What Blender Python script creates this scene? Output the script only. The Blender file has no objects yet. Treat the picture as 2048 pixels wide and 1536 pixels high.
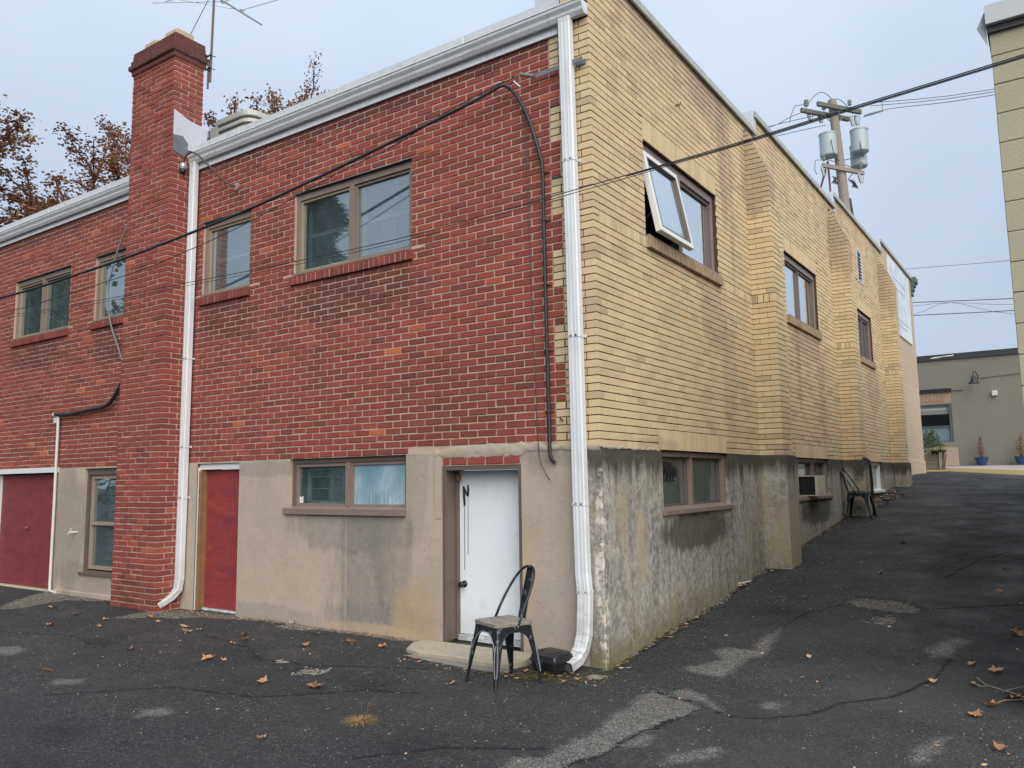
import bpy, bmesh, math, random
import numpy as np
from mathutils import Vector, Matrix, Euler
random.seed(7); rng = np.random.default_rng(7)
scn = bpy.context.scene
COL = scn.collection
R = math.radians

# ------------------------------------------------------------------ camera
cam_d = bpy.data.cameras.new('camera'); cam = bpy.data.objects.new('camera', cam_d); COL.objects.link(cam)
_R = [[0.8242370, 0.5660700, -0.0140741], [-0.0790258, 0.0903841, -0.9927667], [-0.5607034, 0.8193872, 0.1192321]]
M = Matrix(((_R[0][0], -_R[1][0], -_R[2][0], 3.19013), (_R[0][1], -_R[1][1], -_R[2][1], -5.95257),
            (_R[0][2], -_R[1][2], -_R[2][2], -0.26608), (0, 0, 0, 1)))
cam.matrix_world = M
cam_d.sensor_width = 36; cam_d.lens = 28.181; cam_d.clip_start = 0.05; cam_d.clip_end = 2000
scn.camera = cam
CAM = Vector((3.19013, -5.95257, -0.26608))

# ------------------------------------------------------------------ sky, sun, exposure
world = bpy.data.worlds.new('World'); scn.world = world; world.use_nodes = True
nt = world.node_tree; nt.nodes.clear()
wo = nt.nodes.new('ShaderNodeOutputWorld'); bg = nt.nodes.new('ShaderNodeBackground'); bg2 = nt.nodes.new('ShaderNodeBackground')
sky = nt.nodes.new('ShaderNodeTexSky'); sky.sky_type = 'NISHITA'; sky.sun_disc = False
sky.sun_elevation = R(35); sky.sun_rotation = R(133); sky.air_density = 1.0; sky.dust_density = 3.0
nt.links.new(sky.outputs[0], bg.inputs[0]); bg.inputs[1].default_value = 0.05
# the overcast layer in front of it: even, a little brighter overhead, faint unevenness
tc = nt.nodes.new('ShaderNodeTexCoord'); sep = nt.nodes.new('ShaderNodeSeparateXYZ'); nt.links.new(tc.outputs['Generated'], sep.inputs[0])
s0 = nt.nodes.new('ShaderNodeMath'); s0.operation = 'MAXIMUM'; nt.links.new(sep.outputs[2], s0.inputs[0]); s0.inputs[1].default_value = 0.0
s1 = nt.nodes.new('ShaderNodeMath'); s1.operation = 'POWER'; nt.links.new(s0.outputs[0], s1.inputs[0]); s1.inputs[1].default_value = 2.6
mr = nt.nodes.new('ShaderNodeMath'); mr.operation = 'MULTIPLY_ADD'; nt.links.new(s1.outputs[0], mr.inputs[0]); mr.inputs[1].default_value = 0.42; mr.inputs[2].default_value = 0.385
wn = nt.nodes.new('ShaderNodeTexNoise'); wn.inputs['Scale'].default_value = 2.2; wn.inputs['Detail'].default_value = 3
nt.links.new(tc.outputs['Generated'], wn.inputs['Vector'])
wr = nt.nodes.new('ShaderNodeValToRGB'); nt.links.new(wn.outputs[0], wr.inputs[0])
wr.color_ramp.elements[0].position = 0.3; wr.color_ramp.elements[0].color = (0.54, 0.64, 0.81, 1)
wr.color_ramp.elements[1].position = 0.72; wr.color_ramp.elements[1].color = (0.67, 0.775, 0.925, 1)
nt.links.new(wr.outputs[0], bg2.inputs[0]); nt.links.new(mr.outputs[0], bg2.inputs[1])
mxs = nt.nodes.new('ShaderNodeMixShader'); mxs.inputs[0].default_value = 0.93
nt.links.new(bg.outputs[0], mxs.inputs[1]); nt.links.new(bg2.outputs[0], mxs.inputs[2]); nt.links.new(mxs.outputs[0], wo.inputs[0])
sun_d = bpy.data.lights.new('sun', 'SUN'); sun_d.energy = 1.5; sun_d.angle = R(60); sun_d.color = (1.0, 0.92, 0.82)
sun = bpy.data.objects.new('sun', sun_d); COL.objects.link(sun)
sun.rotation_euler = Vector((-0.60, 0.56, -0.57)).to_track_quat('-Z', 'Y').to_euler()
scn.view_settings.view_transform = 'Standard'; scn.view_settings.look = 'None'
scn.view_settings.exposure = 1.3; scn.view_settings.gamma = 1.0; scn.view_settings.use_curve_mapping = False
scn.cycles.max_bounces = 8; scn.cycles.transparent_max_bounces = 12

# ------------------------------------------------------------------ objects helpers
def obj(name, me, mats=None, parent=None, kind=None):
    o = bpy.data.objects.new(name, me); COL.objects.link(o)
    if mats is not None and not me.materials:
        for m in (mats if isinstance(mats, (list, tuple)) else [mats]): me.materials.append(m)
    if parent is not None: o.parent = parent
    if kind: o['kind'] = kind
    return o
def empty(name, loc=(0, 0, 0), rz=0.0):
    o = bpy.data.objects.new(name, None); COL.objects.link(o); o.location = loc; o.rotation_euler = (0, 0, rz); o.empty_display_size = 0.2
    return o
def tag(o, label, cat, group=None):
    o['label'] = label; o['category'] = cat
    if group: o['group'] = group
    return o

class MB:
    """collects geometry, builds one mesh"""
    def __init__(s, T=None): s.v = []; s.f = []; s.t = []; s.mi = []; s.T = T; s.tone = None; s.m = 0; s.sm = False; s.smf = []
    def add(s, vs, fs, tone=None, m=None):
        b = len(s.v); s.v += [tuple(p) for p in vs]
        for f in fs:
            s.f.append([b + i for i in f]); s.mi.append(s.m if m is None else m); s.smf.append(s.sm)
        s.t += [s.tone if tone is None else tone] * len(vs)
        return s
    def box(s, x0, x1, y0, y1, z0, z1, **k):
        return s.add([(x0,y0,z0),(x1,y0,z0),(x1,y1,z0),(x0,y1,z0),(x0,y0,z1),(x1,y0,z1),(x1,y1,z1),(x0,y1,z1)],
                     [(0,3,2,1),(4,5,6,7),(0,1,5,4),(1,2,6,5),(2,3,7,6),(3,0,4,7)], **k)
    def cbox(s, x0, x1, y0, y1, z0, z1, b=0.004, **k):
        V, F = chamfer_box(np.array([[x0,x1,y0,y1,z0,z1]]), b, 0); return s.add(V.reshape(-1,3).tolist(), F, **k)
    def obox(s, c, ax, ay, az, hx, hy, hz, **k):
        c = Vector(c); ax = Vector(ax).normalized()*hx; ay = Vector(ay).normalized()*hy; az = Vector(az).normalized()*hz
        P = [c+sx*ax+sy*ay+sz*az for sz in (-1,1) for sx, sy in ((-1,-1),(1,-1),(1,1),(-1,1))]
        return s.add(P, [(0,3,2,1),(4,5,6,7),(0,1,5,4),(1,2,6,5),(2,3,7,6),(3,0,4,7)], **k)
    def quad(s, a, b, c, d, **k): return s.add([a,b,c,d], [(0,1,2,3)], **k)
    def prism(s, poly, z0, z1, **k):
        n = len(poly); vs = [(x,y,z0) for x,y in poly] + [(x,y,z1) for x,y in poly]
        return s.add(vs, [tuple(range(n-1,-1,-1)), tuple(range(n,2*n))] + [(i,(i+1)%n,n+(i+1)%n,n+i) for i in range(n)], **k)
    def tube(s, pts, r, seg=8, cap=True, **k):
        pts = [Vector(p) for p in pts]; n = len(pts); rr = r if isinstance(r, (list, tuple)) else [r]*n
        vs = []; up = None
        for i, p in enumerate(pts):
            d = (pts[min(i+1,n-1)] - pts[max(i-1,0)]); d.normalize()
            if up is None:
                up = d.orthogonal().normalized()
            else:
                up = (up - d*up.dot(d)); up = up.normalized() if up.length > 1e-6 else d.orthogonal().normalized()
            w = d.cross(up)
            for j in range(seg):
                a = 2*math.pi*j/seg; vs.append(p + (up*math.cos(a) + w*math.sin(a))*rr[i])
        fs = [(i*seg+j, i*seg+(j+1)%seg, (i+1)*seg+(j+1)%seg, (i+1)*seg+j) for i in range(n-1) for j in range(seg)]
        if cap: fs += [tuple(range(seg-1,-1,-1)), tuple(range((n-1)*seg, n*seg))]
        return s.add(vs, fs, **k)
    def rtube(s, pts, hw, hd, side, **k):
        """rectangular tube along pts; side = direction of the width"""
        pts = [Vector(p) for p in pts]; n = len(pts); vs = []
        for i, p in enumerate(pts):
            d = (pts[min(i+1,n-1)] - pts[max(i-1,0)]).normalized(); sd = Vector(side); sd = (sd - d*sd.dot(d)).normalized(); w = d.cross(sd)
            c = min(hw,hd)*0.25
            for a, b in ((-hw+c,-hd),(hw-c,-hd),(hw,-hd+c),(hw,hd-c),(hw-c,hd),(-hw+c,hd),(-hw,hd-c),(-hw,-hd+c)): vs.append(p + sd*a + w*b)
        fs = [(i*8+j, i*8+(j+1)%8, (i+1)*8+(j+1)%8, (i+1)*8+j) for i in range(n-1) for j in range(8)]
        return s.add(vs, fs, **k)
    def lathe(s, prof, c=(0,0,0), seg=24, axis='z', **k):
        vs = []
        for r, h in prof:
            for j in range(seg):
                a = 2*math.pi*j/seg; x, y = r*math.cos(a), r*math.sin(a)
                vs.append((c[0]+x, c[1]+y, c[2]+h) if axis == 'z' else ((c[0]+x, c[1]+h, c[2]+y) if axis == 'y' else (c[0]+h, c[1]+x, c[2]+y)))
        n = len(prof)
        fs = [(i*seg+j, i*seg+(j+1)%seg, (i+1)*seg+(j+1)%seg, (i+1)*seg+j) for i in range(n-1) for j in range(seg)]
        fs += [tuple(range(seg-1,-1,-1)), tuple(range((n-1)*seg, n*seg))]
        return s.add(vs, fs, **k)
    def build(s, name, mats, parent=None, kind=None, origin=None, bevel=0, smooth=None):
        vs = s.v
        if s.T: vs = [s.T(*p) for p in vs]
        if origin is not None: vs = [(p[0]-origin[0], p[1]-origin[1], p[2]-origin[2]) for p in vs]
        fs = [f[::-1] for f in s.f] if s.T else s.f
        me = bpy.data.meshes.new(name); me.from_pydata(vs, [], fs)
        if any(t is not None for t in s.t):
            a = me.attributes.new('tone', 'FLOAT', 'POINT'); a.data.foreach_set('value', [0.5 if t is None else t for t in s.t])
        o = obj(name, me, mats, parent, kind)
        if any(s.mi): me.polygons.foreach_set('material_index', s.mi)
        if smooth or any(s.smf): me.polygons.foreach_set('use_smooth', [True]*len(fs) if smooth else s.smf)
        if smooth is not None and smooth is not True and smooth: me.set_sharp_from_angle(angle=smooth)
        if origin is not None: o.location = origin
        if bevel:
            md = o.modifiers.new('b', 'BEVEL'); md.width = bevel; md.segments = 2; md.limit_method = 'ANGLE'
        return o

# chamfered-box template, vectorised
_sg = [(a,b,c) for a in (-1,1) for b in (-1,1) for c in (-1,1)]
def _tmpl():
    vid = lambda s, ax: _sg.index(s)*3+ax
    P = np.array([[(1.0 if i == ax else 0.8)*s[i] for i in range(3)] for s in _sg for ax in range(3)])
    F = []
    for ax in range(3):
        o = [i for i in range(3) if i != ax]
        for sg in (-1, 1):
            q = []
            for a, b in ((-1,-1),(1,-1),(1,1),(-1,1)):
                t = [0,0,0]; t[ax] = sg; t[o[0]] = a; t[o[1]] = b; q.append(vid(tuple(t), ax))
            F.append(q)
    for ax in range(3):
        o = [i for i in range(3) if i != ax]
        for a in (-1,1):
            for b in (-1,1):
                t0 = [0,0,0]; t1 = [0,0,0]; t0[ax] = -1; t1[ax] = 1
                for t in (t0,t1): t[o[0]] = a; t[o[1]] = b
                F.append([vid(tuple(t0),o[0]), vid(tuple(t1),o[0]), vid(tuple(t1),o[1]), vid(tuple(t0),o[1])])
    for s in _sg: F.append([vid(s,0), vid(s,1), vid(s,2)])
    out = []
    for f in F:
        c = P[f].mean(0); n = np.cross(P[f[1]]-P[f[0]], P[f[2]]-P[f[1]])
        out.append(f if np.dot(c, n) > 0 else f[::-1])
    return out
_CF = _tmpl()
_S = np.array([s for s in _sg for _ in range(3)], float)
_A = np.array([[0 if i == ax else 1 for i in range(3)] for _ in _sg for ax in range(3)], float)
def chamfer_box(Bx, bev, jit):
    """Bx (N,6) -> verts (N,24,3) and the faces of all"""
    N = len(Bx); c = np.stack([(Bx[:,0]+Bx[:,1])/2, (Bx[:,2]+Bx[:,3])/2, (Bx[:,4]+Bx[:,5])/2], 1)
    h = np.stack([(Bx[:,1]-Bx[:,0])/2, (Bx[:,3]-Bx[:,2])/2, (Bx[:,5]-Bx[:,4])/2], 1)
    V = c[:,None,:] + _S[None]*(h[:,None,:] - bev*_A[None])
    if jit:
        j = rng.normal(0, jit, (N,8,3)); V += np.repeat(j, 3, axis=1)
    F = [[i*24+k for k in f] for i in range(N) for f in _CF]
    return V, F
def bulk(name, V, F, tone, mat, parent, kind='stuff'):
    me = bpy.data.meshes.new(name); me.from_pydata(V.reshape(-1,3).tolist(), [], F)
    a = me.attributes.new('tone', 'FLOAT', 'POINT'); a.data.foreach_set('value', np.repeat(tone, 24).astype(np.float32))
    return obj(name, me, mat, parent, kind)

# ------------------------------------------------------------------ node helpers
class NT:
    def __init__(s, name):
        s.m = bpy.data.materials.new(name); s.m.use_nodes = True; s.t = s.m.node_tree; s.b = s.t.nodes['Principled BSDF']; s.out = s.t.nodes['Material Output']
        s._pos = None
    def n(s, ty): return s.t.nodes.new(ty)
    def l(s, a, b): s.t.links.new(a, b)
    def set(s, i, v):
        if hasattr(v, 'is_linked') or isinstance(v, bpy.types.NodeSocket): s.l(v, i)
        else:
            if isinstance(v, (tuple, list)) and len(v) == 3 and len(i.default_value) == 4: v = (*v, 1)
            i.default_value = v
    def pos(s):
        if s._pos is None: s._pos = s.n('ShaderNodeNewGeometry').outputs['Position']
        return s._pos
    def objc(s): return s.n('ShaderNodeTexCoord').outputs['Object']
    def xyz(s, v=None):
        k = s.n('ShaderNodeSeparateXYZ'); s.l(v or s.pos(), k.inputs[0]); return k.outputs
    def comb(s, x, y, z):
        k = s.n('ShaderNodeCombineXYZ')
        for i, q in enumerate((x,y,z)): s.set(k.inputs[i], q)
        return k.outputs[0]
    def scale(s, v, sc, loc=(0,0,0)):
        k = s.n('ShaderNodeMapping'); s.l(v, k.inputs[0]); k.inputs['Scale'].default_value = sc; k.inputs['Location'].default_value = loc; return k.outputs[0]
    def noise(s, sc, det=4, ro=0.55, v=None, dist=0.0, col=False):
        k = s.n('ShaderNodeTexNoise'); s.l(v or s.pos(), k.inputs['Vector']); k.inputs['Scale'].default_value = sc
        k.inputs['Detail'].default_value = det; k.inputs['Roughness'].default_value = ro; k.inputs['Distortion'].default_value = dist
        return k.outputs[1 if col else 0]
    def voro(s, sc, v=None, feat='F1', out='Distance'):
        k = s.n('ShaderNodeTexVoronoi'); s.l(v or s.pos(), k.inputs['Vector']); k.inputs['Scale'].default_value = sc; k.feature = feat; return k.outputs[out]
    def ramp(s, f, stops, interp='LINEAR'):
        k = s.n('ShaderNodeValToRGB'); s.set(k.inputs[0], f); cr = k.color_ramp; cr.interpolation = interp
        while len(cr.elements) < len(stops): cr.elements.new(0.5)
        for e, (p, c) in zip(cr.elements, stops):
            e.position = p; e.color = (c, c, c, 1) if isinstance(c, (int, float)) else (*c, 1)
        return k.outputs[0]
    def mix(s, f, a, b, mode='MIX'):
        k = s.n('ShaderNodeMix'); k.data_type = 'RGBA'; k.blend_type = mode; s.set(k.inputs[0], f); s.set(k.inputs[6], a); s.set(k.inputs[7], b); return k.outputs[2]
    def math(s, op, a, b=0.0, c=None, clamp=False):
        k = s.n('ShaderNodeMath'); k.operation = op; k.use_clamp = clamp; s.set(k.inputs[0], a); s.set(k.inputs[1], b)
        if c is not None: s.set(k.inputs[2], c)
        return k.outputs[0]
    def mr(s, v, a, b, c=0.0, d=1.0, smooth=False):
        k = s.n('ShaderNodeMapRange'); s.set(k.inputs[0], v)
        if smooth: k.interpolation_type = 'SMOOTHSTEP'
        for i, q in enumerate((a,b,c,d)): k.inputs[1+i].default_value = q
        return k.outputs[0]
    def attr(s, name='tone'):
        k = s.n('ShaderNodeAttribute'); k.attribute_name = name; return k.outputs['Fac']
    def blob(s, c, r, n=None, amt=0.5):
        """irregular stain: 1 inside, 0 outside an ellipsoid of centre c and radii r in world space"""
        v = s.n('ShaderNodeVectorMath'); v.operation = 'SUBTRACT'; s.l(s.pos(), v.inputs[0]); v.inputs[1].default_value = c
        w = s.n('ShaderNodeVectorMath'); w.operation = 'DIVIDE'; s.l(v.outputs[0], w.inputs[0]); w.inputs[1].default_value = r
        d = s.n('ShaderNodeVectorMath'); d.operation = 'LENGTH'; s.l(w.outputs[0], d.inputs[0])
        x = d.outputs['Value']
        if n is not None: x = s.math('ADD', x, s.math('MULTIPLY', s.math('SUBTRACT', n, 0.5), amt*2))
        return s.mr(x, 1.15, 0.75, 0, 1, True)
    def bump(s, h, st=0.3, d=0.01):
        k = s.n('ShaderNodeBump'); s.set(k.inputs['Height'], h); k.inputs['Strength'].default_value = st; k.inputs['Distance'].default_value = d
        s.l(k.outputs[0], s.b.inputs['Normal']); return s
    def col(s, c): s.set(s.b.inputs['Base Color'], c); return s
    def rough(s, r): s.set(s.b.inputs['Roughness'], r); return s
    def metal(s, m): s.set(s.b.inputs['Metallic'], m); return s
    def spec(s, m): s.set(s.b.inputs['Specular IOR Level'], m); return s

def plain(name, col, rough=0.6, metal=0.0, var=0.12, sc=6, bump=0.0, dirt=None, spec=0.5):
    k = NT(name); n = k.noise(sc, 5, 0.6)
    c = k.mix(n, tuple(q*(1-var) for q in col), tuple(min(1,q*(1+var)) for q in col))
    if dirt:
        d = k.ramp(k.noise(sc*2.3, 8, 0.7), [(0.52, 0), (0.72, 1)]); c = k.mix(k.math('MULTIPLY', d, dirt[1]), c, dirt[0])
    k.col(c).rough(rough).metal(metal).spec(spec)
    if bump: k.bump(k.noise(sc*12, 6, 0.7), bump, 0.004)
    return k.m

# --- bricks
def brick_mat(name, ramp, grime, base_rough=0.85, yellow=False):
    k = NT(name)
    c = k.ramp(k.attr(), ramp)
    n1 = k.noise(38, 6, 0.7); n2 = k.noise(190, 3, 0.6)
    c = k.mix(k.math('MULTIPLY', k.ramp(n1, [(0.35, 0), (0.75, 1)]), 0.22), c, tuple(q*0.55 for q in ramp[len(ramp)//2][1]))
    c = k.mix(k.math('MULTIPLY', k.ramp(n2, [(0.55, 0), (0.8, 1)]), 0.30), c, tuple(min(1, q*1.45+0.02) for q in ramp[len(ramp)//2][1]))
    X = k.xyz()
    if yellow:
        # fine vertical wire-cut texture of the face
        wv = k.scale(k.pos(), (150, 150, 9)); fine = k.noise(1.0, 2, 0.5, wv)
        c = k.mix(k.math('MULTIPLY', k.ramp(fine, [(0.45, 0), (0.7, 1)]), 0.18), c, (0.42, 0.32, 0.17))
        # soot streaks running down from the coping, and below sills
        st = k.noise(1.0, 6, 0.65, k.scale(k.pos(), (3.5, 3.5, 0.35)))
        top = k.mr(X[2], 3.0, 4.7, 0, 1)
        msk = k.math('MULTIPLY', k.ramp(st, [(0.42, 0), (0.68, 1)]), top)
        c = k.mix(k.math('MULTIPLY', msk, 0.50), c, (0.30, 0.225, 0.175))
        for cc, rr, am in (((0, 3.35, 3.75), (0.6, 0.16, 1.2), 0.6), ((0, 3.0, 4.2), (0.6, 0.7, 0.3), 0.5), ((0, 3.62, 3.3), (0.6, 0.10, 1.3), 0.4), ((0, 2.0, 4.25), (0.6, 1.1, 0.35), 0.35), ((0, 2.9, 1.55), (0.6, 0.42, 0.5), 0.42), ((0, 3.3, 1.0), (0.6, 0.3, 0.9), 0.25),
                           ((0, 6.9, 1.75), (0.6, 0.95, 0.22), 0.45), ((0, 6.4, 1.3), (0.6, 0.12, 0.6), 0.4), ((0, 7.7, 1.0), (0.6, 0.25, 1.0), 0.35), ((0, 12.1, 1.5), (0.6, 0.8, 0.5), 0.4), ((0.1, 4.3, 3.75), (0.5, 0.25, 0.6), 0.55),
                           ((0.1, 9.0, 3.9), (0.5, 0.3, 0.7), 0.55), ((0.1, 13.7, 4.0), (0.5, 0.3, 0.7), 0.5), ((0, 1.15, 0.04), (0.5, 0.5, 0.09), 0.5)):
            c = k.mix(k.math('MULTIPLY', k.blob(cc, rr, st, 0.9), am*0.85), c, (0.27, 0.20, 0.155))
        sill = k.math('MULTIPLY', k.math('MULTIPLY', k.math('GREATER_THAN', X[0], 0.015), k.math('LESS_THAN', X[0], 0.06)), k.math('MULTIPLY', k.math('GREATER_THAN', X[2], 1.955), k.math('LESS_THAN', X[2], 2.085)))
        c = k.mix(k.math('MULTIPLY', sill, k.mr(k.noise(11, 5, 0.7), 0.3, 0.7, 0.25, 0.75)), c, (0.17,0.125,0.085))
        # white salt at the arris
        sal = k.math('MULTIPLY', k.ramp(k.noise(14, 5, 0.7), [(0.60, 0), (0.66, 1)]), k.blob((0, -0.02, 0.8), (0.06, 0.06, 1.3), st, 0.5))
        c = k.mix(k.math('MULTIPLY', sal, 0.7), c, (0.66, 0.62, 0.52))
    else:
        g = k.noise(1.6, 6, 0.6)
        c = k.mix(k.math('MULTIPLY', k.ramp(g, [(0.48, 0), (0.72, 1)]), 0.38), c, (0.13, 0.05, 0.045))
        run = k.noise(1.0, 6, 0.65, k.scale(k.pos(), (9, 9, 0.8)))
        for cc, rr, am in (((-2.98, 0, 1.72), (1.0, 0.6, 0.28), 0.55), ((-5.1, 0, 1.75), (0.6, 0.6, 0.25), 0.5), ((-9.7, 0, 1.75), (1.0, 0.6, 0.25), 0.5), ((-7.7, 0, 1.7), (0.5, 0.6, 0.3), 0.5), ((-3.0, 0, 3.74), (3.2, 0.6, 0.12), 0.6),
                           ((-1.5, 0, 0.5), (1.0, 0.6, 0.5), 0.25), ((-4.95, 0, 3.2), (0.16, 0.6, 0.25), 0.35), ((-10, 0, 3.7), (3.2, 0.6, 0.14), 0.6), ((-6.3, -0.3, -1.6), (0.6, 0.6, 0.25), 0.4)):
            c = k.mix(k.math('MULTIPLY', k.blob(cc, rr, run, 0.8), am), c, (0.075,0.035,0.030))
        top = k.math('MULTIPLY', k.math('MULTIPLY', k.mr(X[2], 5.15, 5.3, 0, 1), k.ramp(k.noise(7, 6, 0.7), [(0.3, 0.6), (0.6, 1.0)])), 0.80)
        c = k.mix(top, c, (0.075, 0.035, 0.030))
        # lime bloom
        lm = k.ramp(k.noise(5.5, 7, 0.75), [(0.64, 0), (0.74, 1)])
        c = k.mix(k.math('MULTIPLY', lm, 0.25), c, (0.40,0.26,0.215))
    k.col(c).rough(base_rough).spec(0.25)
    k.bump(k.math('ADD', k.noise(90, 6, 0.75), k.math('MULTIPLY', n1, 0.8)), 0.55, 0.004)
    return k.m
RED = brick_mat('red_brick', [(0.0, (0.160,0.050,0.042)), (0.14, (0.205,0.052,0.040)), (0.45, (0.238,0.058,0.043)), (0.78, (0.270,0.065,0.045)), (0.94, (0.315,0.082,0.050)), (1.0, (0.50,0.14,0.06))], None)
YEL = brick_mat('yellow_brick', [(0.0, (0.42,0.335,0.215)), (0.2, (0.50,0.395,0.245)), (0.5, (0.575,0.45,0.275)), (0.8, (0.62,0.485,0.295)), (1.0, (0.59,0.43,0.24))], None, yellow=True)
def mortar(name, c0, c1):
    k = NT(name); c = k.mix(k.noise(9, 6, 0.7), c0, c1)
    k.col(c).rough(0.95).spec(0.1); k.bump(k.noise(120, 5, 0.7), 0.6, 0.004); return k.m
MORTAR_R = mortar('buff_mortar', (0.375,0.28,0.225), (0.52,0.405,0.33))
MORTAR_Y = mortar('dark_mortar', (0.045,0.030,0.024), (0.10,0.07,0.052))
MORTAR_YV = mortar('grey_mortar', (0.20,0.15,0.09), (0.33,0.26,0.16))

# --- concrete / plaster
def plaster():
    k = NT('tan_plaster')
    st = k.noise(1.0, 7, 0.65, k.scale(k.pos(), (5.0, 5.0, 0.9)))
    n = k.noise(3.0, 7, 0.65); n3 = k.noise(11, 6, 0.7)
    c = k.mix(n, (0.36,0.298,0.235), (0.465,0.392,0.318))
    grey = (0.165,0.162,0.148)
    for cc, rr, am in (((-2.75, 0, -1.25), (0.42, 0.5, 0.75), 0.92), ((-3.0, 0, -0.75), (0.85, 0.5, 0.24), 0.80), ((-2.35, 0, -0.95), (0.28, 0.5, 0.75), 0.7), ((-2.5,0,-1.62), (0.8,0.5,0.2), 0.75),
                       ((-2.02, 0, -0.2), (0.16, 0.5, 0.7), 0.45), ((-4.3, 0, -0.10), (0.7, 0.5, 0.10), 0.6), ((-8.6, 0, -0.9), (0.5, 0.5, 0.9), 0.7), ((-8.2,0,-1.55), (0.9,0.5,0.25), 0.6),
                       ((-0.62, 0, 0.0), (0.25, 0.5, 0.2), 0.5), ((-0.1, 0, -0.9), (0.14, 0.5, 1.2), 0.75), ((-0.25, 0, -0.05), (0.6, 0.5, 0.10), 0.5), ((-4.4,0,-1.7),(1.0,0.5,0.12),0.5)):
        c = k.mix(k.math('MULTIPLY', k.math('MULTIPLY', k.blob(cc, rr, st, 0.8), k.ramp(n3, [(0.25, 0.45), (0.6, 1.0)])), am*0.72), c, grey)
    # tan water mark by the door, pale run
    c = k.mix(k.math('MULTIPLY', k.blob((-2.05, 0, -1.62), (0.30, 0.5, 0.42), n3, 0.35), 0.75), c, (0.39, 0.295, 0.165))
    c = k.mix(k.math('MULTIPLY', k.blob((-2.55, 0, -1.74), (0.75, 0.5, 0.09), n3, 0.5), 0.7), c, (0.43, 0.335, 0.20))
    c = k.mix(k.math('MULTIPLY', k.blob((-0.74, 0, -1.1), (0.09, 0.5, 0.45), n3, 0.3), 0.7), c, (0.46, 0.36, 0.22))
    c = k.mix(k.math('MULTIPLY', k.blob((-2.98, 0, -1.2), (0.012, 0.5, 0.62), n, 0.9), 0.35), c, (0.47, 0.46, 0.43))
    c = k.mix(k.math('MULTIPLY', k.blob((-0.10, 0, -0.72), (0.05, 0.5, 0.55), n, 0.4), 0.8), c, (0.42, 0.43, 0.40))
    wide = k.ramp(k.noise(1.1, 5, 0.6), [(0.45, 0), (0.62, 1)])
    c = k.mix(k.math('MULTIPLY', wide, 0.25), c, (0.25,0.235,0.21))
    specks = k.ramp(k.voro(26), [(0.05, 1), (0.09, 0)]); rare = k.ramp(k.noise(4.0, 2, 0.5), [(0.58, 0), (0.64, 1)])
    c = k.mix(k.math('MULTIPLY', specks, k.math('MULTIPLY', rare, 0.8)), c, (0.05,0.045,0.04))
    cr = k.ramp(k.voro(1.1, k.scale(k.noise(2.2, 5, 0.6, col=True), (1.6,1.6,1.6)), 'DISTANCE_TO_EDGE'), [(0.0, 1), (0.006, 0)])
    c = k.mix(k.math('MULTIPLY', cr, 0.35), c, (0.12,0.10,0.085))
    k.col(c).rough(0.92).spec(0.2)
    k.bump(k.math('ADD', k.noise(70, 7, 0.75), k.math('MULTIPLY', n, 3.0)), 0.5, 0.006)
    return k.m
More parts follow.
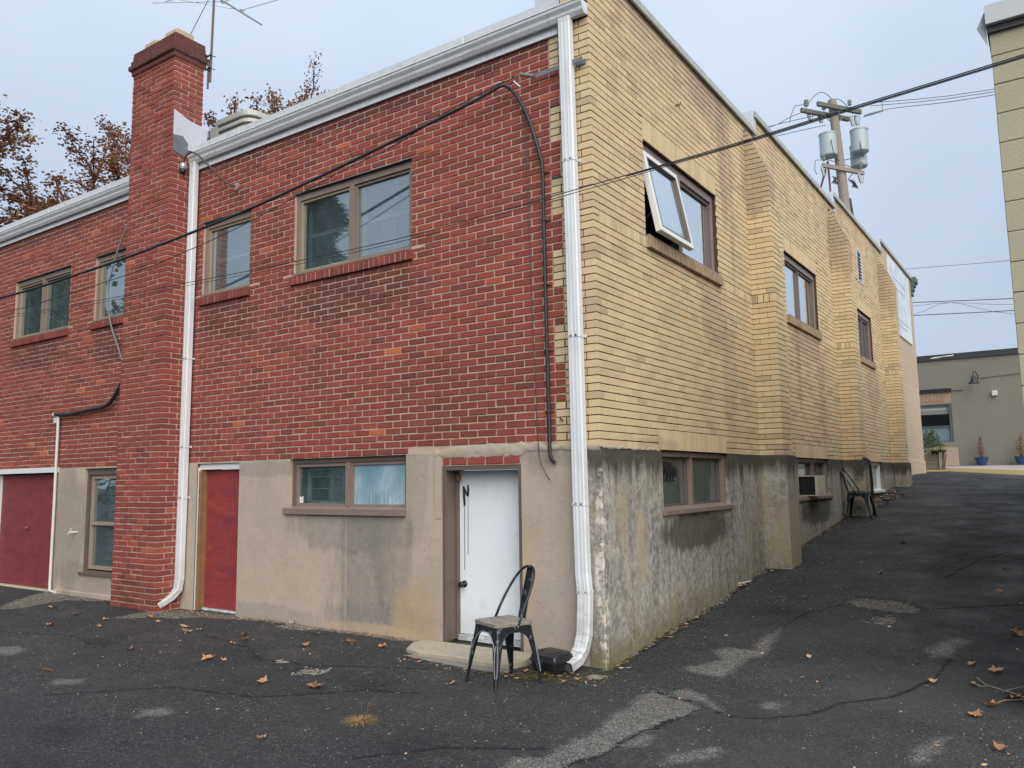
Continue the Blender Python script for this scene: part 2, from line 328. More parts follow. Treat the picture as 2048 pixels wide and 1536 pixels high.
def concrete():
    k = NT('weathered_concrete')
    X = k.xyz()
    vs = k.noise(1.0, 8, 0.68, k.scale(k.pos(), (7.0, 7.0, 0.55)))
    vs2 = k.noise(1.0, 6, 0.6, k.scale(k.pos(), (16.0, 16.0, 1.2), (3,1,5)))
    n = k.noise(2.4, 8, 0.7); nf = k.noise(24, 7, 0.75)
    c = k.mix(k.ramp(n, [(0.3, 0), (0.7, 1)]), (0.20,0.195,0.178), (0.42,0.405,0.36)); gr = k.noise(70, 6, 0.8); c = k.mix(k.ramp(gr, [(0.40, 0.0), (0.62, 0.55)]), c, (0.10,0.095,0.085)); c = k.mix(k.ramp(k.noise(55, 5, 0.75, k.scale(k.pos(), (1,1,0.5), (5,5,5))), [(0.56, 0.0), (0.70, 0.6)]), c, (0.46,0.45,0.41))
    c = k.mix(k.math('MULTIPLY', k.ramp(vs, [(0.48, 0), (0.64, 1)]), 0.62), c, (0.085,0.080,0.070))
    c = k.mix(k.math('MULTIPLY', k.ramp(vs2, [(0.56, 0), (0.66, 1)]), 0.55), c, (0.44,0.42,0.37))
    c = k.mix(k.ramp(k.noise(15, 7, 0.78, dist=0.4), [(0.44, 0.0), (0.60, 0.65)]), c, (0.47,0.455,0.41)); c = k.mix(k.ramp(k.noise(21, 6, 0.78, k.scale(k.pos(), (1,1,0.6), (2,7,3))), [(0.50, 0.0), (0.64, 0.60)]), c, (0.115,0.11,0.10))
    tan = k.ramp(k.noise(1.0, 5, 0.6, k.scale(k.pos(), (2.6, 2.6, 0.7), (9,2,1))), [(0.53, 0), (0.66, 1)])
    c = k.mix(k.math('MULTIPLY', tan, 0.6), c, (0.33,0.265,0.155))
    c = k.mix(k.math('MULTIPLY', k.blob((0, 0.72, -0.85), (0.4, 0.11, 0.30), nf, 0.9), 0.7), c, (0.40,0.33,0.21))
    for cc, rr in (((0.33, 4.5, -1.0), (0.3, 0.4, 0.55)), ((0.33, 9.15, -0.6), (0.3, 0.3, 0.4)), ((0.33, 13.9, -0.3), (0.3, 0.4, 0.3))):
        c = k.mix(k.math('MULTIPLY', k.blob(cc, rr, n, 0.5), 0.72), c, (0.36,0.30,0.195))
    # black algae along the top and under sills
    tb = k.math('ADD', k.mr(X[2], -0.42, -0.02, 0, 1), k.math('MULTIPLY', k.math('SUBTRACT', vs, 0.5), 1.6))
    c = k.mix(k.math('MULTIPLY', k.ramp(tb, [(0.30, 0), (0.72, 1)]), 0.88), c, (0.045,0.039,0.032))
    for y0 in (2.1, 6.9, 11.8):
        c = k.mix(k.math('MULTIPLY', k.blob((0, y0, -0.80), (0.4, 1.0, 0.20), vs, 0.8), 0.8), c, (0.055,0.050,0.042))
    # lichen/moss near the ground line
    gy = k.math('ADD', k.math('MULTIPLY', X[1], 0.0925), -1.79)
    h = k.math('SUBTRACT', X[2], gy)
    ms = k.math('ADD', k.mr(h, 0.62, 0.0, 0, 1), k.math('MULTIPLY', k.math('SUBTRACT', n, 0.5), 1.5))
    near = k.mr(X[1], 4.0, 0.2, 0.25, 1)
    c = k.mix(k.math('MULTIPLY', k.math('MULTIPLY', k.ramp(ms, [(0.55, 0), (0.95, 1)]), near), 0.72), c, (0.125,0.112,0.030))
    # pale spalls along the arris
    sp = k.math('MULTIPLY', k.ramp(k.noise(9, 7, 0.7), [(0.50, 0), (0.56, 1)]), k.blob((0.0, 0.0, -0.95), (0.07, 0.07, 0.9), n, 0.7))
    c = k.mix(sp, c, (0.56,0.52,0.44))
    pit = k.ramp(k.voro(34), [(0.06, 1), (0.12, 0)]); rare = k.ramp(k.noise(3.0, 2, 0.5), [(0.50, 0), (0.6, 1)])
    c = k.mix(k.math('MULTIPLY', pit, k.math('MULTIPLY', rare, 0.75)), c, (0.035,0.032,0.028))
    k.col(c).rough(0.93).spec(0.2)
    k.bump(k.math('ADD', k.math('MULTIPLY', nf, 1.0), k.math('MULTIPLY', n, 2.5)), 0.6, 0.010)
    return k.m
PLASTER = plaster(); CONC = concrete()

# --- asphalt
def asphalt():
    k = NT('asphalt')
    pm = k.attr('patch'); gm = k.attr('gravel'); cm = k.attr('crack')
    n = k.noise(1.2, 6, 0.6); nf = k.noise(46, 5, 0.7); nm = k.noise(9, 6, 0.65)
    c = k.mix(n, (0.0150,0.0162,0.0182), (0.032,0.034,0.036)); c = k.mix(k.ramp(k.noise(85, 5, 0.8), [(0.50, 0), (0.68, 0.75)]), c, (0.085,0.088,0.090)); c = k.mix(k.ramp(k.noise(120, 4, 0.8, k.scale(k.pos(), (1,1,1), (3,3,3))), [(0.52, 0), (0.66, 0.7)]), c, (0.006,0.007,0.009))
    c = k.mix(k.math('MULTIPLY', k.ramp(nf, [(0.42, 0), (0.7, 1)]), 0.5), c, (0.050,0.053,0.055))
    broad = k.ramp(k.math('ADD', k.noise(0.75, 7, 0.66, dist=0.8), k.mr(k.xyz()[0], 0.2, 1.8, 0.0, 0.15)), [(0.50, 0), (0.70, 1)])
    c = k.mix(k.math('MULTIPLY', broad, 0.65), c, k.mix(nf, (0.045,0.046,0.048), (0.085,0.084,0.082))); dk = k.ramp(k.noise(0.9, 6, 0.65, k.scale(k.pos(), (1,1,1), (7,2,3))), [(0.52, 0), (0.66, 1)]); c = k.mix(k.math('MULTIPLY', dk, 0.6), c, (0.0095,0.0105,0.013))
    # aggregate: cells of different grey, showing through more where the binder has worn off
    wear = k.ramp(k.noise(1.6, 6, 0.65, k.scale(k.pos(), (1,1,1), (1,9,4))), [(0.38, 0.25), (0.62, 1.0)])
    for sc_a, am_a in ((70, 0.85), (125, 0.8)):
        cell = k.xyz(k.voro(sc_a, k.scale(k.pos(), (1,1,1), (sc_a, 2, 3)), out='Color'))
        agg = k.ramp(cell[0], [(0.0, (0.007,0.008,0.010)), (0.42, (0.020,0.021,0.024)), (0.70, (0.050,0.052,0.055)), (0.90, (0.115,0.117,0.115)), (1.0, (0.27,0.265,0.25))])
        c = k.mix(k.math('MULTIPLY', k.math('MULTIPLY', wear, k.ramp(cell[1], [(0.25, 0.35), (0.6, 1.0)])), am_a), c, agg)
    c = k.mix(k.math('MULTIPLY', dk, 0.45), c, (0.010,0.011,0.0135))
    c = k.mix(k.math('MULTIPLY', k.math('MULTIPLY', broad, k.mr(k.xyz()[0], 0.3, 1.2, 0.1, 1)), 0.42), c, k.mix(nf, (0.060,0.061,0.061), (0.115,0.114,0.110)))
    # worn pale patches: the mask is a soft field, its edge is broken up by the noise
    pe = k.math('ADD', pm, k.math('ADD', k.math('MULTIPLY', k.math('SUBTRACT', nm, 0.5), 0.9), k.math('MULTIPLY', k.math('SUBTRACT', nf, 0.5), 1.2)))
    pw = k.ramp(pe, [(0.36, 0), (0.74, 1)])
    c = k.mix(k.math('MULTIPLY', pw, 0.88), c, k.ramp(k.xyz(k.voro(100, out='Color'))[2], [(0.0, (0.075,0.073,0.068)), (0.5, (0.20,0.193,0.175)), (0.85, (0.31,0.30,0.27)), (1.0, (0.46,0.45,0.41))]))
    # bare aggregate in the holes and along the walls
    ge = k.math('ADD', gm, k.math('ADD', k.math('MULTIPLY', k.math('SUBTRACT', nm, 0.5), 0.7), k.math('MULTIPLY', k.math('SUBTRACT', nf, 0.5), 0.6)))
    v = k.voro(95, out='Color'); vx = k.xyz(v)[0]
    gc = k.ramp(vx, [(0.0, (0.045,0.038,0.028)), (0.5, (0.13,0.11,0.085)), (0.85, (0.25,0.22,0.175)), (1.0, (0.45,0.42,0.36))]); v9 = k.math('FRACT', k.math('MULTIPLY', k.xyz(k.voro(48, out='Color'))[1], 7.3)); gc = k.mix(k.ramp(v9, [(0.5, 0), (0.9, 0.6)]), gc, (0.33,0.30,0.25))
    c = k.mix(k.ramp(ge, [(0.42, 0), (0.56, 1)]), c, gc)
    # single pale stones showing in the surface
    for sc, th, am in ((170, 0.0, 0.75), (85, 0.0, 0.6)):
        vc = k.xyz(k.voro(sc, out='Color')); vd = k.voro(sc)
        m1 = k.math('MULTIPLY', k.ramp(vd, [(0.26, 1), (0.36, 0)]), k.ramp(vc[1], [(0.935 if sc > 100 else 0.972, 0), (0.95 if sc > 100 else 0.98, 1)]))
        c = k.mix(k.math('MULTIPLY', m1, am), c, k.ramp(vc[0], [(0, (0.16,0.15,0.13)), (0.6, (0.36,0.35,0.32)), (1, (0.66,0.65,0.62))]))
    c = k.mix(k.ramp(k.math('ADD', cm, k.math('MULTIPLY', k.math('SUBTRACT', nf, 0.5), 0.8)), [(0.42, 0), (0.6, 1)]), c, (0.010,0.010,0.010))
    k.col(c); k.rough(k.mr(k.noise(1.3, 6, 0.65), 0.40, 0.62, 0.52, 0.92)); k.spec(0.5)
    vb = k.voro(110)
    k.bump(k.math('ADD', k.math('MULTIPLY', nf, 1.0), k.math('MULTIPLY', vb, -1.6)), 1.0, 0.016)
    return k.m
ASPH = asphalt()
SIDEWALK = plain('pavement_concrete', (0.33,0.29,0.25), 0.9, var=0.15, sc=4, bump=0.3)
KERBYEL = plain('yellow_kerb_paint', (0.46,0.37,0.17), 0.7, var=0.15, sc=9, dirt=((0.35,0.30,0.2),0.6))

def white_paint():
    k = NT('white_gutter_paint'); c = k.mix(k.noise(3, 5), (0.58,0.61,0.63), (0.68,0.71,0.73))
    st = k.noise(1.0, 7, 0.7, k.scale(k.pos(), (22, 22, 1.6))); c = k.mix(k.math('MULTIPLY', k.ramp(st, [(0.50, 0), (0.72, 1)]), 0.34), c, (0.30,0.285,0.26))
    X = k.xyz(); low = k.math('MULTIPLY', k.mr(X[2], -1.05, -1.7, 0, 1), k.ramp(k.noise(13, 6, 0.7), [(0.38, 0), (0.62, 1)])); c = k.mix(k.math('MULTIPLY', low, 0.6), c, (0.22,0.205,0.175))
    gut = k.math('MULTIPLY', k.mr(X[2], 3.80, 3.88, 0, 1), k.ramp(k.noise(1.0, 6, 0.7, k.scale(k.pos(), (1.3, 8, 14))), [(0.50, 0), (0.66, 1)])); c = k.mix(k.math('MULTIPLY', gut, 0.35), c, (0.25,0.25,0.24))
    k.col(c).rough(0.42); k.bump(k.noise(5, 5, 0.6), 0.35, 0.010); return k.m
WHITE = white_paint()
GALV = plain('grey_metal_flashing', (0.46,0.485,0.50), 0.45, var=0.08, sc=3, dirt=((0.20,0.20,0.19),0.45))
COPING = plain('coping_metal', (0.36,0.37,0.34), 0.6, var=0.2, sc=5, dirt=((0.10,0.10,0.08),0.7))
SILVER = plain('silver_roof_coating', (0.47,0.49,0.54), 0.6, var=0.1, sc=4, bump=0.3, dirt=((0.25,0.25,0.26),0.3))
BLACK_AND_SHADE = plain('black_parts_and_shade', (0.05,0.052,0.055), 0.6, var=0.3)  # black parts; also shade painted into gaps, vents and mouths
TAUPE = plain('taupe_window_metal', (0.205,0.158,0.132), 0.45, var=0.12, sc=5, dirt=((0.10,0.08,0.07),0.4))
TAUPE_D = plain('dark_taupe_metal', (0.115,0.088,0.076), 0.5, var=0.12, sc=5)
BRONZE = plain('tan_sash_metal', (0.30,0.235,0.165), 0.45, var=0.12, sc=5)
OFFWHITE = plain('off_white_vinyl', (0.62,0.64,0.63), 0.45, var=0.06)
GREYSASH = plain('grey_inner_sash', (0.27,0.31,0.32), 0.5, var=0.1)
BLACK = plain('black_rubber', (0.018,0.018,0.020), 0.5, var=0.2)
BLACKM = plain('black_iron', (0.020,0.021,0.023), 0.42, metal=0.3, var=0.2)
WOODBR = plain('stained_wood', (0.20,0.105,0.042), 0.6, var=0.35, sc=7)
GREEN = plain('green_cornice_paint', (0.055,0.105,0.085), 0.6)
RUST = plain('rusty_metal', (0.16,0.075,0.045), 0.8, var=0.4, sc=12)
def door_white():
    k = NT('white_door_paint'); c = k.mix(k.noise(1.2, 4), (0.66,0.71,0.74), (0.74,0.79,0.82))
    s = k.ramp(k.noise(6, 8, 0.7), [(0.56, 0), (0.70, 1)]); c = k.mix(k.math('MULTIPLY', s, 0.30), c, (0.38,0.38,0.37))
    c = k.mix(k.math('MULTIPLY', k.mr(k.xyz()[2], -1.45, -1.72, 0, 1), 0.35), c, (0.42,0.42,0.40))
    k.col(c).rough(0.5); k.bump(k.noise(14, 3), 0.1, 0.003); return k.m
def door_red(name, a, b, streak):
    k = NT(name); X = k.scale(k.pos(), (3.0, 3.0, 9.0)); n = k.noise(1.0, 6, 0.65, X)
    c = k.mix(k.ramp(n, [(0.35, 0), (0.68, 1)]), a, b)
    c = k.mix(k.math('MULTIPLY', k.ramp(k.noise(1.0, 5, 0.7, k.scale(k.pos(), (2.2,2.2,5.0), (4,4,4))), [(0.55, 0), (0.75, 1)]), 0.7), c, streak)
    c = k.mix(k.math('MULTIPLY', k.ramp(k.noise(22, 5, 0.7), [(0.66, 0), (0.72, 1)]), 0.5), c, (0.55,0.42,0.42))
    k.col(c).rough(0.6); k.bump(k.noise(30, 4), 0.15, 0.003); return k.m
DOORW = door_white(); DOORR = door_red('faded_red_paint', (0.175,0.026,0.034), (0.30,0.040,0.036), (0.34,0.075,0.055)); GARR = door_red('maroon_paint', (0.140,0.022,0.026), (0.205,0.034,0.036), (0.23,0.045,0.045))

def glass(name, tint=(0.86,0.92,0.92), refl=1.0, base=0.10, dust=0.0, dustc=(0.4,0.5,0.53)):
    k = NT(name); t = k.t; t.nodes.remove(k.b)
    fr = k.n('ShaderNodeLayerWeight'); fr.inputs[0].default_value = 0.5
    f = k.math('ADD', k.math('MULTIPLY', fr.outputs['Facing'], 0.5*refl), base, clamp=True)
    tr = k.n('ShaderNodeBsdfTransparent'); k.set(tr.inputs[0], tint)
    gl = k.n('ShaderNodeBsdfGlossy'); gl.inputs['Roughness'].default_value = 0.012; k.set(gl.inputs[0], (0.93,0.97,0.98))
    bp = k.n('ShaderNodeBump'); bp.inputs['Strength'].default_value = 0.15; bp.inputs['Distance'].default_value = 0.004
    k.l(k.noise(2.2, 2, 0.5), bp.inputs['Height']); k.l(bp.outputs[0], gl.inputs['Normal'])
    mx = k.n('ShaderNodeMixShader'); k.l(f, mx.inputs[0]); k.l(tr.outputs[0], mx.inputs[1]); k.l(gl.outputs[0], mx.inputs[2])
    res = mx.outputs[0]
    if dust:
        df = k.n('ShaderNodeBsdfDiffuse'); k.set(df.inputs[0], dustc)
        m2 = k.n('ShaderNodeMixShader'); nn = k.ramp(k.noise(3.0, 7, 0.7), [(0.3, 0.25), (0.75, 1.0)]); k.l(k.math('MULTIPLY', nn, dust), m2.inputs[0])
        k.l(res, m2.inputs[1]); k.l(df.outputs[0], m2.inputs[2]); res = m2.outputs[0]
    k.l(res, k.out.inputs[0]); return k.m
GLASS = glass('window_glass', dust=0.22, dustc=(0.20,0.27,0.29), base=0.12, refl=0.75); GLASS_CLEAR = glass('clear_window_glass', base=0.42, refl=1.0, dust=0.06); GLASS_DIM = glass('dim_window_glass', base=0.02, refl=0.25, dust=0.25, dustc=(0.16,0.22,0.24))
ROOM = plain('dark_room', (0.045,0.055,0.060), 0.9); CURT = plain('grey_curtain', (0.16,0.20,0.215), 0.9, var=0.25, sc=3); CURTL = plain('pale_blind', (0.42,0.47,0.48), 0.8, var=0.1)
def foggy():
    k = NT('fogged_plastic_sheet'); n = k.noise(1.0, 6, 0.6, k.scale(k.pos(), (2.0,2.0,1.2)), dist=1.0)
    c = k.ramp(n, [(0.3, (0.085,0.17,0.21)), (0.5, (0.17,0.29,0.34)), (0.7, (0.36,0.48,0.52))])
    st = k.noise(1.0, 4, 0.6, k.scale(k.pos(), (40,40,2.5)))
    run = k.math('MULTIPLY', k.ramp(st, [(0.5, 0), (0.65, 1)]), k.mr(k.xyz()[2], -0.25, -0.52, 0, 1))
    c = k.mix(k.math('MULTIPLY', run, 0.7), c, (0.55,0.63,0.64)); k.col(c).rough(0.35).spec(0.6); return k.m
FOG = foggy()

# ------------------------------------------------------------------ ground
c_ = 0.0677; m_ = 0.2132        # course height and brick module
def gz(x, y):
    y0 = max(y, 0.0)
    g = -1.79 + 0.0925*min(y0, 16.5) + 0.015*max(0.0, min(y0, 22)-16.5)
    if x < -1.0 and y < 1.0: g += 0.035*min(1.0, (-1.0-x)/1.5)
    if y > 13: g -= 0.075*max(0.0, min(x, 6)-0.3)*min(1.0, (y-13)/7)*(1.0 if y < 22.04 else 0) + (0.5 if y >= 22.04 else 0)
    return g
GZ = np.vectorize(gz)
PATCH = [
 [(0.57,-2.3),(0.53,-2.15),(0.58,-2.06),(0.68,-2.02),(0.66,-1.8),(0.66,-1.65),(0.7,-1.49),(0.67,-1.3),(0.64,-1.14),(0.65,-0.89),(0.59,-0.72),(0.58,-0.49),(0.64,-0.36),(0.77,-0.51),(0.89,-0.53),(1.01,-0.59),(1.06,-0.68),(1.04,-0.89),(1.0,-1.09),(0.98,-1.25),(0.94,-1.38),(0.92,-1.58),(0.96,-1.74),(0.92,-1.84),(0.87,-1.98),(0.87,-2.11),(0.84,-2.34)],
 [(0.93,-1.63),(0.93,-1.48),(0.99,-1.34),(1.07,-1.42),(1.07,-1.58),(1.0,-1.66)],
 [(1.26,-1.77),(1.25,-1.61),(1.33,-1.5),(1.45,-1.37),(1.5,-1.43),(1.43,-1.64),(1.32,-1.78)],
 [(0.7,-0.37),(0.82,-0.25),(0.99,-0.38),(1.25,-0.68),(1.14,-0.65),(0.99,-0.51),(0.84,-0.52)],
 [(0.6,0.78),(0.73,0.9),(0.92,0.9),(0.86,1.18),(0.9,1.4),(0.93,1.69),(0.99,1.38),(1.01,1.08),(1.04,0.76),(0.95,0.64),(0.93,0.41),(0.93,0.13),(0.8,0.15),(0.65,0.17),(0.56,0.26),(0.67,0.39),(0.76,0.56),(0.67,0.67)],
 [(2.16,1.34),(2.21,1.64),(2.33,1.8),(2.46,1.76),(2.39,1.56),(2.34,1.27),(2.23,1.19)],
 [(1.37,-0.4),(1.4,-0.27),(1.49,-0.29),(1.51,-0.43),(1.45,-0.47)],
 [(1.37,-1.52),(1.4,-1.39),(1.49,-1.41),(1.5,-1.53),(1.43,-1.63)],
 [(2.36,-0.84),(2.44,-0.56),(2.5,-0.49),(2.49,-0.76),(2.45,-1.02),(2.4,-1.11)],
 [(-5.3,-2.35),(-5.1,-2.15),(-4.85,-2.2),(-4.7,-2.4),(-5.0,-2.5)], [(-3.45,-2.65),(-3.25,-2.5),(-3.1,-2.6),(-3.3,-2.75)], [(-2.1,-2.75),(-1.95,-2.6),(-1.8,-2.7),(-1.95,-2.85)]]
HOLE = [  # worn-through holes: polygon, depth
 ([(1.25,2.8),(1.27,3.01),(1.38,3.08),(1.55,3.05),(1.74,3.02),(1.86,2.89),(1.94,2.79),(1.95,2.59),(1.84,2.52),(1.67,2.56),(1.49,2.62),(1.38,2.65),(1.32,2.78)], 0.035),
 ([(1.52,2.11),(1.6,2.18),(1.63,2.31),(1.71,2.4),(1.77,2.34),(1.85,2.24),(1.82,2.15),(1.74,2.08),(1.62,2.07)], 0.03),
 ([(-1.98,-1.56),(-2.02,-1.46),(-2.1,-1.29),(-1.97,-1.3),(-1.87,-1.21),(-1.82,-1.34),(-1.84,-1.43),(-1.91,-1.42)], 0.022),
 ([(-2.45,-1.32),(-2.42,-1.26),(-2.33,-1.27),(-2.35,-1.34)], 0.012),
 ([(2.3,8.1),(2.45,8.5),(2.75,8.5),(2.7,8.15)], 0.02),
 ([(-8.04,-1.06),(-8.41,-0.74),(-8.75,-0.40),(-9.0,-0.05),(-8.6,0.08),(-7.93,0.08),(-7.1,0.08),(-7.3,-0.14),(-7.86,-0.33),(-7.82,-0.63),(-7.66,-0.95),(-7.79,-1.17)], 0.008),
 ([(-5.87,-0.84),(-5.95,-0.51),(-5.92,-0.30),(-5.83,-0.1),(-5.42,0.0),(-5.0,0.0),(-4.3,0.02),(-4.3,-0.10),(-5.06,-0.28),(-5.19,-0.47),(-5.51,-0.53),(-5.64,-0.72)], 0.006),
 ([(-3.8,-0.20),(-3.75,0.03),(-2.2,0.03),(-1.9,-0.02),(-2.2,-0.12),(-3.31,-0.12),(-3.35,-0.21),(-3.5,-0.24)], 0.006),
 ([(-0.02,0.0),(-0.02,4.2),(0.03,4.2),(0.03,3.0),(0.13,2.6),(0.10,1.9),(0.04,1.6),(0.03,1.0),(0.06,0.3),(0.05,-0.05),(0.0,-0.10)], 0.012),
 ([(0.0,-0.35),(0.12,-0.34),(0.14,-0.24),(0.02,-0.22)], 0.004)]
CRACK = [[(0.80,-2.5),(0.87,-2.11),(0.87,-1.99),(0.92,-1.86),(0.94,-1.73),(0.92,-1.61),(0.94,-1.39),(0.93,-1.31),(0.99,-1.23),(0.99,-1.06),(1.03,-0.91),(1.06,-0.7)],
         [(0.57,-0.36),(0.72,-0.48),(0.84,-0.52),(0.94,-0.54),(1.02,-0.6),(1.15,-0.66),(1.32,-0.73),(1.45,-0.69)],
         [(-4.0,-0.9),(-3.2,-1.05),(-2.6,-1.35),(-2.1,-1.25),(-1.7,-1.0),(-1.2,-0.75)], [(2.0,4.2),(2.25,5.4),(2.6,6.1)], [(1.7,-3.2),(1.75,-2.6),(1.9,-2.0),(1.85,-1.5)], [(0.06,0.3),(0.12,1.2),(0.07,2.2),(0.1,3.6)],
         [(1.45,-0.69),(1.7,-0.45),(1.82,-0.05),(2.1,0.2),(2.3,0.7),(2.35,1.2)], [(-0.2,-2.6),(0.1,-2.2),(0.35,-2.05),(0.6,-1.9)], [(-3.0,-2.9),(-2.4,-2.3),(-1.7,-2.1),(-1.2,-1.5),(-0.8,-1.35)], [(0.93,1.69),(1.0,2.2),(1.25,2.7)], [(1.95,2.7),(2.3,2.9),(2.8,3.2)], [(-6.2,-1.9),(-5.2,-1.6),(-4.6,-1.75),(-4.0,-1.3)], [(0.6,4.9),(1.2,5.3),(1.9,5.2),(2.7,5.8)]]
def seg_dist(X, Y, pts, closed):
    d = np.full(X.shape, 9e9); n = len(pts)
    for i in range(n if closed else n-1):
        ax, ay = pts[i]; bx, by = pts[(i+1) % n]; dx, dy = bx-ax, by-ay; L = dx*dx+dy*dy+1e-12
        t = np.clip(((X-ax)*dx+(Y-ay)*dy)/L, 0, 1); d = np.minimum(d, np.hypot(X-ax-t*dx, Y-ay-t*dy))
    return d
def inside(X, Y, pts):
    r = np.zeros(X.shape, bool); n = len(pts); j = n-1
    for i in range(n):
        xi, yi = pts[i]; xj, yj = pts[j]
        cnd = ((yi > Y) != (yj > Y)) & (X < (xj-xi)*(Y-yi)/((yj-yi) or 1e-9)+xi); r ^= cnd; j = i
    return r
def spread(*segs):
    out = []
    for a, b, st in segs:
        n = max(1, int(round((b-a)/st))); out += [a+(b-a)*i/n for i in range(n)]
    return np.array(out + [segs[-1][1]])
gx = spread((-400,-60,60),(-60,-14,4),(-14,-9,0.12),(-9,-0.2,0.035),(-0.2,2.9,0.02),(2.9,4.5,0.06),(4.5,20,1.5),(20,400,60))
gy = spread((-400,-40,60),(-40,-7,3),(-7,-3.2,0.12),(-3.2,1.6,0.022),(1.6,3.4,0.025),(3.4,10,0.08),(10,22.05,0.3),(22.05,60,4),(60,600,90))
GX, GY = np.meshgrid(gx, gy)
Zg = GZ(GX, GY)
pm = np.zeros(GX.shape); gm = np.zeros(GX.shape); cm = np.zeros(GX.shape)
def near(pts, pad):
    xs = [p[0] for p in pts]; ys = [p[1] for p in pts]
    ix = np.where((gx > min(xs)-pad) & (gx < max(xs)+pad))[0]; iy = np.where((gy > min(ys)-pad) & (gy < max(ys)+pad))[0]
    return (slice(iy[0], iy[-1]+1), slice(ix[0], ix[-1]+1)) if len(ix) and len(iy) else None
for p in PATCH:
    s = near(p, 0.2); x, y = GX[s], GY[s]; d = seg_dist(x, y, p, True); sd = np.where(inside(x, y, p), d, -d)
    pm[s] = np.maximum(pm[s], np.clip(0.5+sd/0.16, 0, 1))
for p, dep in HOLE:
    s = near(p, 0.2); x, y = GX[s], GY[s]; d = seg_dist(x, y, p, True); sd = np.where(inside(x, y, p), d, -d)
    sd = sd + 0.02*np.sin(x*37+y*11)*np.cos(y*41-x*7)
    gm[s] = np.maximum(gm[s], np.clip(0.5+sd/0.07, 0, 1)); Zg[s] -= dep*np.clip(0.5+sd/0.03, 0, 1)
for p in CRACK:
    s = near(p, 0.2); x, y = GX[s], GY[s]; w = 0.012*np.sin(x*60)+0.010*np.sin(y*71+x*23)
    d = seg_dist(x+w, y+w, p, False); cm[s] = np.maximum(cm[s], np.clip(1.15-d/0.024, 0, 1)); Zg[s] -= 0.012*np.clip(1-d/0.022, 0, 1)
Zg += 0.004*np.sin(GX*2.1+GY*1.3)*np.sin(GY*1.7-GX*0.8)*(np.abs(GX) < 20)
Zg += rng.normal(0, 0.0011, Zg.shape)*(np.abs(GX) < 9)*(np.abs(GY) < 6)
ny, nx = GX.shape
V = np.stack([GX, GY, Zg], -1).reshape(-1, 3)
i0 = (np.arange(ny-1)[:,None]*nx + np.arange(nx-1)[None]).ravel()
Fq = np.stack([i0, i0+1, i0+nx+1, i0+nx], 1)
me = bpy.data.meshes.new('asphalt_ground')
me.vertices.add(len(V)); me.vertices.foreach_set('co', V.ravel()); me.loops.add(len(Fq)*4); me.loops.foreach_set('vertex_index', Fq.ravel())
me.polygons.add(len(Fq)); me.polygons.foreach_set('loop_start', np.arange(len(Fq))*4); me.polygons.foreach_set('loop_total', np.full(len(Fq), 4)); me.update()
for nm, a in (('patch', pm), ('gravel', gm), ('crack', cm)):
    at = me.attributes.new(nm, 'FLOAT', 'POINT'); at.data.foreach_set('value', a.ravel().astype(np.float32))
me.polygons.foreach_set('use_smooth', [True]*len(Fq))
obj('asphalt_ground', me, ASPH, None, 'structure')
def zat(x, y):
    i = int(np.clip(np.searchsorted(gx, x)-1, 0, nx-2)); j = int(np.clip(np.searchsorted(gy, y)-1, 0, ny-2))
    return float(max(Zg[j, i], Zg[j, i+1], Zg[j+1, i], Zg[j+1, i+1]))

# pavement beyond the alley, with its painted kerb
b = MB(); P0 = (-6.0, 22.3); 
def walk_z(x, y): return 0.02 - 0.075*max(0, x-0.4)*max(0, (27-y)/6) - 0.12*max(0, (27.5-y)/6)
xs = [-8, -4, -0.35, 0.6, 1.5, 2.5, 4, 8]; ys = [22.0, 24.0, 26.0, 28.05]
for i in range(len(xs)-1):
    for j in range(len(ys)-1):
        q = [(xs[i],ys[j]),(xs[i+1],ys[j]),(xs[i+1],ys[j+1]),(xs[i],ys[j+1])]
        b.add([(x, y, walk_z(x, y)+0.004) for x, y in q], [(0,1,2,3)])
b.build('pavement', SIDEWALK, None, 'structure')
b = MB()
for i in range(len(xs)-1):
    z0, z1 = walk_z(xs[i], 22.0)+0.012, walk_z(xs[i+1], 22.0)+0.012
    if xs[i] < -0.5: continue
    b.add([(xs[i],21.85,z0-0.3),(xs[i+1],21.85,z1-0.3),(xs[i+1],21.85,z1),(xs[i],21.85,z0),(xs[i],22.03,z0),(xs[i+1],22.03,z1)], [(0,1,2,3),(3,2,5,4)])
b.build('painted_kerb', KERBYEL, None, 'structure')

# ------------------------------------------------------------------ the brick building
BLD = empty('brick_building', (0, 0, 0))
tag(BLD, 'two-storey red and yellow brick building on a stained concrete base, with chimney and stepped parapet', 'building')
def TR(u, n, z): return (u, -n, z)       # local (along, outwards, up) on the red face (plane y=0)
def TY(u, n, z): return (n, u, z)        # on the yellow face (plane x=0)

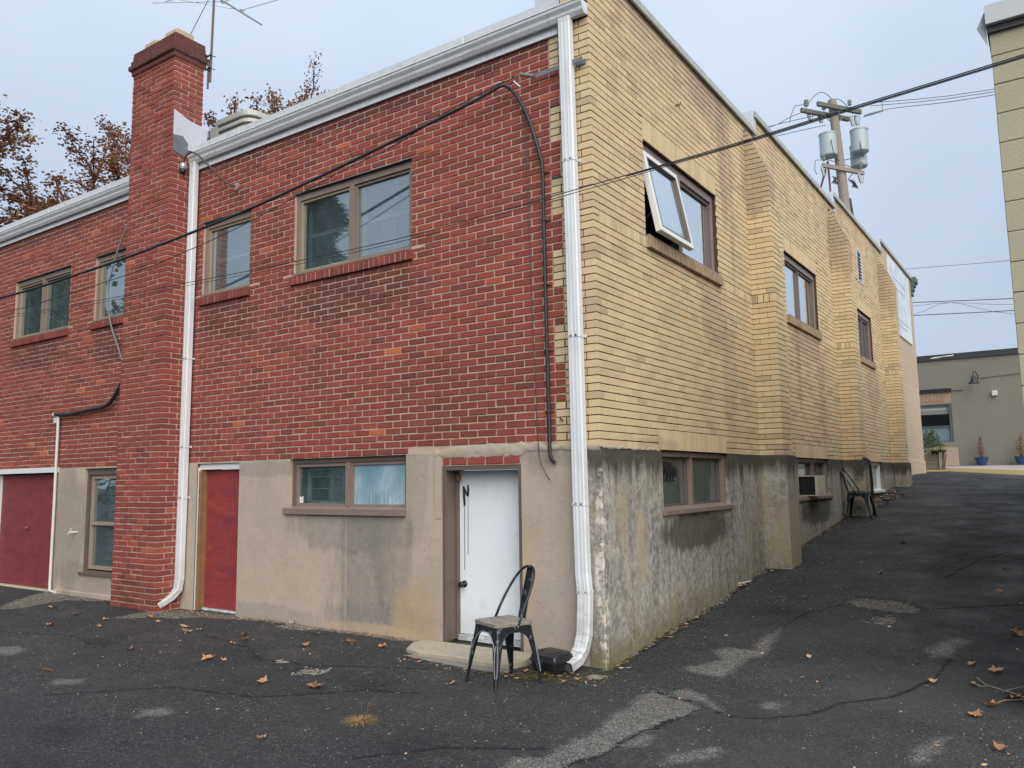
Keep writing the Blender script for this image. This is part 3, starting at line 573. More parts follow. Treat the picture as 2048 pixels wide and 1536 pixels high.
def slab(u0, u1, z0, z1, holes, T, front, depth, mat, name, kind=None, parent=BLD):
    """wall skin with rectangular openings and their reveals"""
    us = sorted({u0, u1, *[h[0] for h in holes], *[h[1] for h in holes]}); us = [u for u in us if u0 <= u <= u1]
    zs = sorted({z0, z1, *[h[2] for h in holes], *[h[3] for h in holes]}); zs = [z for z in zs if z0 <= z <= z1]
    solid = {}
    for i in range(len(us)-1):
        for j in range(len(zs)-1):
            cu, cz = (us[i]+us[i+1])/2, (zs[j]+zs[j+1])/2
            solid[i, j] = not any(h[0] < cu < h[1] and h[2] < cz < h[3] for h in holes)
    b = MB(T); bk = front-depth
    for (i, j), s in solid.items():
        a, c, d, e = us[i], us[i+1], zs[j], zs[j+1]
        if s: b.quad((a,front,d),(c,front,d),(c,front,e),(a,front,e))
        for di, dj, q in ((-1,0,((a,front,d),(a,front,e),(a,bk,e),(a,bk,d))), (1,0,((c,front,e),(c,front,d),(c,bk,d),(c,bk,e))),
                          (0,-1,((c,front,d),(a,front,d),(a,bk,d),(c,bk,d))), (0,1,((a,front,e),(c,front,e),(c,bk,e),(a,bk,e)))):
            if s and not solid.get((i+di, j+dj), False): b.quad(*q)
    return b.build(name, mat, parent, kind)

RZ0, RZT = 0.0, 3.80
red_open = [(-3.875,-2.095,2.075,3.035), (-5.60,-4.66,2.075,3.035), (-10.60,-8.865,2.075,3.035), (-8.165,-7.2,2.075,3.035)]
yel_open = [(1.06,3.07,2.078,3.07), (5.90,7.79,2.078,3.07), (11.0,12.42,2.078,3.07), (11.28,11.76,3.68,4.38)]
# mortar cores
red_wall = slab(-14.0, -0.012, RZ0, RZT, red_open, TR, -0.0065, 0.30, MORTAR_R, 'red_brick_wall')
BT = [4.43, 4.70, 4.93, 5.20]
BY = [(0.0,4.686),(4.686,9.372),(9.372,14.058),(14.058,18.75)]
b_y = slab(0.014, 14.058, 0.0, 4.43, yel_open, TY, -0.010, 0.30, MORTAR_Y, 'yellow_brick_wall')
b = MB(TY)
for (a, e), t in list(zip(BY, BT))[1:3]: b.quad((a,-0.010,4.43),(e,-0.010,4.43),(e,-0.010,t),(a,-0.010,t)); b.quad((a,-0.010,4.43),(a,-0.010,t),(a,-0.3,t),(a,-0.3,4.43))
b.box(-0.0, 0.02, -0.30, -0.012, 3.80, 4.43)
b.build('parapet_core', MORTAR_Y, b_y)
b = MB(TR); b.quad((-0.318,-0.0045,0),(-0.012,-0.0045,0),(-0.012,-0.0045,3.8),(-0.318,-0.0045,3.8))
for k_ in range(60):
    if k_ == 0 or (k_-1) % 10 < 5: b.quad((-0.424,-0.0045,k_*c_),(-0.318,-0.0045,k_*c_),(-0.318,-0.0045,min(3.8,(k_+1)*c_)),(-0.424,-0.0045,min(3.8,(k_+1)*c_))) if k_*c_ < 3.79 else None
b.build('return_joints', MORTAR_Y, b_y)

# --- brick bookkeeping: world-axis boxes, tone, colour class; pieces that are whole stretchers can be single objects
BR = {'red': [], 'yellow': [], 'chimney': [], 'pilaster': []}
def overlap_cut(u0, u1, z0, z1, holes):
    segs = [(u0, u1, z0, z1)]
    for h in holes:
        nx_ = []
        for a, b_, c, d in segs:
            if b_ <= h[0]+1e-6 or a >= h[1]-1e-6 or d <= h[2]+1e-6 or c >= h[3]-1e-6: nx_.append((a,b_,c,d)); continue
            ov = min(d, h[3])-max(c, h[2])
            if ov < 0.45*(d-c):
                if c < h[2]: nx_.append((a, b_, c, h[2]-0.004))
                else: nx_.append((a, b_, h[3]+0.004, d))
                continue
            if a < h[0]-0.025: nx_.append((a, h[0]-0.002, c, d))
            if b_ > h[1]+0.025: nx_.append((h[1]+0.002, b_, c, d))
        segs = nx_
    return segs
def tone_red():
    r = random.random()
    return random.uniform(0.95, 1.0) if r < 0.011 else (random.uniform(0.0, 0.15) if r < 0.11 else random.uniform(0.2, 0.92))
def tone_yel(): return random.uniform(0.0, 0.2) if random.random() < 0.10 else (1.0 if random.random() < 0.05 else random.uniform(0.25, 0.85))
def put(cls, T, u0, u1, z0, z1, n1, dep, tone, whole=False):
    p = T(u0, n1-dep, z0); q = T(u1, n1, z1)
    BR[cls].append((min(p[0],q[0]),max(p[0],q[0]),min(p[1],q[1]),max(p[1],q[1]),min(p[2],q[2]),max(p[2],q[2]), tone, whole, T is TR))
JR, JH, JV = 0.0120, 0.0080, 0.0058   # red joint; yellow bed and head joints

# red face rows
k = 0
while k*c_ < RZT-0.02:
    z0, z1 = k*c_ + JR/2, min((k+1)*c_-JR/2, RZT)
    yelrow = k == 0 or (k-1) % 10 < 5
    lim = -2*m_ if yelrow else -1.5*m_
    off = 0.0 if k % 2 else 0.5
    # stretchers from the toothing leftwards
    e = -2*m_ - (0 if k % 2 == 0 else 0.5*m_)
    edges = [lim]
    if e < lim-1e-6 or True:
        start = -2*m_ if (k % 2 == 0) else -2.5*m_
        if abs(start-lim) > 1e-6: edges.append(start)
        x = start
        while x > -14: x -= m_; edges.append(x)
    for a, b_ in zip(edges[1:], edges[:-1]):
        if b_ < -14: break
        if k < 1 and b_ > -2.05: continue                       # hidden by the cement repair
        full = (b_-a) > m_*0.98
        jl = random.gauss(0, 0.0015); wv = 0.0018*math.sin(a*1.7)+0.0012*math.sin(a*5.1+k)
        for s in overlap_cut(a+JR/2, b_-JR/2+jl, z0+wv, z1+wv, red_open):
            whole = full and (s[1]-s[0]) > m_*0.90 and (s[3]-s[2]) > 0.05
            put('red', TR, *s, random.gauss(0, 0.0012), 0.1, tone_red(), whole)
    # yellow return on the red face (the corner brick itself belongs to the yellow rows)
    k += 1
nrows = []
z = 0.0
for i in range(28): nrows.append((z, z+c_, 'n', i)); z += c_
nrows.append((z, z+c_, 'n', 28)); z += c_
nrows.append((z, z+0.115, 'band', 29)); z += 0.115
i = 30
while z < 5.2: nrows.append((z, z+c_, 'n', i)); z += c_; i += 1
for (za, zb, kind, i) in nrows:
    if za > BT[0]-0.02: break
    z0, z1 = za+JH/2, min(zb-JH/2, BT[0])
    yelrow = True if za > RZT-0.01 else (round(za/c_) == 0 or (round(za/c_)-1) % 10 < 5)
    lim = -2*m_ if yelrow else -1.5*m_
    if za > RZT-0.01: lim = -0.30
    Acorner = i % 2 == 0            # long on the red face, header on the yellow face
    lx = m_ if Acorner else m_/2; ly = m_/2 if Acorner else m_
    if kind == 'band': lx, ly = m_, m_/2
    zz = [(z0, z1)] if kind == 'n' else [(z0, (z0+z1)/2-0.005), ((z0+z1)/2+0.005, z1)]
    for a0, a1 in zz:
        BR['yellow'].append((-lx+JV/2, 0.0+random.gauss(0,.0008), 0.0-random.gauss(0,.0008), ly-JV/2, a0, a1, tone_yel(), False, False))
        x = -lx
        while x > lim+1e-6:
            a = max(x-m_, lim)
            if x-a > 0.02: put('yellow', TR, a+JV, x-JV, a0, a1, random.gauss(0, 0.001), 0.1, tone_yel())
            x = a

soldiers = [(1.06,3.07,3.07,3.305),(5.90,7.79,3.07,3.305),(11.0,12.42,3.07,3.305),(1.19,3.07,0.0,0.2035),(5.93,7.80,0.0,0.2035),(11.22,12.45,0.0,0.2035)]
far_cut = 14.058
for bay, ((y0, y1), top) in enumerate(zip(BY[:3], BT[:3])):
    for (za, zb, kind, i) in nrows:
        if za > top-0.02: break
        z0, z1 = za+JH/2, min(zb-JH/2, top)
        if kind == 'band':
            x = y0 + (m_/2 if bay == 0 else 0); w = 0.0677
            while x < y1-0.02:
                a, b_ = x+0.003, min(x+w, y1)-0.003
                proud = 0.045 if any(o[0]-0.03 < (a+b_)/2 < o[1]+0.03 for o in yel_open[:3]) else 0
                if proud: a += 0.0045; b_ -= 0.0045
                if proud == 0 or True:
                    put('yellow', TY, a, b_, z0, z1, proud+random.gauss(0, 0.001), 0.1, tone_yel() if proud == 0 else random.uniform(0, 0.25))
                x += w
            continue
        # joints: header/stretcher start alternates; bond carries through the bays
        start = y0 + ((m_/2 if i % 2 == 0 else m_) if bay == 0 else (0 if i % 2 else m_/2))
        edges = ([] if bay == 0 else [y0]) + [start]
        x = start
        while x < y1-1e-6: x = min(x+m_, y1); edges.append(x)
        for a, b_ in zip(edges[:-1], edges[1:]):
            if b_-a < 0.02: continue
            full = (b_-a) > m_*0.98
            for s in overlap_cut(a+JV/2, b_-JV/2, z0, z1, yel_open+soldiers):
                put('yellow', TY, *s, random.gauss(0, 0.0010), 0.1, tone_yel(), full and (s[1]-s[0]) > m_*0.95 and (s[3]-s[2]) > 0.05)
for a, b_, z0, z1 in soldiers:
    n = int(round((b_-a)/0.0677)); w = (b_-a)/n
    for q in range(n):
        put('yellow', TY, a+q*w+0.003, a+(q+1)*w-0.003, z0+0.005, z1-0.003, random.gauss(0.001, 0.001), 0.1, random.uniform(0.2, 0.75))
# rowlock sills under the red windows
for (a, b_, z0, z1) in red_open:
    n = int(round((b_-a+0.07)/0.0745)); w = (b_-a+0.07)/n; u = a-0.045
    for q in range(n):
        put('red', TR, u+q*w+0.006, u+(q+1)*w-0.006, z0-0.115, z0-0.012-0.002*(q % 3), 0.035+random.gauss(0, 0.002), 0.13, random.uniform(0.0, 0.45))
    q_ = MB(TR); q_.box(a-0.035, b_+0.015, 0.002, 0.027, z0-0.110, z0-0.022); q_.build('sill_mortar', MORTAR_R, red_wall)
# drop the wall bricks that the projecting sills replace
def drop(cls, T, a, b_, z0, z1):
    keep = []
    for r_ in BR[cls]:
        cu = (r_[0]+r_[1])/2 if T is TR else (r_[2]+r_[3])/2
        if r_[7] and a < cu < b_ and z0 < (r_[4]+r_[5])/2 < z1: continue
        keep.append(r_)
    BR[cls] = keep
for (a, b_, z0, z1) in red_open: drop('red', TR, a-0.05+m_/2, b_+0.03-m_/2, z0-0.09, z0)

# --- pilasters: shaft 0.30 proud, corbelled back to the wall near the top
def pil_depth(z):
    if z < 3.65: return 0.30
    return max(0.0, 0.30*(1-(z-3.65)/0.72))
for pi_, (yb) in enumerate((4.26, 8.946, 13.632)):
    dz = (0.0, 0.22, 0.40)[pi_]
    pil = MB()
    zs = [0.0, 3.65+dz] + [3.65+dz+0.0677*q for q in range(1, 11)]
    for q in range(len(zs)-1):
        d = pil_depth((zs[q]+zs[q+1])/2-dz)
        if d > 0.02: pil.box(-0.02, d-0.008, yb+0.008, yb+0.426-0.008, zs[q], zs[q+1])
    po = pil.build('pilaster', MORTAR_Y, BLD)
    rows = []
    for (za, zb, kind, i) in nrows:
        d = pil_depth((za+zb)/2-dz)
        if d < 0.03 or za > BT[pi_]: continue
        z0, z1 = za+JH/2, zb-JH/2
        t = tone_yel
        # bricks: one stretcher and one header along the side; stretchers across the front
        if kind == 'band':
            w = d/4
            for q in range(4): rows.append((q*w+0.004, (q+1)*w-0.004 if q < 3 else d, yb, yb+0.1, z0, z1, t()))
            rows.append((d-0.1, d, yb+0.105, yb+0.2115, z0, z1, t())); rows.append((d-0.1, d, yb+0.2145, yb+0.426, z0, z1, t()))
        elif i % 2 == 0:
            rows.append((0.0, d-m_/2-0.004, yb, yb+0.1, z0, z1, t())); rows.append((d-m_/2, d, yb, yb+m_-0.003, z0, z1, t())); rows.append((d-0.1, d, yb+m_, yb+0.426, z0, z1, t()))
        else:
            if d > m_: rows.append((0.0, d-m_-0.004, yb, yb+0.1, z0, z1, t()))
            rows.append((max(0.0, d-m_), d, yb, yb+0.1, z0, z1, t()))
            rows.append((d-0.1, d, yb+0.103, yb+0.316, z0, z1, t())); rows.append((d-0.1, d, yb+0.319, yb+0.426, z0, z1, t()))
    A = np.array([r for r in rows if r[1]-r[0] > 0.01]); 
    # one object per brick: the nearest pilaster's largest; the rest joined
    BR['pilaster'].append((po, A))

# --- chimney
CX0, CX1, CY0, CY1 = -6.765, -5.815, -0.35, 0.075
ch = MB(); ch.box(CX0+0.0075, CX1-0.0075, CY0+0.0075, CY1-0.0075, -1.83, 5.25)
ch.box(CX0+0.06, CX1-0.06, CY0+0.06, CY1-0.02, 5.25, 5.50)
CH = ch.build('chimney', MORTAR_R, BLD)
rows = []
z = -1.82; i = 0
while z < 5.20:
    z0, z1 = z+JR/2, z+c_-JR/2
    # front stretchers
    if i % 2 == 0: e = [CX0, CX0+0.105] + [CX0+0.105+m_*q for q in range(1, 4)] + [CX1]
    else: e = [CX0+m_*q for q in range(0, 4)] + [CX1-0.105, CX1] if False else [CX0, CX0+m_, CX0+2*m_, CX0+3*m_, CX1]
    for q, (a, b_) in enumerate(zip(e[:-1], e[1:])):
        last = q == len(e)-2
        rows.append((a+(0 if q == 0 else JR/2), b_-(0 if last else JR/2), CY0+random.gauss(0,.0015), CY0+(0.102 if not last else (0.102 if i % 2 == 0 else m_-JR/2)), z0, z1, tone_red()))
    # right flank
    f = [CY0+0.102+JR, CY0+0.102+m_, CY1] if i % 2 == 0 else [CY0+m_+JR/2, CY1]
    for q in range(len(f)-1): rows.append((CX1-0.1, CX1+random.gauss(0,.0015), f[q]+(JR/2 if q else 0), f[q+1]-(JR/2 if q < len(f)-2 else 0), z0, z1, tone_red()))
    f = [CY0+0.102+JR, CY0+0.102+m_, CY1]
    for q in range(len(f)-1): rows.append((CX0, CX0+0.1, f[q]+(JR/2 if q else 0), f[q+1]-(JR/2 if q < len(f)-2 else 0), z0, z1, tone_red()))
    z += c_; i += 1
for (zz, pr_) in ((5.215, 0.022), (5.283, 0.052), (5.351, 0.030), (5.419, 0.012), (5.478, 0.008)):
    z0, z1 = zz+0.003, zz+(0.062 if zz < 5.45 else 0.055)
    x0, x1, y0, y1 = CX0-pr_, CX1+pr_, CY0-pr_, CY1+pr_
    q_ = MB(); q_.box(x0+0.007, x1-0.007, y0+0.007, y1-0.007, zz-0.002, zz+0.064 if zz < 5.45 else zz+0.05); q_.build('cap_mortar', bpy.data.materials.get('cap_mortar_grey') or plain('cap_mortar_grey', (0.17,0.13,0.115), 0.95, var=0.6, sc=9), CH)
    n = 5
    for q in range(n):
        a = x0+(x1-x0)*q/n; b_ = x0+(x1-x0)*(q+1)/n
        rows.append((a+0.004, b_-0.004 if q < n-1 else b_, y0, y0+0.13, z0, z1, random.uniform(0, 0.3))); rows.append((a+0.004, b_-0.004, y1-0.12, y1, z0, z1, 0.1))
    ym = (y0+0.13+y1-0.12)/2
    for xx in ((x1-0.13, x1), (x0, x0+0.13)):
        rows.append((xx[0], xx[1], y0+0.136, ym-0.004, z0, z1, random.uniform(0, 0.3))); rows.append((xx[0], xx[1], ym+0.004, y1-0.126, z0, z1, random.uniform(0, 0.3)))
chim_rows = np.array(rows)

# --- turn the books into objects: the largest-looking whole bricks one by one, the rest joined
def size_seen(A):
    c = np.stack([(A[:,0]+A[:,1])/2, (A[:,2]+A[:,3])/2, (A[:,4]+A[:,5])/2], 1) - np.array(CAM)
    d = np.linalg.norm(c, axis=1); return 1.0/d, c/d[:,None]
def in_view(A):
    c = np.stack([(A[:,0]+A[:,1])/2, (A[:,2]+A[:,3])/2, (A[:,4]+A[:,5])/2], 1)-np.array(CAM)
    q = c @ np.array(_R).T; u = q[:,0]/q[:,2]*1603.2/1024; v = q[:,1]/q[:,2]*1603.2/768
    return (np.abs(u) < 0.99) & (np.abs(v) < 0.99) & (q[:,2] > 0)
def emit(name, A, mat, parent, n_single, whole, bev, jit, rest, scorefn=None):
    cand = np.where(whole & in_view(A))[0]
    if scorefn is not None: cand = cand[np.argsort(-scorefn(A[cand]))][:n_single]
    else:
        s, _ = size_seen(A[cand]); cand = cand[np.argsort(-s)][:n_single]
    pick = set(cand.tolist())
    variants = {}
    for n_, i in enumerate(sorted(pick)):
        r = A[i]; dims = (round(r[1]-r[0], 3), round(r[3]-r[2], 3), round(r[5]-r[4], 3)); tb = int(min(r[6], 0.999)*12)
        key = (dims, tb)
        if key not in variants:
            h = np.array([[-dims[0]/2, dims[0]/2, -dims[1]/2, dims[1]/2, -dims[2]/2, dims[2]/2]])
            V_, F_ = chamfer_box(h, bev, jit); me_ = bpy.data.meshes.new(name); me_.from_pydata(V_.reshape(-1,3).tolist(), [], F_)
            a_ = me_.attributes.new('tone', 'FLOAT', 'POINT'); a_.data.foreach_set('value', [(tb+0.5)/12]*24); me_.materials.append(mat); variants[key] = me_
        o = bpy.data.objects.new(name, variants[key]); COL.objects.link(o); o.parent = parent
        o.location = ((r[0]+r[1])/2, (r[2]+r[3])/2, (r[4]+r[5])/2)
    keep = np.array([i for i in range(len(A)) if i not in pick])
    if len(keep):
        V_, F_ = chamfer_box(A[keep][:, :6], bev, jit)
        bulk(rest, V_, F_, A[keep][:, 6], mat, parent)
def table(cls):
    L_ = BR[cls]; A = np.array([r[:7] for r in L_]); w = np.array([r[7] for r in L_]); return A, w
A, w = table('red'); emit('brick', A, RED, red_wall, 300, w, 0.0035, 0.0011, 'brickwork')
A, w = table('yellow'); emit('brick', A, YEL, b_y, 300, w, 0.0022, 0.0006, 'brickwork')
for po, A in BR['pilaster']:
    emit('brick', A, YEL, po, 60 if po.name == 'pilaster' else 0, (A[:,1]-A[:,0] > 0.18), 0.0022, 0.0006, 'brickwork')
emit('brick', chim_rows, RED, CH, 120, (chim_rows[:,1]-chim_rows[:,0] > 0.19) & (chim_rows[:,4] < 5.15), 0.0035, 0.0013, 'brickwork')
# flue tiles
FLUE = plain('clay_flue', (0.44,0.36,0.235), 0.8, var=0.15)
for fx in (-6.50, -6.03):
    b = MB(); b.cbox(fx-0.14, fx+0.14, -0.29, -0.03, 5.48, 5.665, 0.02); b.cbox(fx-0.11, fx+0.11, -0.26, -0.06, 5.655, 5.672, 0.003, m=1); b.build('flue', [FLUE, BLACK_AND_SHADE], CH)
# a few brick arris repairs: flashing where the chimney passes the roof
b = MB(); b.add([(CX1+0.004,-0.335,4.12),(CX1+0.004,-0.15,4.02),(CX1+0.004,0.09,4.02),(CX1+0.004,0.09,4.40),(CX1+0.004,-0.12,4.42),(CX1+0.004,-0.335,4.50),(CX1+0.10,0.10,4.02),(CX1+0.07,0.10,4.34)], [(0,1,2,3,4,5),(2,6,7,3)])
b.build('silver_flashing', SILVER, CH)
b = MB(); b.add([(CX1+0.006,-0.33,3.95),(CX1+0.006,-0.15,3.90),(CX1+0.006,-0.12,4.10),(CX1+0.006,-0.20,4.18),(CX1+0.006,-0.34,4.16)], [(0,1,2,3,4)]); b.build('tar_patch', plain('grey_sealant', (0.13,0.14,0.155), 0.6, var=0.4), CH)

# --- concrete base, red side (plaster) : openings for doors and windows
base_open = [(-10.78,-8.93,-1.80,-0.06), (-8.17,-7.15,-1.45,-0.02), (-5.56,-4.745,-1.80,-0.015), (-3.88,-2.155,-0.60,0.0), (-1.705,-0.795,-1.80,-0.0)]
PL = slab(-14.0, 0.0, -2.05, 0.0, base_open, TR, 0.006, 0.34, PLASTER, 'plaster_base')
# yellow-side foundation: displaced grid so that the face and arris are rough
def rough_face(name, u0, u1, z0fn, z1, n0, holes, T, amp, mat, step=0.04, arris=None, parent=None):
    us = list(np.arange(u0, u1, step)) + [u1]; b = MB(T)
    for h in holes: us += [h[0], h[1]]
    us = sorted(set(round(u, 4) for u in us if u0 <= u <= u1)); zs = list(np.arange(-2.05, z1, step)) + [z1]
    for h in holes: zs += [h[2], h[3]]
    zs = sorted(set(round(z_, 4) for z_ in zs)); from mathutils import noise as mn
    vs = []; idx = {}
    for i, u in enumerate(us):
        for j, z_ in enumerate(zs):
            d = amp*(mn.noise(Vector((u*3.1, z_*3.1, 0)))+0.6*mn.noise(Vector((u*11, z_*11, 3)))); uu = u
            if arris and abs(u-arris) < 0.09:
                ch_ = max(0, mn.noise(Vector((0.3, z_*4.5, 7)))+0.10)*max(0, 1-abs(u-arris)/0.09)*max(0, min(1, (z_+1.75)/0.3))*max(0, min(1, (-0.1-z_)/0.25))
                d -= 0.075*ch_*(0.7+0.6*mn.noise(Vector((u*60, z_*60, 1))))
            vs.append((uu, n0+d, z_)); idx[i, j] = len(vs)-1
    fs = []
    for i in range(len(us)-1):
        for j in range(len(zs)-1):
            cu, cz = (us[i]+us[i+1])/2, (zs[j]+zs[j+1])/2
            if any(h[0] < cu < h[1] and h[2] < cz < h[3] for h in holes): continue
            fs.append((idx[i,j], idx[i+1,j], idx[i+1,j+1], idx[i,j+1]))
    b.add(vs, fs)
    for h in holes:
        for q in (((h[0],n0,h[2]),(h[0],n0,h[3]),(h[0],n0-.3,h[3]),(h[0],n0-.3,h[2])), ((h[1],n0,h[3]),(h[1],n0,h[2]),(h[1],n0-.3,h[2]),(h[1],n0-.3,h[3])),
                  ((h[1],n0,h[2]),(h[0],n0,h[2]),(h[0],n0-.3,h[2]),(h[1],n0-.3,h[2])), ((h[0],n0,h[3]),(h[1],n0,h[3]),(h[1],n0-.3,h[3]),(h[0],n0-.3,h[3]))): b.quad(*q)
    b.quad((u0,n0,z1),(u1,n0,z1),(u1,n0-.06,z1),(u0,n0-.06,z1))
    return b.build(name, mat, parent or BLD, smooth=True)
low_open = [(1.22,3.05,-0.60,0.0), (5.97,7.80,-0.60,0.0), (11.23,12.42,-0.60,0.0)]
CB = rough_face('concrete_base', 0.0, 14.0, None, 0.0, 0.012, low_open, TY, 0.007, CONC, 0.045, arris=0.0)
for yb in (4.24, 8.926, 13.612):
    q = MB(); y1_ = yb+0.466
    # front, near flank, far flank and top of the pilaster's block
    q.add([(0.0,yb,-2.05),(0.335,yb,-2.05),(0.335,yb,0.0),(0.0,yb,0.0),(0.335,y1_,-2.05),(0.335,y1_,0.0),(0.0,y1_,-2.05),(0.0,y1_,0.0)], [(0,1,2,3),(1,4,5,2),(4,6,7,5),(3,2,5,7)])
    o = q.build('pilaster_base', CONC, CB, bevel=0.012)
# return of the foundation round the corner on the red face: weathered strip
q = MB(TR); q.cbox(-0.14, 0.012, -0.03, 0.014, -2.05, -0.02, 0.01)
o = q.build('corner_block', CONC, CB)
# cement repair band over the door, ragged
def ragged(name, u0, u1, zlo, zhi, n0, T, mat, parent, amp=0.02, step=0.035, seed=0):
    from mathutils import noise as mn
    b = MB(T); n = int((u1-u0)/step); rows_ = 4; vs = []
    for i in range(n+1):
        u = u0+(u1-u0)*i/n; lo = zlo(u)+amp*mn.noise(Vector((u*9, seed, 0))); hi = zhi(u)+amp*1.6*mn.noise(Vector((u*12, seed+5, 0)))
        for j in range(rows_+1):
            t = j/rows_; e = 0.55 if j in (0, rows_) else 1.0
            vs.append((u, n0*e+0.006*mn.noise(Vector((u*20, t*3, seed)))+0.004*(e), lo+(hi-lo)*t))
    fs = [(i*5+j, (i+1)*5+j, (i+1)*5+j+1, i*5+j+1) for i in range(n) for j in range(rows_)]
    b.add(vs, fs); return b.build(name, mat, parent, smooth=True)
CEMENT = plain('cement_repair', (0.40,0.35,0.27), 0.95, var=0.28, sc=22, bump=1.0, dirt=((0.24,0.22,0.18),0.5))
ragged('cement_repair', -1.78, 0.0, lambda u: -0.045 if u < -0.78 else -0.015, lambda u: 0.062 if -1.6 < u < -0.55 else 0.035, 0.013, TR, CEMENT, PL, 0.022)
ragged('cement_repair', 0.0, 1.15, lambda u: -0.012, lambda u: 0.014, 0.016, TY, CEMENT, CB, 0.016, seed=3)
ragged('cement_repair', -1.775, -1.70, lambda u: -0.62, lambda u: -0.02, 0.016, TR, PLASTER, PL, 0.03, seed=6)
# brick lintel over the door
rows = []; us_ = [-1.695, -1.60, -1.40, -1.19, -0.985, -0.80]
for a, e in zip(us_[:-1], us_[1:]): rows.append((a+0.008, e-0.008, -0.008, 0.09, -0.118, -0.050, tone_red()))
for q, r_ in enumerate(rows):
    V_, F_ = chamfer_box(np.array([r_[:6]]), 0.005, 0.0015); bb = MB(); bb.add(V_.reshape(-1,3).tolist(), F_, tone=r_[6]); bb.build('lintel_brick', RED, PL)
q = MB(TR); q.box(-1.705, -0.795, -0.10, 0.0, -0.125, -0.04); q.build('lintel_mortar', MORTAR_R, PL)

# --- bay four, painted
PAINTB = NT('painted_brick'); PAINTB.col(PAINTB.mix(PAINTB.noise(2.5,5), (0.47,0.375,0.265), (0.56,0.45,0.33))).rough(0.8)
_z = PAINTB.xyz()[2]; _w = PAINTB.math('FRACT', PAINTB.math('DIVIDE', _z, c_)); PAINTB.bump(PAINTB.ramp(_w, [(0.0,0),(0.08,1),(0.92,1),(1.0,0)]), 0.7, 0.01); PAINTB = PAINTB.m
b = MB(); b.box(-0.3, 0.0, 14.058, 18.75, -0.1, 5.20); b.box(-9.0, -0.3, 18.45, 18.75, -0.4, 5.2)
P4 = b.build('painted_wall', PAINTB, BLD)
rows = []
for (za, zb, kind, i) in nrows:
    if za > 5.14: break
    x = 14.058 + (0 if i % 2 else -m_/2)
    while x < 18.75:
        a, e = max(x, 14.062), min(x+m_, 18.75)
        if e-a > 0.03: rows.append((-0.05, 0.006, a+0.003, e-0.003, za+0.005, min(zb-0.005, 5.19), 0.5))
        x += m_
A = np.array(rows); V_, F_ = chamfer_box(A[:, :6], 0.002, 0.0004); bulk('brickwork', V_, F_, A[:, 6], PAINTB, P4)
b = MB(); b.box(-0.02, 0.03, 14.08, 18.80, -0.6, 0.10); b.box(-9, 0.0, 18.50, 18.80, -0.6, 0.1); b.build('painted_plinth', PAINTB, P4, bevel=0.01)
# street cornice
b = MB()
for q, (z0, z1, pr_) in enumerate(((4.72,4.86,0.06),(4.86,4.98,0.12),(4.98,5.08,0.18),(5.08,5.24,0.26))): b.box(-9, 0.02+pr_*0.5, 18.56, 18.75+pr_, z0, z1)
b.build('street_cornice', GREEN, BLD, bevel=0.01)

# --- copings, roof
rc = []
for (a, e), t in zip(BY, BT):
    b = MB(); b.box(-0.34, 0.045, a+(0.0 if a else -0.03), e+0.02, t+0.012, t+0.062); b.box(0.022, 0.05, a+(0.0 if a else -0.03), e+0.018, t-0.03, t+0.03)
    b.build('coping', COPING, BLD, bevel=0.006)
    if a: 
        b = MB(); b.box(-0.36, 0.02, a-0.035, a+0.10, t-0.32, t+0.066); b.build('step_flashing', SILVER, BLD, bevel=0.01)
b = MB(); b.box(-14, -0.30, 0.02, 18.5, 3.95, 4.06); b.box(-0.35, -0.28, 0.05, 18.5, 3.9, 4.50)
b.build('roof', SILVER, BLD)
# parapet end flashing above the gutter
b = MB(); b.box(-0.56, -0.02, 0.0, 0.05, 4.06, 4.30); b.box(-0.33, -0.30, -0.02, 0.0, 4.02, 4.32); b.build('parapet_flashing', SILVER, BLD, bevel=0.004)

# fascia and gutter (ogee section) in two runs
def gutter(x0, x1, zt, name='gutter'):
    prof = [(-0.005, 0.0), (-0.010,-0.105), (-0.075,-0.118), (-0.098,-0.085), (-0.104,-0.060), (-0.128,-0.030), (-0.132,-0.008), (-0.140,-0.004), (-0.140,0.006), (-0.126,0.006), (-0.122,-0.022), (-0.096,-0.052), (-0.090,-0.080), (-0.072,-0.110), (-0.016,-0.100), (-0.012,0.0)]
    b = MB(); n = len(prof)
    vs = [(x, y, zt+z_) for x in (x0, x1) for y, z_ in prof]
    b.add(vs, [(i, (i+1) % n, n+(i+1) % n, n+i) for i in range(n)])
    for x in (x0, x1):   # end caps
        q = prof[:8]; b.add([(x, y, zt+z_) for y, z_ in q], [tuple(range(8))])
    o = b.build(name, WHITE, BLD)
    for xx in np.arange(x0+1.4, x1-0.3, 2.1): 
        q = MB(); vs = [(x, y-0.0025, zt+z_-0.0015) for x in (xx-0.02, xx+0.02) for y, z_ in prof[1:7]]; q.add(vs, [(i, i+1, 7+i, 6+i) for i in range(5)]); q.build('seam_strap', WHITE, o)
    return o
gutter(-5.93, -0.005, 3.955); gutter(-14, -6.80, 3.905)
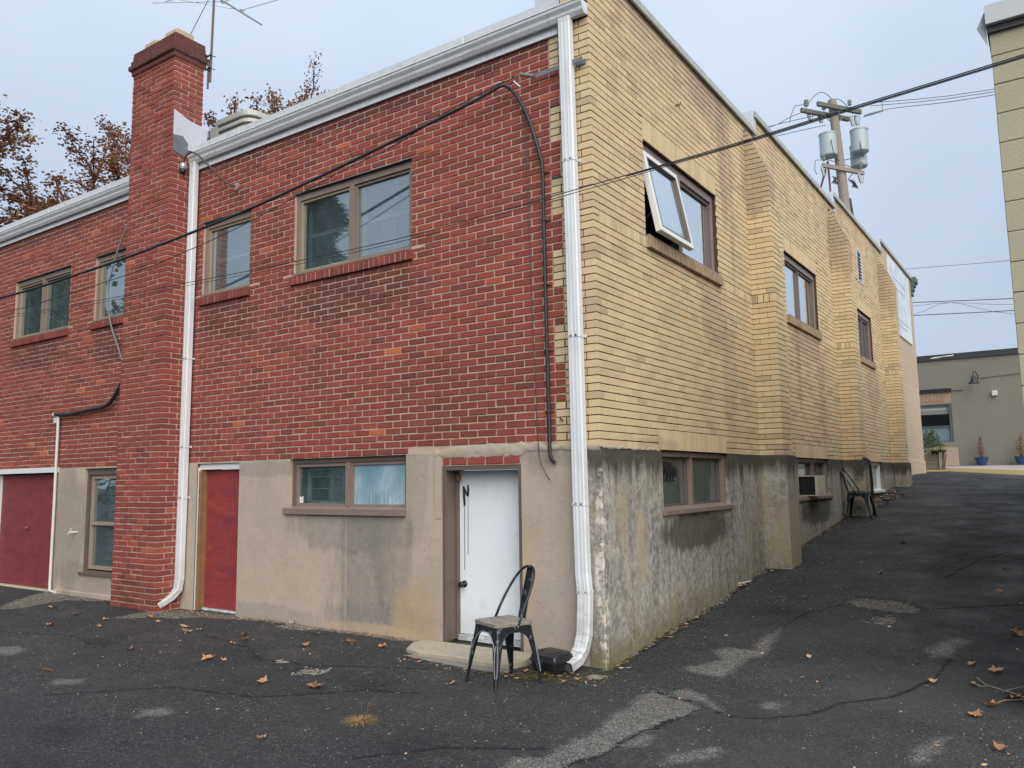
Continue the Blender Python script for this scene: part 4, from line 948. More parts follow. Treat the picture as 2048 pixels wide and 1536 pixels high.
for x0, x1, dz in ((-5.81, -0.31, 0.0), (-14, -6.77, -0.045)):
    b = MB(); b.box(x0, x1, -0.028, -0.006, 3.765+dz, 3.86+dz); b.box(x0, x1, -0.020, 0.0, 3.86+dz, 4.04+dz); b.build('fascia', WHITE, BLD)
    b = MB(); b.add([(x0,-0.035,3.995+dz),(x1,-0.035,3.995+dz),(x1,-0.022,4.115+dz),(x0,-0.022,4.115+dz),(x0,0.14,4.125+dz),(x1,0.14,4.125+dz)], [(0,1,2,3),(3,2,5,4)])
    o = b.build('roof_edge_flashing', GALV, BLD)
    for xx in np.arange(x0+0.9, x1, 1.75):
        q = MB(); q.add([(xx,-0.038,3.992+dz),(xx+0.03,-0.038,3.992+dz),(xx+0.03,-0.0255,4.118+dz),(xx,-0.0255,4.118+dz)], [(0,1,2,3)]); q.build('flashing_lap', WHITE, o)

# downspouts
def downspout(name, pts, hw, hd, straps, parent=BLD, tail=None, label=None):
    b = MB(); b.rtube(pts, hw, hd, (1,0,0)); o = b.build(name, WHITE, parent)
    p = [Vector(q) for q in pts]
    for z_ in straps:
        for i in range(len(p)-1):
            if min(p[i].z, p[i+1].z) <= z_ <= max(p[i].z, p[i+1].z):
                t = (z_-p[i].z)/(p[i+1].z-p[i].z); c0 = p[i].lerp(p[i+1], t)
                q = MB(); q.rtube([c0+Vector((0,0,-0.013)), c0+Vector((0,0,0.013))], hw+0.004, hd+0.004, (1,0,0)); q.box(c0.x-hw-0.02, c0.x+hw+0.02, -0.012, -0.006, z_-0.012, z_+0.012); q.build('strap', WHITE, o)
                for sx in (-1, 1): r_ = MB(); r_.lathe([(0.006,0),(0.006,0.004),(0.002,0.006)], (c0.x+sx*hw*0.55, c0.y-hd-0.011, z_), 8, 'y'); r_.build('screw', RUST, o)
                break
    # raised flutes down the front
    q = MB()
    for dx in (-0.33, 0.33):
        q.rtube([v+Vector((dx*hw,-hd-0.001,0)) for v in p[1:-2]], 0.006, 0.003, (1,0,0))
    q.build('flute', WHITE, o)
    return o
ds = downspout('downspout', [(-0.203,-0.072,3.852),(-0.203,-0.066,3.80),(-0.190,-0.062,2.6),(-0.178,-0.062,1.7),(-0.170,-0.062,0.3),(-0.165,-0.062,-0.45),(-0.158,-0.062,-1.03),(-0.138,-0.070,-1.20),(-0.136,-0.082,-1.34),(-0.140,-0.095,-1.52),(-0.150,-0.13,-1.63),(-0.165,-0.20,-1.70),(-0.185,-0.31,-1.738)], 0.060, 0.040, (2.52, -0.47, -1.18, 0.95))
ds['label'] = 'white downspout at the corner, dented and kinked at its foot'
ds2 = downspout('downspout', [(-5.745,-0.072,3.852),(-5.745,-0.066,3.78),(-5.752,-0.062,1.9),(-5.760,-0.062,-0.45),(-5.765,-0.062,-1.40),(-5.775,-0.075,-1.52),(-5.80,-0.14,-1.60),(-5.86,-0.27,-1.685)], 0.055, 0.038, (1.30, -0.42, 0.20))
ds2['label'] = 'white downspout beside the chimney, bent foot pointing left'
# ribbed elbow of the corner downspout; dark blocks painted as shade in the mouths
b = MB()
for t in np.linspace(0, 1, 7):
    cpt = [(-0.140,-0.095,-1.52),(-0.150,-0.13,-1.63),(-0.165,-0.20,-1.70),(-0.185,-0.31,-1.738)]; f_ = t*2.999; i_ = int(f_)
    p = Vector(cpt[i_]).lerp(Vector(cpt[i_+1]), f_-i_); dd_ = (Vector(cpt[i_+1])-Vector(cpt[i_])).normalized(); sd_ = Vector((1,0,0)); sd_ = (sd_-dd_*sd_.dot(dd_)).normalized()
    b.rtube([p-dd_*0.003, p+dd_*0.003], 0.0625, 0.0425, sd_)
b.build('elbow_rib', WHITE, ds)
b = MB(); b.box(-0.235, -0.135, -0.322, -0.31, -1.765, -1.712); b.build('spout_shadow', BLACK_AND_SHADE, ds)
b = MB(); b.box(-5.905, -5.815, -0.283, -0.275, -1.715, -1.668); b.build('spout_shadow', BLACK_AND_SHADE, ds2)
b = MB(); b.rtube([(-6.95,-0.06,-1.45),(-6.95,-0.09,-1.62),(-6.98,-0.2,-1.72)], 0.045, 0.03, (1,0,0)); o = b.build('downspout', WHITE, BLD); o['label'] = 'foot of a white downspout left of the chimney'

# ------------------------------------------------------------------ windows
def frame(b, u0, u1, z0, z1, w, n0, n1, wt=None, wb=None, **k):
    wt = w if wt is None else wt; wb = w if wb is None else wb
    b.box(u0, u0+w, n0, n1, z0, z1, **k); b.box(u1-w, u1, n0, n1, z0, z1, **k)
    b.box(u0+w, u1-w, n0+0.001, n1-0.001, z1-wt, z1, **k); b.box(u0+w, u1-w, n0+0.001, n1-0.001, z0, z0+wb, **k)
def recess(T, u0, u1, z0, z1, parent, n0=-0.14, n1=-0.9, curtain=None, cn=-0.45, mat=ROOM):
    b = MB(T); b.quad((u0,n1,z0),(u1,n1,z0),(u1,n1,z1),(u0,n1,z1)); b.quad((u0,n0,z0),(u0,n1,z0),(u0,n1,z1),(u0,n0,z1)); b.quad((u1,n1,z0),(u1,n0,z0),(u1,n0,z1),(u1,n1,z1))
    b.quad((u0,n0,z1),(u0,n1,z1),(u1,n1,z1),(u1,n0,z1)); b.quad((u0,n1,z0),(u0,n0,z0),(u1,n0,z0),(u1,n1,z0))
    b.build('room_recess', mat, parent)
    if curtain:
        for (a, e, m) in curtain:
            c = MB(T); n = max(4, int((e-a)/0.03)); vs = []
            for i in range(n+1):
                u = a+(e-a)*i/n; d = cn+0.015*math.sin(i*1.3)
                vs += [(u, d, z0+0.02), (u, d, z1-0.02)]
            c.add(vs, [(2*i, 2*i+2, 2*i+3, 2*i+1) for i in range(n)]); c.build('curtain', m, parent, smooth=True)
def pane(T, u0, u1, z0, z1, n, parent, mat=None, **k):
    b = MB(T); b.box(u0, u1, n-0.003, n+0.003, z0, z1); return b.build('pane', mat or GLASS, parent)

def red_window(u0, u1, z0, z1, split, meet=True, curt=None, inner_off=0.0):
    b = MB(TR)
    frame(b, u0, u1, z0, z1, 0.045, -0.10, -0.035, wt=0.075, wb=0.035)
    b.box(u0-0.05, u1+0.01, -0.10, 0.004, z1+0.001, z1+0.010, m=1)      # steel angle over the opening
    b.box(u0, u1, -0.06, 0.018, z0-0.012, z0+0.012)                      # sill nosing
    w = b.build('window', [TAUPE, BLACK_AND_SHADE], red_wall, bevel=0.002)
    cells = []
    edges = [u0+0.045] + [s for s in split] + [u1-0.045]
    for s in split:
        q = MB(TR); q.box(s-0.035, s+0.035, -0.10, -0.030, z0+0.03, z1-0.07); q.build('mullion', TAUPE, w)
    for i in range(len(edges)-1):
        a = edges[i]+(0.035 if i else 0); e = edges[i+1]-(0.035 if i < len(edges)-2 else 0)
        q = MB(TR); frame(q, a, e, z0+0.03, z1-0.075, 0.028, -0.115, -0.055); q.build('storm_sash', BRONZE if i % 2 == 0 else TAUPE, w)
        pane(TR, a+0.028, e-0.028, z0+0.058, z1-0.103, -0.085, w)
        q = MB(TR); frame(q, a+0.01, e-0.01, z0+0.03, z1-0.07, 0.045, -0.20, -0.16)
        if meet: zm = z0+(z1-z0)*0.50; q.box(a+0.05, e-0.05, -0.21, -0.155, zm-0.025, zm+0.02)
        q.build('inner_sash', GREYSASH, w)
        pane(TR, a+0.05, e-0.05, z0+0.07, z1-0.11, -0.18, w, GLASS_DIM)
    recess(TR, u0, u1, z0, z1, w, curtain=curt)
    return w
red_window(-3.87, -2.10, 2.08, 3.03, [-2.985], curt=[(-3.80,-3.35,CURT),(-2.95,-2.72,CURTL)])
red_window(-5.595, -4.665, 2.08, 3.03, [], curt=[(-5.55,-5.05,CURT),(-5.0,-4.7,CURTL)])
red_window(-10.595, -8.87, 2.08, 3.03, [-9.75], meet=False, curt=[(-9.7,-9.3,CURT)])
red_window(-8.16, -7.20, 2.08, 3.03, [], meet=False, curt=[(-8.1,-7.8,CURTL)])

# low window, red side
b = MB(TR); frame(b, -3.875, -2.16, -0.60, 0.0, 0.045, -0.10, -0.045, wt=0.05, wb=0.02); b.box(-3.875, -2.16, -0.10, -0.055, -0.06, -0.0); w = b.build('window', TAUPE_D, PL)
q = MB(TR); q.add([(-3.93,0.045,-0.60),(-2.15,0.045,-0.60),(-2.15,0.045,-0.535),(-3.93,0.045,-0.535),(-3.93,-0.06,-0.515),(-2.15,-0.06,-0.515),(-3.93,0.0,-0.60),(-2.15,0.0,-0.60),(-3.93,-0.06,-0.6),(-2.15,-0.06,-0.6)], [(0,1,2,3),(3,2,5,4),(0,6,7,1),(0,3,4,8),(1,9,5,2)]); q.build('sill', TAUPE, w, bevel=0.003)
q = MB(TR); q.box(-3.04, -2.98, -0.10, -0.035, -0.515, -0.055); q.build('mullion', TAUPE, w)
q = MB(TR); frame(q, -3.83, -3.04, -0.515, -0.06, 0.03, -0.11, -0.06); q.build('sash', TAUPE, w)
q = MB(TR); frame(q, -2.98, -2.205, -0.515, -0.06, 0.025, -0.11, -0.06); q.build('sash', TAUPE, w)
pane(TR, -3.80, -3.07, -0.485, -0.09, -0.085, w, GLASS); pane(TR, -2.955, -2.23, -0.49, -0.085, -0.085, w, FOG)
q = MB(TR); frame(q, -3.80, -3.07, -0.50, -0.08, 0.04, -0.22, -0.19)
for du in (-3.42, -3.24): q.box(du, du+0.014, -0.22, -0.19, -0.46, -0.12)
for dz in (-0.33, -0.20): q.box(-3.76, -3.11, -0.218, -0.192, dz, dz+0.006)
q.build('inner_sash', CURTL, w); recess(TR, -3.87, -2.16, -0.60, 0.0, w, curtain=[(-3.74,-3.43,CURTL)])
q = MB(TR); q.add([(-3.795,-0.078,-0.48),(-3.735,-0.078,-0.48),(-3.735,-0.078,-0.40),(-3.76,-0.078,-0.42),(-3.795,-0.078,-0.405)], [(0,1,2,3,4)]); q.build('sticker', OFFWHITE, w)

# tall basement window at the left
b = MB(TR); frame(b, -8.165, -7.15, -1.45, -0.02, 0.05, -0.10, -0.03, wt=0.09, wb=0.03); b.box(-8.19, -7.10, -0.10, 0.03, -1.475, -1.44); w = b.build('window', TAUPE_D, PL, bevel=0.002)
q = MB(TR); frame(q, -8.10, -7.25, -1.40, -0.12, 0.045, -0.13, -0.06); q.box(-8.06, -7.29, -0.125, -0.055, -0.80, -0.755); q.build('sash', BRONZE, w)
pane(TR, -8.055, -7.30, -0.755, -0.165, -0.09, w, GLASS); pane(TR, -8.055, -7.30, -1.355, -0.80, -0.095, w, GLASS)
recess(TR, -8.165, -7.15, -1.45, -0.02, w, curtain=[(-7.9,-7.3,CURTL)])
q = MB(TR)
for zz in np.arange(-1.3, -0.2, 0.115): q.box(-8.05, -7.3, -0.30, -0.285, zz, zz+0.085)
q.build('blind_slats', CURT, w, 'stuff')

# yellow windows
def yel_window(u0, u1, z0, z1, split, parent, shades=True):
    b = MB(TY); frame(b, u0, u1, z0, z1, 0.05, -0.12, -0.045, wt=0.085, wb=0.03); b.box(u0, u1, -0.06, 0.035, z0-0.012, z0+0.018)
    w = b.build('window', TAUPE, parent, bevel=0.002)
    for s in split: q = MB(TY); q.box(s-0.05, s+0.05, -0.12, -0.040, z0+0.03, z1-0.08); q.build('mullion', TAUPE, w)
    return w
W1 = yel_window(1.065, 3.065, 2.08, 3.065, [2.03], b_y)
q = MB(TY); frame(q, 2.08, 3.015, 2.11, 2.98, 0.035, -0.13, -0.07); q.build('sash', TAUPE_D, W1); pane(TY, 2.115, 2.98, 2.145, 2.945, -0.10, W1, GLASS_CLEAR)
recess(TY, 1.065, 3.065, 2.08, 3.065, W1, n0=-0.15, curtain=[(2.6,3.0,CURTL)], cn=-0.25)
# the awning sash swung out at the bottom
hz, ang = 2.975, R(11)
def TA(u, n, z_):      # local: u along, n outwards, z below hinge
    x = n*math.cos(ang) - z_*math.sin(ang); zz = hz + z_*math.cos(ang) + n*math.sin(ang); return (x-0.05, u, zz)
q = MB(TA); frame(q, 1.10, 1.94, -0.87, 0.0, 0.055, -0.03, 0.03); sash = q.build('open_sash', OFFWHITE, W1, bevel=0.004)
q = MB(TA); frame(q, 1.155, 1.885, -0.815, -0.055, 0.012, 0.005, 0.032); q.build('glazing_bead', TAUPE_D, sash)
q = MB(TA); q.box(1.155, 1.885, -0.006, 0.0, -0.815, -0.055); q.build('pane', GLASS_CLEAR, sash)
q = MB(TA); q.box(1.16, 1.88, -0.02, -0.012, -0.81, -0.06); q.build('blind', CURTL, sash)
q = MB(); q.tube([(-0.05,1.12,2.25),(0.06,1.115,2.35)], 0.008, 6); q.build('window_stay', BLACKM, W1); q = MB(); q.tube([(-0.08,1.5,2.12),(0.05,1.5,2.20)], 0.008, 6); q.build('window_stay', BLACKM, W1)
q = MB(TY); q.box(1.42, 1.52, -0.2, -0.15, 2.10, 2.20); q.box(1.56, 1.72, -0.2, -0.16, 2.10, 2.16); q.build('bottles_on_sill', OFFWHITE, W1)
W2 = yel_window(5.905, 7.785, 2.08, 3.065, [], b_y)
q = MB(TY); frame(q, 5.955, 7.735, 2.11, 2.98, 0.03, -0.13, -0.07); q.box(6.83, 6.87, -0.13, -0.06, 2.13, 2.95); q.build('sash', TAUPE_D, W2); pane(TY, 5.99, 6.83, 2.14, 2.95, -0.10, W2, GLASS_CLEAR); pane(TY, 6.87, 7.70, 2.14, 2.95, -0.10, W2, GLASS_CLEAR); recess(TY, 5.905, 7.785, 2.08, 3.065, W2, n0=-0.15)
W3 = yel_window(11.005, 12.415, 2.08, 3.065, [], b_y)
q = MB(TY); frame(q, 11.055, 12.365, 2.11, 2.98, 0.04, -0.13, -0.07); q.box(11.69, 11.73, -0.13, -0.06, 2.13, 2.95); q.build('sash', TAUPE_D, W3); pane(TY, 11.095, 11.69, 2.15, 2.94, -0.10, W3); pane(TY, 11.73, 12.325, 2.15, 2.94, -0.10, W3); recess(TY, 11.005, 12.415, 2.08, 3.065, W3, n0=-0.15)
# louvre vent
b = MB(TY); frame(b, 11.28, 11.76, 3.68, 4.38, 0.04, -0.06, 0.012); vent = b.build('vent', GALV, b_y); b = MB(TY); b.quad((11.3,-0.08,3.7),(11.74,-0.08,3.7),(11.74,-0.08,4.36),(11.3,-0.08,4.36)); b.build('vent_back', BLACK_AND_SHADE, vent)
for q_ in range(9):
    b = MB(TY); z_ = 3.74+q_*0.07; b.add([(11.32,0.005,z_),(11.72,0.005,z_),(11.72,-0.05,z_+0.045),(11.32,-0.05,z_+0.045),(11.32,0.005,z_+0.006),(11.72,0.005,z_+0.006),(11.72,-0.05,z_+0.051),(11.32,-0.05,z_+0.051)], [(0,1,2,3),(7,6,5,4),(0,4,5,1)]); b.build('louvre', GALV, vent)

# low windows, yellow side
def low_window(u0, u1, split, fm=TAUPE, gm=GLASS, sm=TAUPE_D):
    b = MB(TY); frame(b, u0, u1, -0.60, 0.0, 0.045, -0.14, -0.03, wt=0.055, wb=0.02); w = b.build('window', fm, CB, bevel=0.002)
    q = MB(TY); q.add([(u0-0.04,0.045,-0.62),(u1+0.06,0.045,-0.62),(u1+0.06,0.045,-0.575),(u0-0.04,0.045,-0.575),(u0-0.04,-0.07,-0.545),(u1+0.06,-0.07,-0.545),(u0-0.04,-0.07,-0.62),(u1+0.06,-0.07,-0.62)], [(0,1,2,3),(3,2,5,4),(0,3,4,6),(1,7,5,2),(0,6,7,1)]); q.build('sill', fm, w, bevel=0.003)
    ed = [u0+0.045]+split+[u1-0.045]
    for s in split: q = MB(TY); q.box(s-0.025, s+0.025, -0.14, -0.04, -0.55, -0.055); q.build('mullion', fm, w)
    for i in range(len(ed)-1):
        a = ed[i]+(0.025 if i else 0); e = ed[i+1]-(0.025 if i < len(ed)-2 else 0)
        q = MB(TY); frame(q, a, e, -0.555, -0.055, 0.03, -0.13, -0.08); q.build('sash', sm, w); pane(TY, a+0.03, e-0.03, -0.525, -0.085, -0.105, w, gm)
    return w
L1 = low_window(1.225, 3.045, [2.08])
recess(TY, 1.225, 3.045, -0.60, 0.0, L1, n0=-0.16, curtain=[(1.35,2.0,CURT)], cn=-0.3)
q = MB(TY); q.cbox(1.3, 2.95, -0.40, -0.25, -0.60, -0.36, 0.02); q.cbox(2.15, 2.85, -0.36, -0.2, -0.34, -0.12, 0.05); q.build('clutter_inside', plain('grey_cloth', (0.10,0.125,0.13), 0.9, var=0.4, sc=9), L1)
# painted scribble on the glass
q = MB(); P_ = []
for i in range(34):
    t = i/33; P_.append((-0.090, 1.36+0.42*t, -0.15+0.075*math.sin(i*1.35)-0.05*t))
q.tube(P_, 0.008, 5)
P_ = [(-0.090, 1.42+0.30*i/15, -0.27+0.035*math.sin(i*1.6)) for i in range(16)]; q.tube(P_, 0.006, 5); q.build('paint_scribble', BLACKM, L1)
L2 = low_window(5.975, 7.795, [7.02]); recess(TY, 5.975, 7.795, -0.60, 0.0, L2, n0=-0.16, curtain=[(7.05,7.7,CURTL)], cn=-0.2)
L3 = low_window(11.235, 12.415, [], fm=OFFWHITE, gm=GLASS, sm=OFFWHITE); recess(TY, 11.235, 12.415, -0.60, 0.0, L3, n0=-0.16, curtain=[(11.3,12.35,CURTL)], cn=-0.2)

# ------------------------------------------------------------------ doors
# white door in a deep frame
b = MB(TR); b.box(-1.705,-1.665,-0.20,-0.004,-1.74,-0.125); b.box(-0.835,-0.795,-0.20,-0.004,-1.74,-0.125); b.box(-1.665,-0.835,-0.20,-0.006,-0.165,-0.125)
b.box(-1.665,-1.650,-0.22,-0.155,-1.74,-0.165); DF = b.build('door_frame', TAUPE_D, PL, bevel=0.002)
b = MB(TR); b.cbox(-1.652,-0.838,-0.245,-0.200,-1.695,-0.168,0.003); WD = b.build('white_door', DOORW, DF); WD['label'] = 'white flush door with a black painted letter'
b = MB(TR); b.box(-1.66,-0.83,-0.25,-0.17,-1.75,-1.70); b.build('threshold', WHITE, DF)
b = MB(); b.lathe([(0.032,0),(0.032,-0.006),(0.012,-0.012),(0.012,-0.035),(0.026,-0.045),(0.030,-0.060),(0.024,-0.074),(0.008,-0.078)], (-1.595,0.200,-1.235), 16, 'y'); b.build('door_knob', BLACKM, WD, smooth=True)
b = MB(TR); b.box(-1.64,-1.60,-0.155,-0.14,-0.26,-0.20); b.build('hinge_plate', RUST, DF)
b = MB(); yq = 0.1975   # the letter N with its runs of paint, brushed on
b.tube([(-1.600,yq,-0.318),(-1.596,yq,-0.36),(-1.590,yq,-0.455),(-1.587,yq,-0.50)], [0.010,0.012,0.012,0.010], 8); b.tube([(-1.602,yq,-0.318),(-1.58,yq,-0.355),(-1.562,yq,-0.395),(-1.547,yq,-0.405)], 0.009, 8); b.tube([(-1.547,yq,-0.405),(-1.543,yq,-0.36),(-1.546,yq,-0.305)], [0.011,0.012,0.009], 8)
b.tube([(-1.590,yq+0.001,-0.50),(-1.592,yq+0.001,-0.75),(-1.590,yq+0.001,-0.95),(-1.594,yq+0.001,-1.10)], 0.0028, 5); b.tube([(-1.547,yq+0.001,-0.40),(-1.549,yq+0.001,-0.70),(-1.552,yq+0.001,-0.955)], 0.0026, 5)
b.build('painted_letter', BLACKM, WD)

# narrow red door with a timber jamb
b = MB(TR); b.box(-5.565,-5.545,-0.20,0.004,-1.76,-0.02); b.box(-5.545,-5.535,-0.16,0.002,-1.76,-0.06,m=1); b.box(-5.54,-4.75,-0.12,-0.02,-0.085,-0.018,m=2)
RF = b.build('red_door_frame', [TAUPE_D, OFFWHITE, OFFWHITE], PL)
b = MB(TR); b.cbox(-5.535,-5.497,-0.10,-0.004,-1.76,-0.10,0.004); b.cbox(-5.497,-5.470,-0.12,-0.050,-1.76,-0.085,0.003); jb = b.build('timber_jamb', WOODBR, RF)
b = MB()
for z_ in (-1.5, -1.0, -0.45, -0.35): b.lathe([(0.010,0),(0.010,-0.003)], (-5.517, 0.004, z_), 10, 'y')
b.build('bolt_holes', BLACKM, jb, 'stuff')
b = MB(TR); b.cbox(-5.470,-4.752,-0.12,-0.085,-1.725,-0.09,0.003); RD = b.build('red_door', DOORR, RF)
b = MB(TR); b.box(-5.47,-4.752,-0.14,-0.06,-1.765,-1.73); b.build('threshold', WHITE, RF)
b = MB(); b.lathe([(0.014,0),(0.014,-0.03),(0.02,-0.04),(0.012,-0.055)], (-4.785,0.085,-1.02), 12, 'y'); b.build('door_handle', OFFWHITE, RD, smooth=True)
b = MB(TR); b.cbox(-5.62,-4.62,-0.2,0.05,-1.83,-1.765,0.012); b.build('door_sill', CEMENT, PL)

# double maroon doors at the left
b = MB(TR); b.box(-10.80,-8.90,-0.15,0.05,-0.06,0.015); b.box(-10.80,-10.765,-0.15,0.02,-1.76,-0.06); GF = b.build('garage_door_frame', WHITE, PL, bevel=0.004)
b = MB(TR); b.quad((-10.78,-0.13,-1.76),(-8.93,-0.13,-1.76),(-8.93,-0.13,-0.06),(-10.78,-0.13,-0.06)); b.build('dark_gap', BLACK_AND_SHADE, GF)  # dark sheet put in for the shade between the door leaves
for a, e in ((-10.765,-9.872),(-9.858,-8.935)):
    b = MB(TR); b.cbox(a, e, -0.10, -0.055, -1.74, -0.07, 0.004); GD = b.build('garage_door_leaf', GARR, GF)
b = MB(); b.lathe([(0.02,0),(0.02,-0.02),(0.028,-0.03),(0.02,-0.05)], (-9.83,0.055,-0.88), 12, 'y'); b.build('door_knob', RUST, GD, smooth=True)
b = MB(TR)
for z_ in (-1.45,-0.5): b.box(-8.965,-8.94,-0.055,-0.045,z_,z_+0.14)
b.build('hinge', RUST, GD)
b = MB(TR); b.cbox(-10.9,-8.95,-0.1,0.04,-1.86,-1.745,0.01); b.build('door_sill', CEMENT, PL)
b = MB(TR); b.cbox(-8.80,-7.0,-0.0,0.05,-1.86,-1.70,0.015); b.build('plinth_edge', PLASTER, PL)

# ------------------------------------------------------------------ stoop
b = MB(); rng2 = random.Random(4)
poly = [(-1.88,-0.03),(-1.90,-0.20),(-1.78,-0.42),(-1.6,-0.47),(-1.2,-0.46),(-0.9,-0.50),(-0.66,-0.47),(-0.60,-0.25),(-0.66,-0.02)]
b.prism(poly, -1.86, -1.735); st = b.build('concrete_step', plain('step_concrete', (0.36,0.32,0.24), 0.95, var=0.25, sc=7, bump=0.9, dirt=((0.16,0.14,0.10),0.6)), bevel=0.012)
tag(st, 'low worn concrete step at the foot of the white door', 'step')
b = MB(); b.prism([(-1.98,-0.30),(-1.86,-0.52),(-1.3,-0.56),(-0.8,-0.585),(-0.58,-0.55),(-0.62,-0.42),(-1.7,-0.40),(-1.9,-0.12)], -1.86, -1.772); b.build('lower_lip', plain('dark_step_concrete', (0.20,0.19,0.165), 0.95, var=0.3, sc=9, bump=0.9), st, bevel=0.01)

# ------------------------------------------------------------------ chairs
def worn_metal():
    k = NT('worn_black_steel'); n = k.noise(16, 8, 0.75); c = k.mix(k.ramp(n, [(0.55, 0), (0.68, 1)]), (0.014,0.017,0.022), (0.24,0.27,0.30))
    k.col(c).rough(0.38).metal(0.35).spec(0.6); return k.m
STEEL = worn_metal(); EDGE = plain('rubbed_steel_edge', (0.34,0.37,0.40), 0.35, metal=0.5, var=0.4, sc=30)
def seatwood():
    k = NT('grey_seat_wood'); v = k.scale(k.objc(), (4, 60, 60)); n = k.noise(1.0, 6, 0.6, v, dist=1.5)
    k.col(k.ramp(n, [(0.25,(0.085,0.068,0.055)),(0.5,(0.22,0.19,0.16)),(0.75,(0.36,0.325,0.285))])).rough(0.7); k.bump(n, 0.3, 0.002); return k.m
SEATW = seatwood()
def make_chair(wood=True):
    root = empty('metal_chair')
    H, tw, bw = 0.435, 0.160, 0.215     # seat height, half width at seat, at floor
    def P(sx, sy, z_): t = z_/H; w = bw+(tw-bw)*t; return Vector((sx*w, sy*w, z_))
    for sx in (-1, 1):
        for sy in (-1, 1):
            b = MB(); lv = []; N_ = 10
            for i in range(N_+1):
                z_ = 0.02+(H-0.03)*i/N_; c = P(sx, sy, z_); w = 0.022+0.052*(z_/H)**1.25; e = 0.35*w
                lv += [c+Vector((-sx*w, 0, 0)), c+Vector((-sx*e, 0, 0)), c+Vector((-sx*e*0.3, -sy*e*0.3, 0)), c+Vector((0, -sy*e, 0)), c+Vector((0, -sy*w, 0)),
                       c+Vector((-sx*0.006, -sy*w, 0)), c+Vector((-sx*(e+0.002), -sy*(e+0.002), 0)), c+Vector((-sx*w, -sy*0.006, 0))]
            fs = [(i*8+j, i*8+(j+1)%8, (i+1)*8+(j+1)%8, (i+1)*8+j) for i in range(N_) for j in range(8)]; b.add(lv, fs)
            lg = b.build('leg', STEEL, root)
            # raised capsule bead down the corner
            d = Vector((sx, sy, 0)).normalized(); t_ = Vector((-sy, sx, 0)).normalized(); L_, R_ = [], []
            for i in range(9):
                z_ = 0.09+0.22*i/8; wd = 0.014*math.sin(math.pi*min(1, max(0.12, i/8*0.88+0.06)))**0.5; c = P(sx, sy, z_)-d*0.0035; L_.append(c+t_*wd); R_.append(c-t_*wd)
            q = MB(); q.tube(L_+R_[::-1]+[L_[0]], 0.0028, 6); q.build('leg_bead', EDGE, lg)
            q = MB(); c = P(sx, sy, 0.0); q.tube([c+Vector((-sx*0.01,-sy*0.01,0)), P(sx,sy,0.03)+Vector((-sx*0.01,-sy*0.01,0))], [0.013,0.015], 8); q.build('foot', BLACK, lg)
    # arched aprons
    for ax in range(4):
        a = ax*math.pi/2; Rz = Matrix.Rotation(a, 3, 'Z'); b = MB(); vs = []; N_ = 24
        for i in range(N_+1):
            s = -1+2*i/N_; zt = H-0.005; zb = H-0.045-0.14*abs(s)**3.2
            for z_, off in ((zt, 0), (zb, 0)):
                w = bw+(tw-bw)*z_/H; vs.append(Rz @ Vector((s*w*0.90, -w+0.001, z_)))
        vs2 = [v + (Rz @ Vector((0, 0.005, 0))) for v in vs]; n2 = len(vs)
        fs = [(2*i, 2*i+2, 2*i+3, 2*i+1) for i in range(N_)] + [(n2+2*i+1, n2+2*i+3, n2+2*i+2, n2+2*i) for i in range(N_)] + [(2*i+1, 2*i+3, n2+2*i+3, n2+2*i+1) for i in range(N_)]
        b.add(vs+vs2, fs); ap = b.build('apron', STEEL, root)
        q = MB(); q.tube([vs[2*i+1] for i in range(N_+1)], 0.004, 6); q.build('apron_rim', EDGE if ax == 0 else STEEL, ap)
    # seat
    pts = []
    hw = 0.170; r_ = 0.045
    for cx, cy, a0 in ((1,-1,-90),(1,1,0),(-1,1,90),(-1,-1,180)):
        for q_ in range(7): a = R(a0+15*q_); pts.append((cx*(hw-r_)+r_*math.cos(a), cy*(hw-r_)+r_*math.sin(a)))
    b = MB(); b.prism(pts, H-0.004, H+(0.026 if wood else 0.012)); b.build('seat', SEATW if wood else STEEL, root, bevel=0.006)
    # hoop back
    hp = []
    for i in range(25):
        t = i/24; a = math.pi*t
        x = -math.cos(a)*0.172; h = math.sin(a)**0.62
        x = -math.copysign(abs(math.cos(a))**0.75, math.cos(a))*0.168*(1-0.10*h)
        hp.append(Vector((x, 0.02+0.235*h**1.1, H-0.01+0.42*h)))
    b = MB(); b.tube(hp, 0.0105, 10); hoop = b.build('back_hoop', STEEL, root, smooth=True)
    q = MB(); q.tube([p+Vector((0, 0.008, 0.004)) for p in hp[6:19]], 0.006, 6); q.build('hoop_wear', EDGE, hoop)
    for sx in (-1, 1):
        q = MB(); q.lathe([(0.008,0),(0.006,0.004)], (sx*0.176, 0.02, H-0.005), 10, 'x'); q.build('rivet', EDGE, hoop)
    # splat
    b = MB(); vs = []
    for i in range(9):
        t = i/8; z_ = H+0.0+0.405*t; y_ = 0.165+0.095*t; w = 0.052-0.012*t
        for s in (-1, -0.5, 0, 0.5, 1): vs.append((s*w, y_+0.012*(1-s*s), z_))
    vs2 = [(x, y_+0.003, z_) for x, y_, z_ in vs]; n2 = len(vs)
    fs = [(i*5+j, i*5+j+1, (i+1)*5+j+1, (i+1)*5+j) for i in range(8) for j in range(4)]; b.add(vs+vs2, fs+[tuple(n2+k_ for k_ in f[::-1]) for f in fs]+[(i*5, (i+1)*5, n2+(i+1)*5, n2+i*5) for i in range(8)]+[((i+1)*5+4, i*5+4, n2+i*5+4, n2+(i+1)*5+4) for i in range(8)])
    sp = b.build('back_splat', STEEL, root, smooth=True)
    q = MB(); LL = [(-0.018, 0.18+0.095*t+0.006, H+0.405*t) for t in np.linspace(0.12, 0.8, 7)]; RR = [(0.018, y_, z_) for _, y_, z_ in LL]; q.tube(LL+RR[::-1]+[LL[0]], 0.0028, 6); q.build('splat_bead', EDGE, sp)
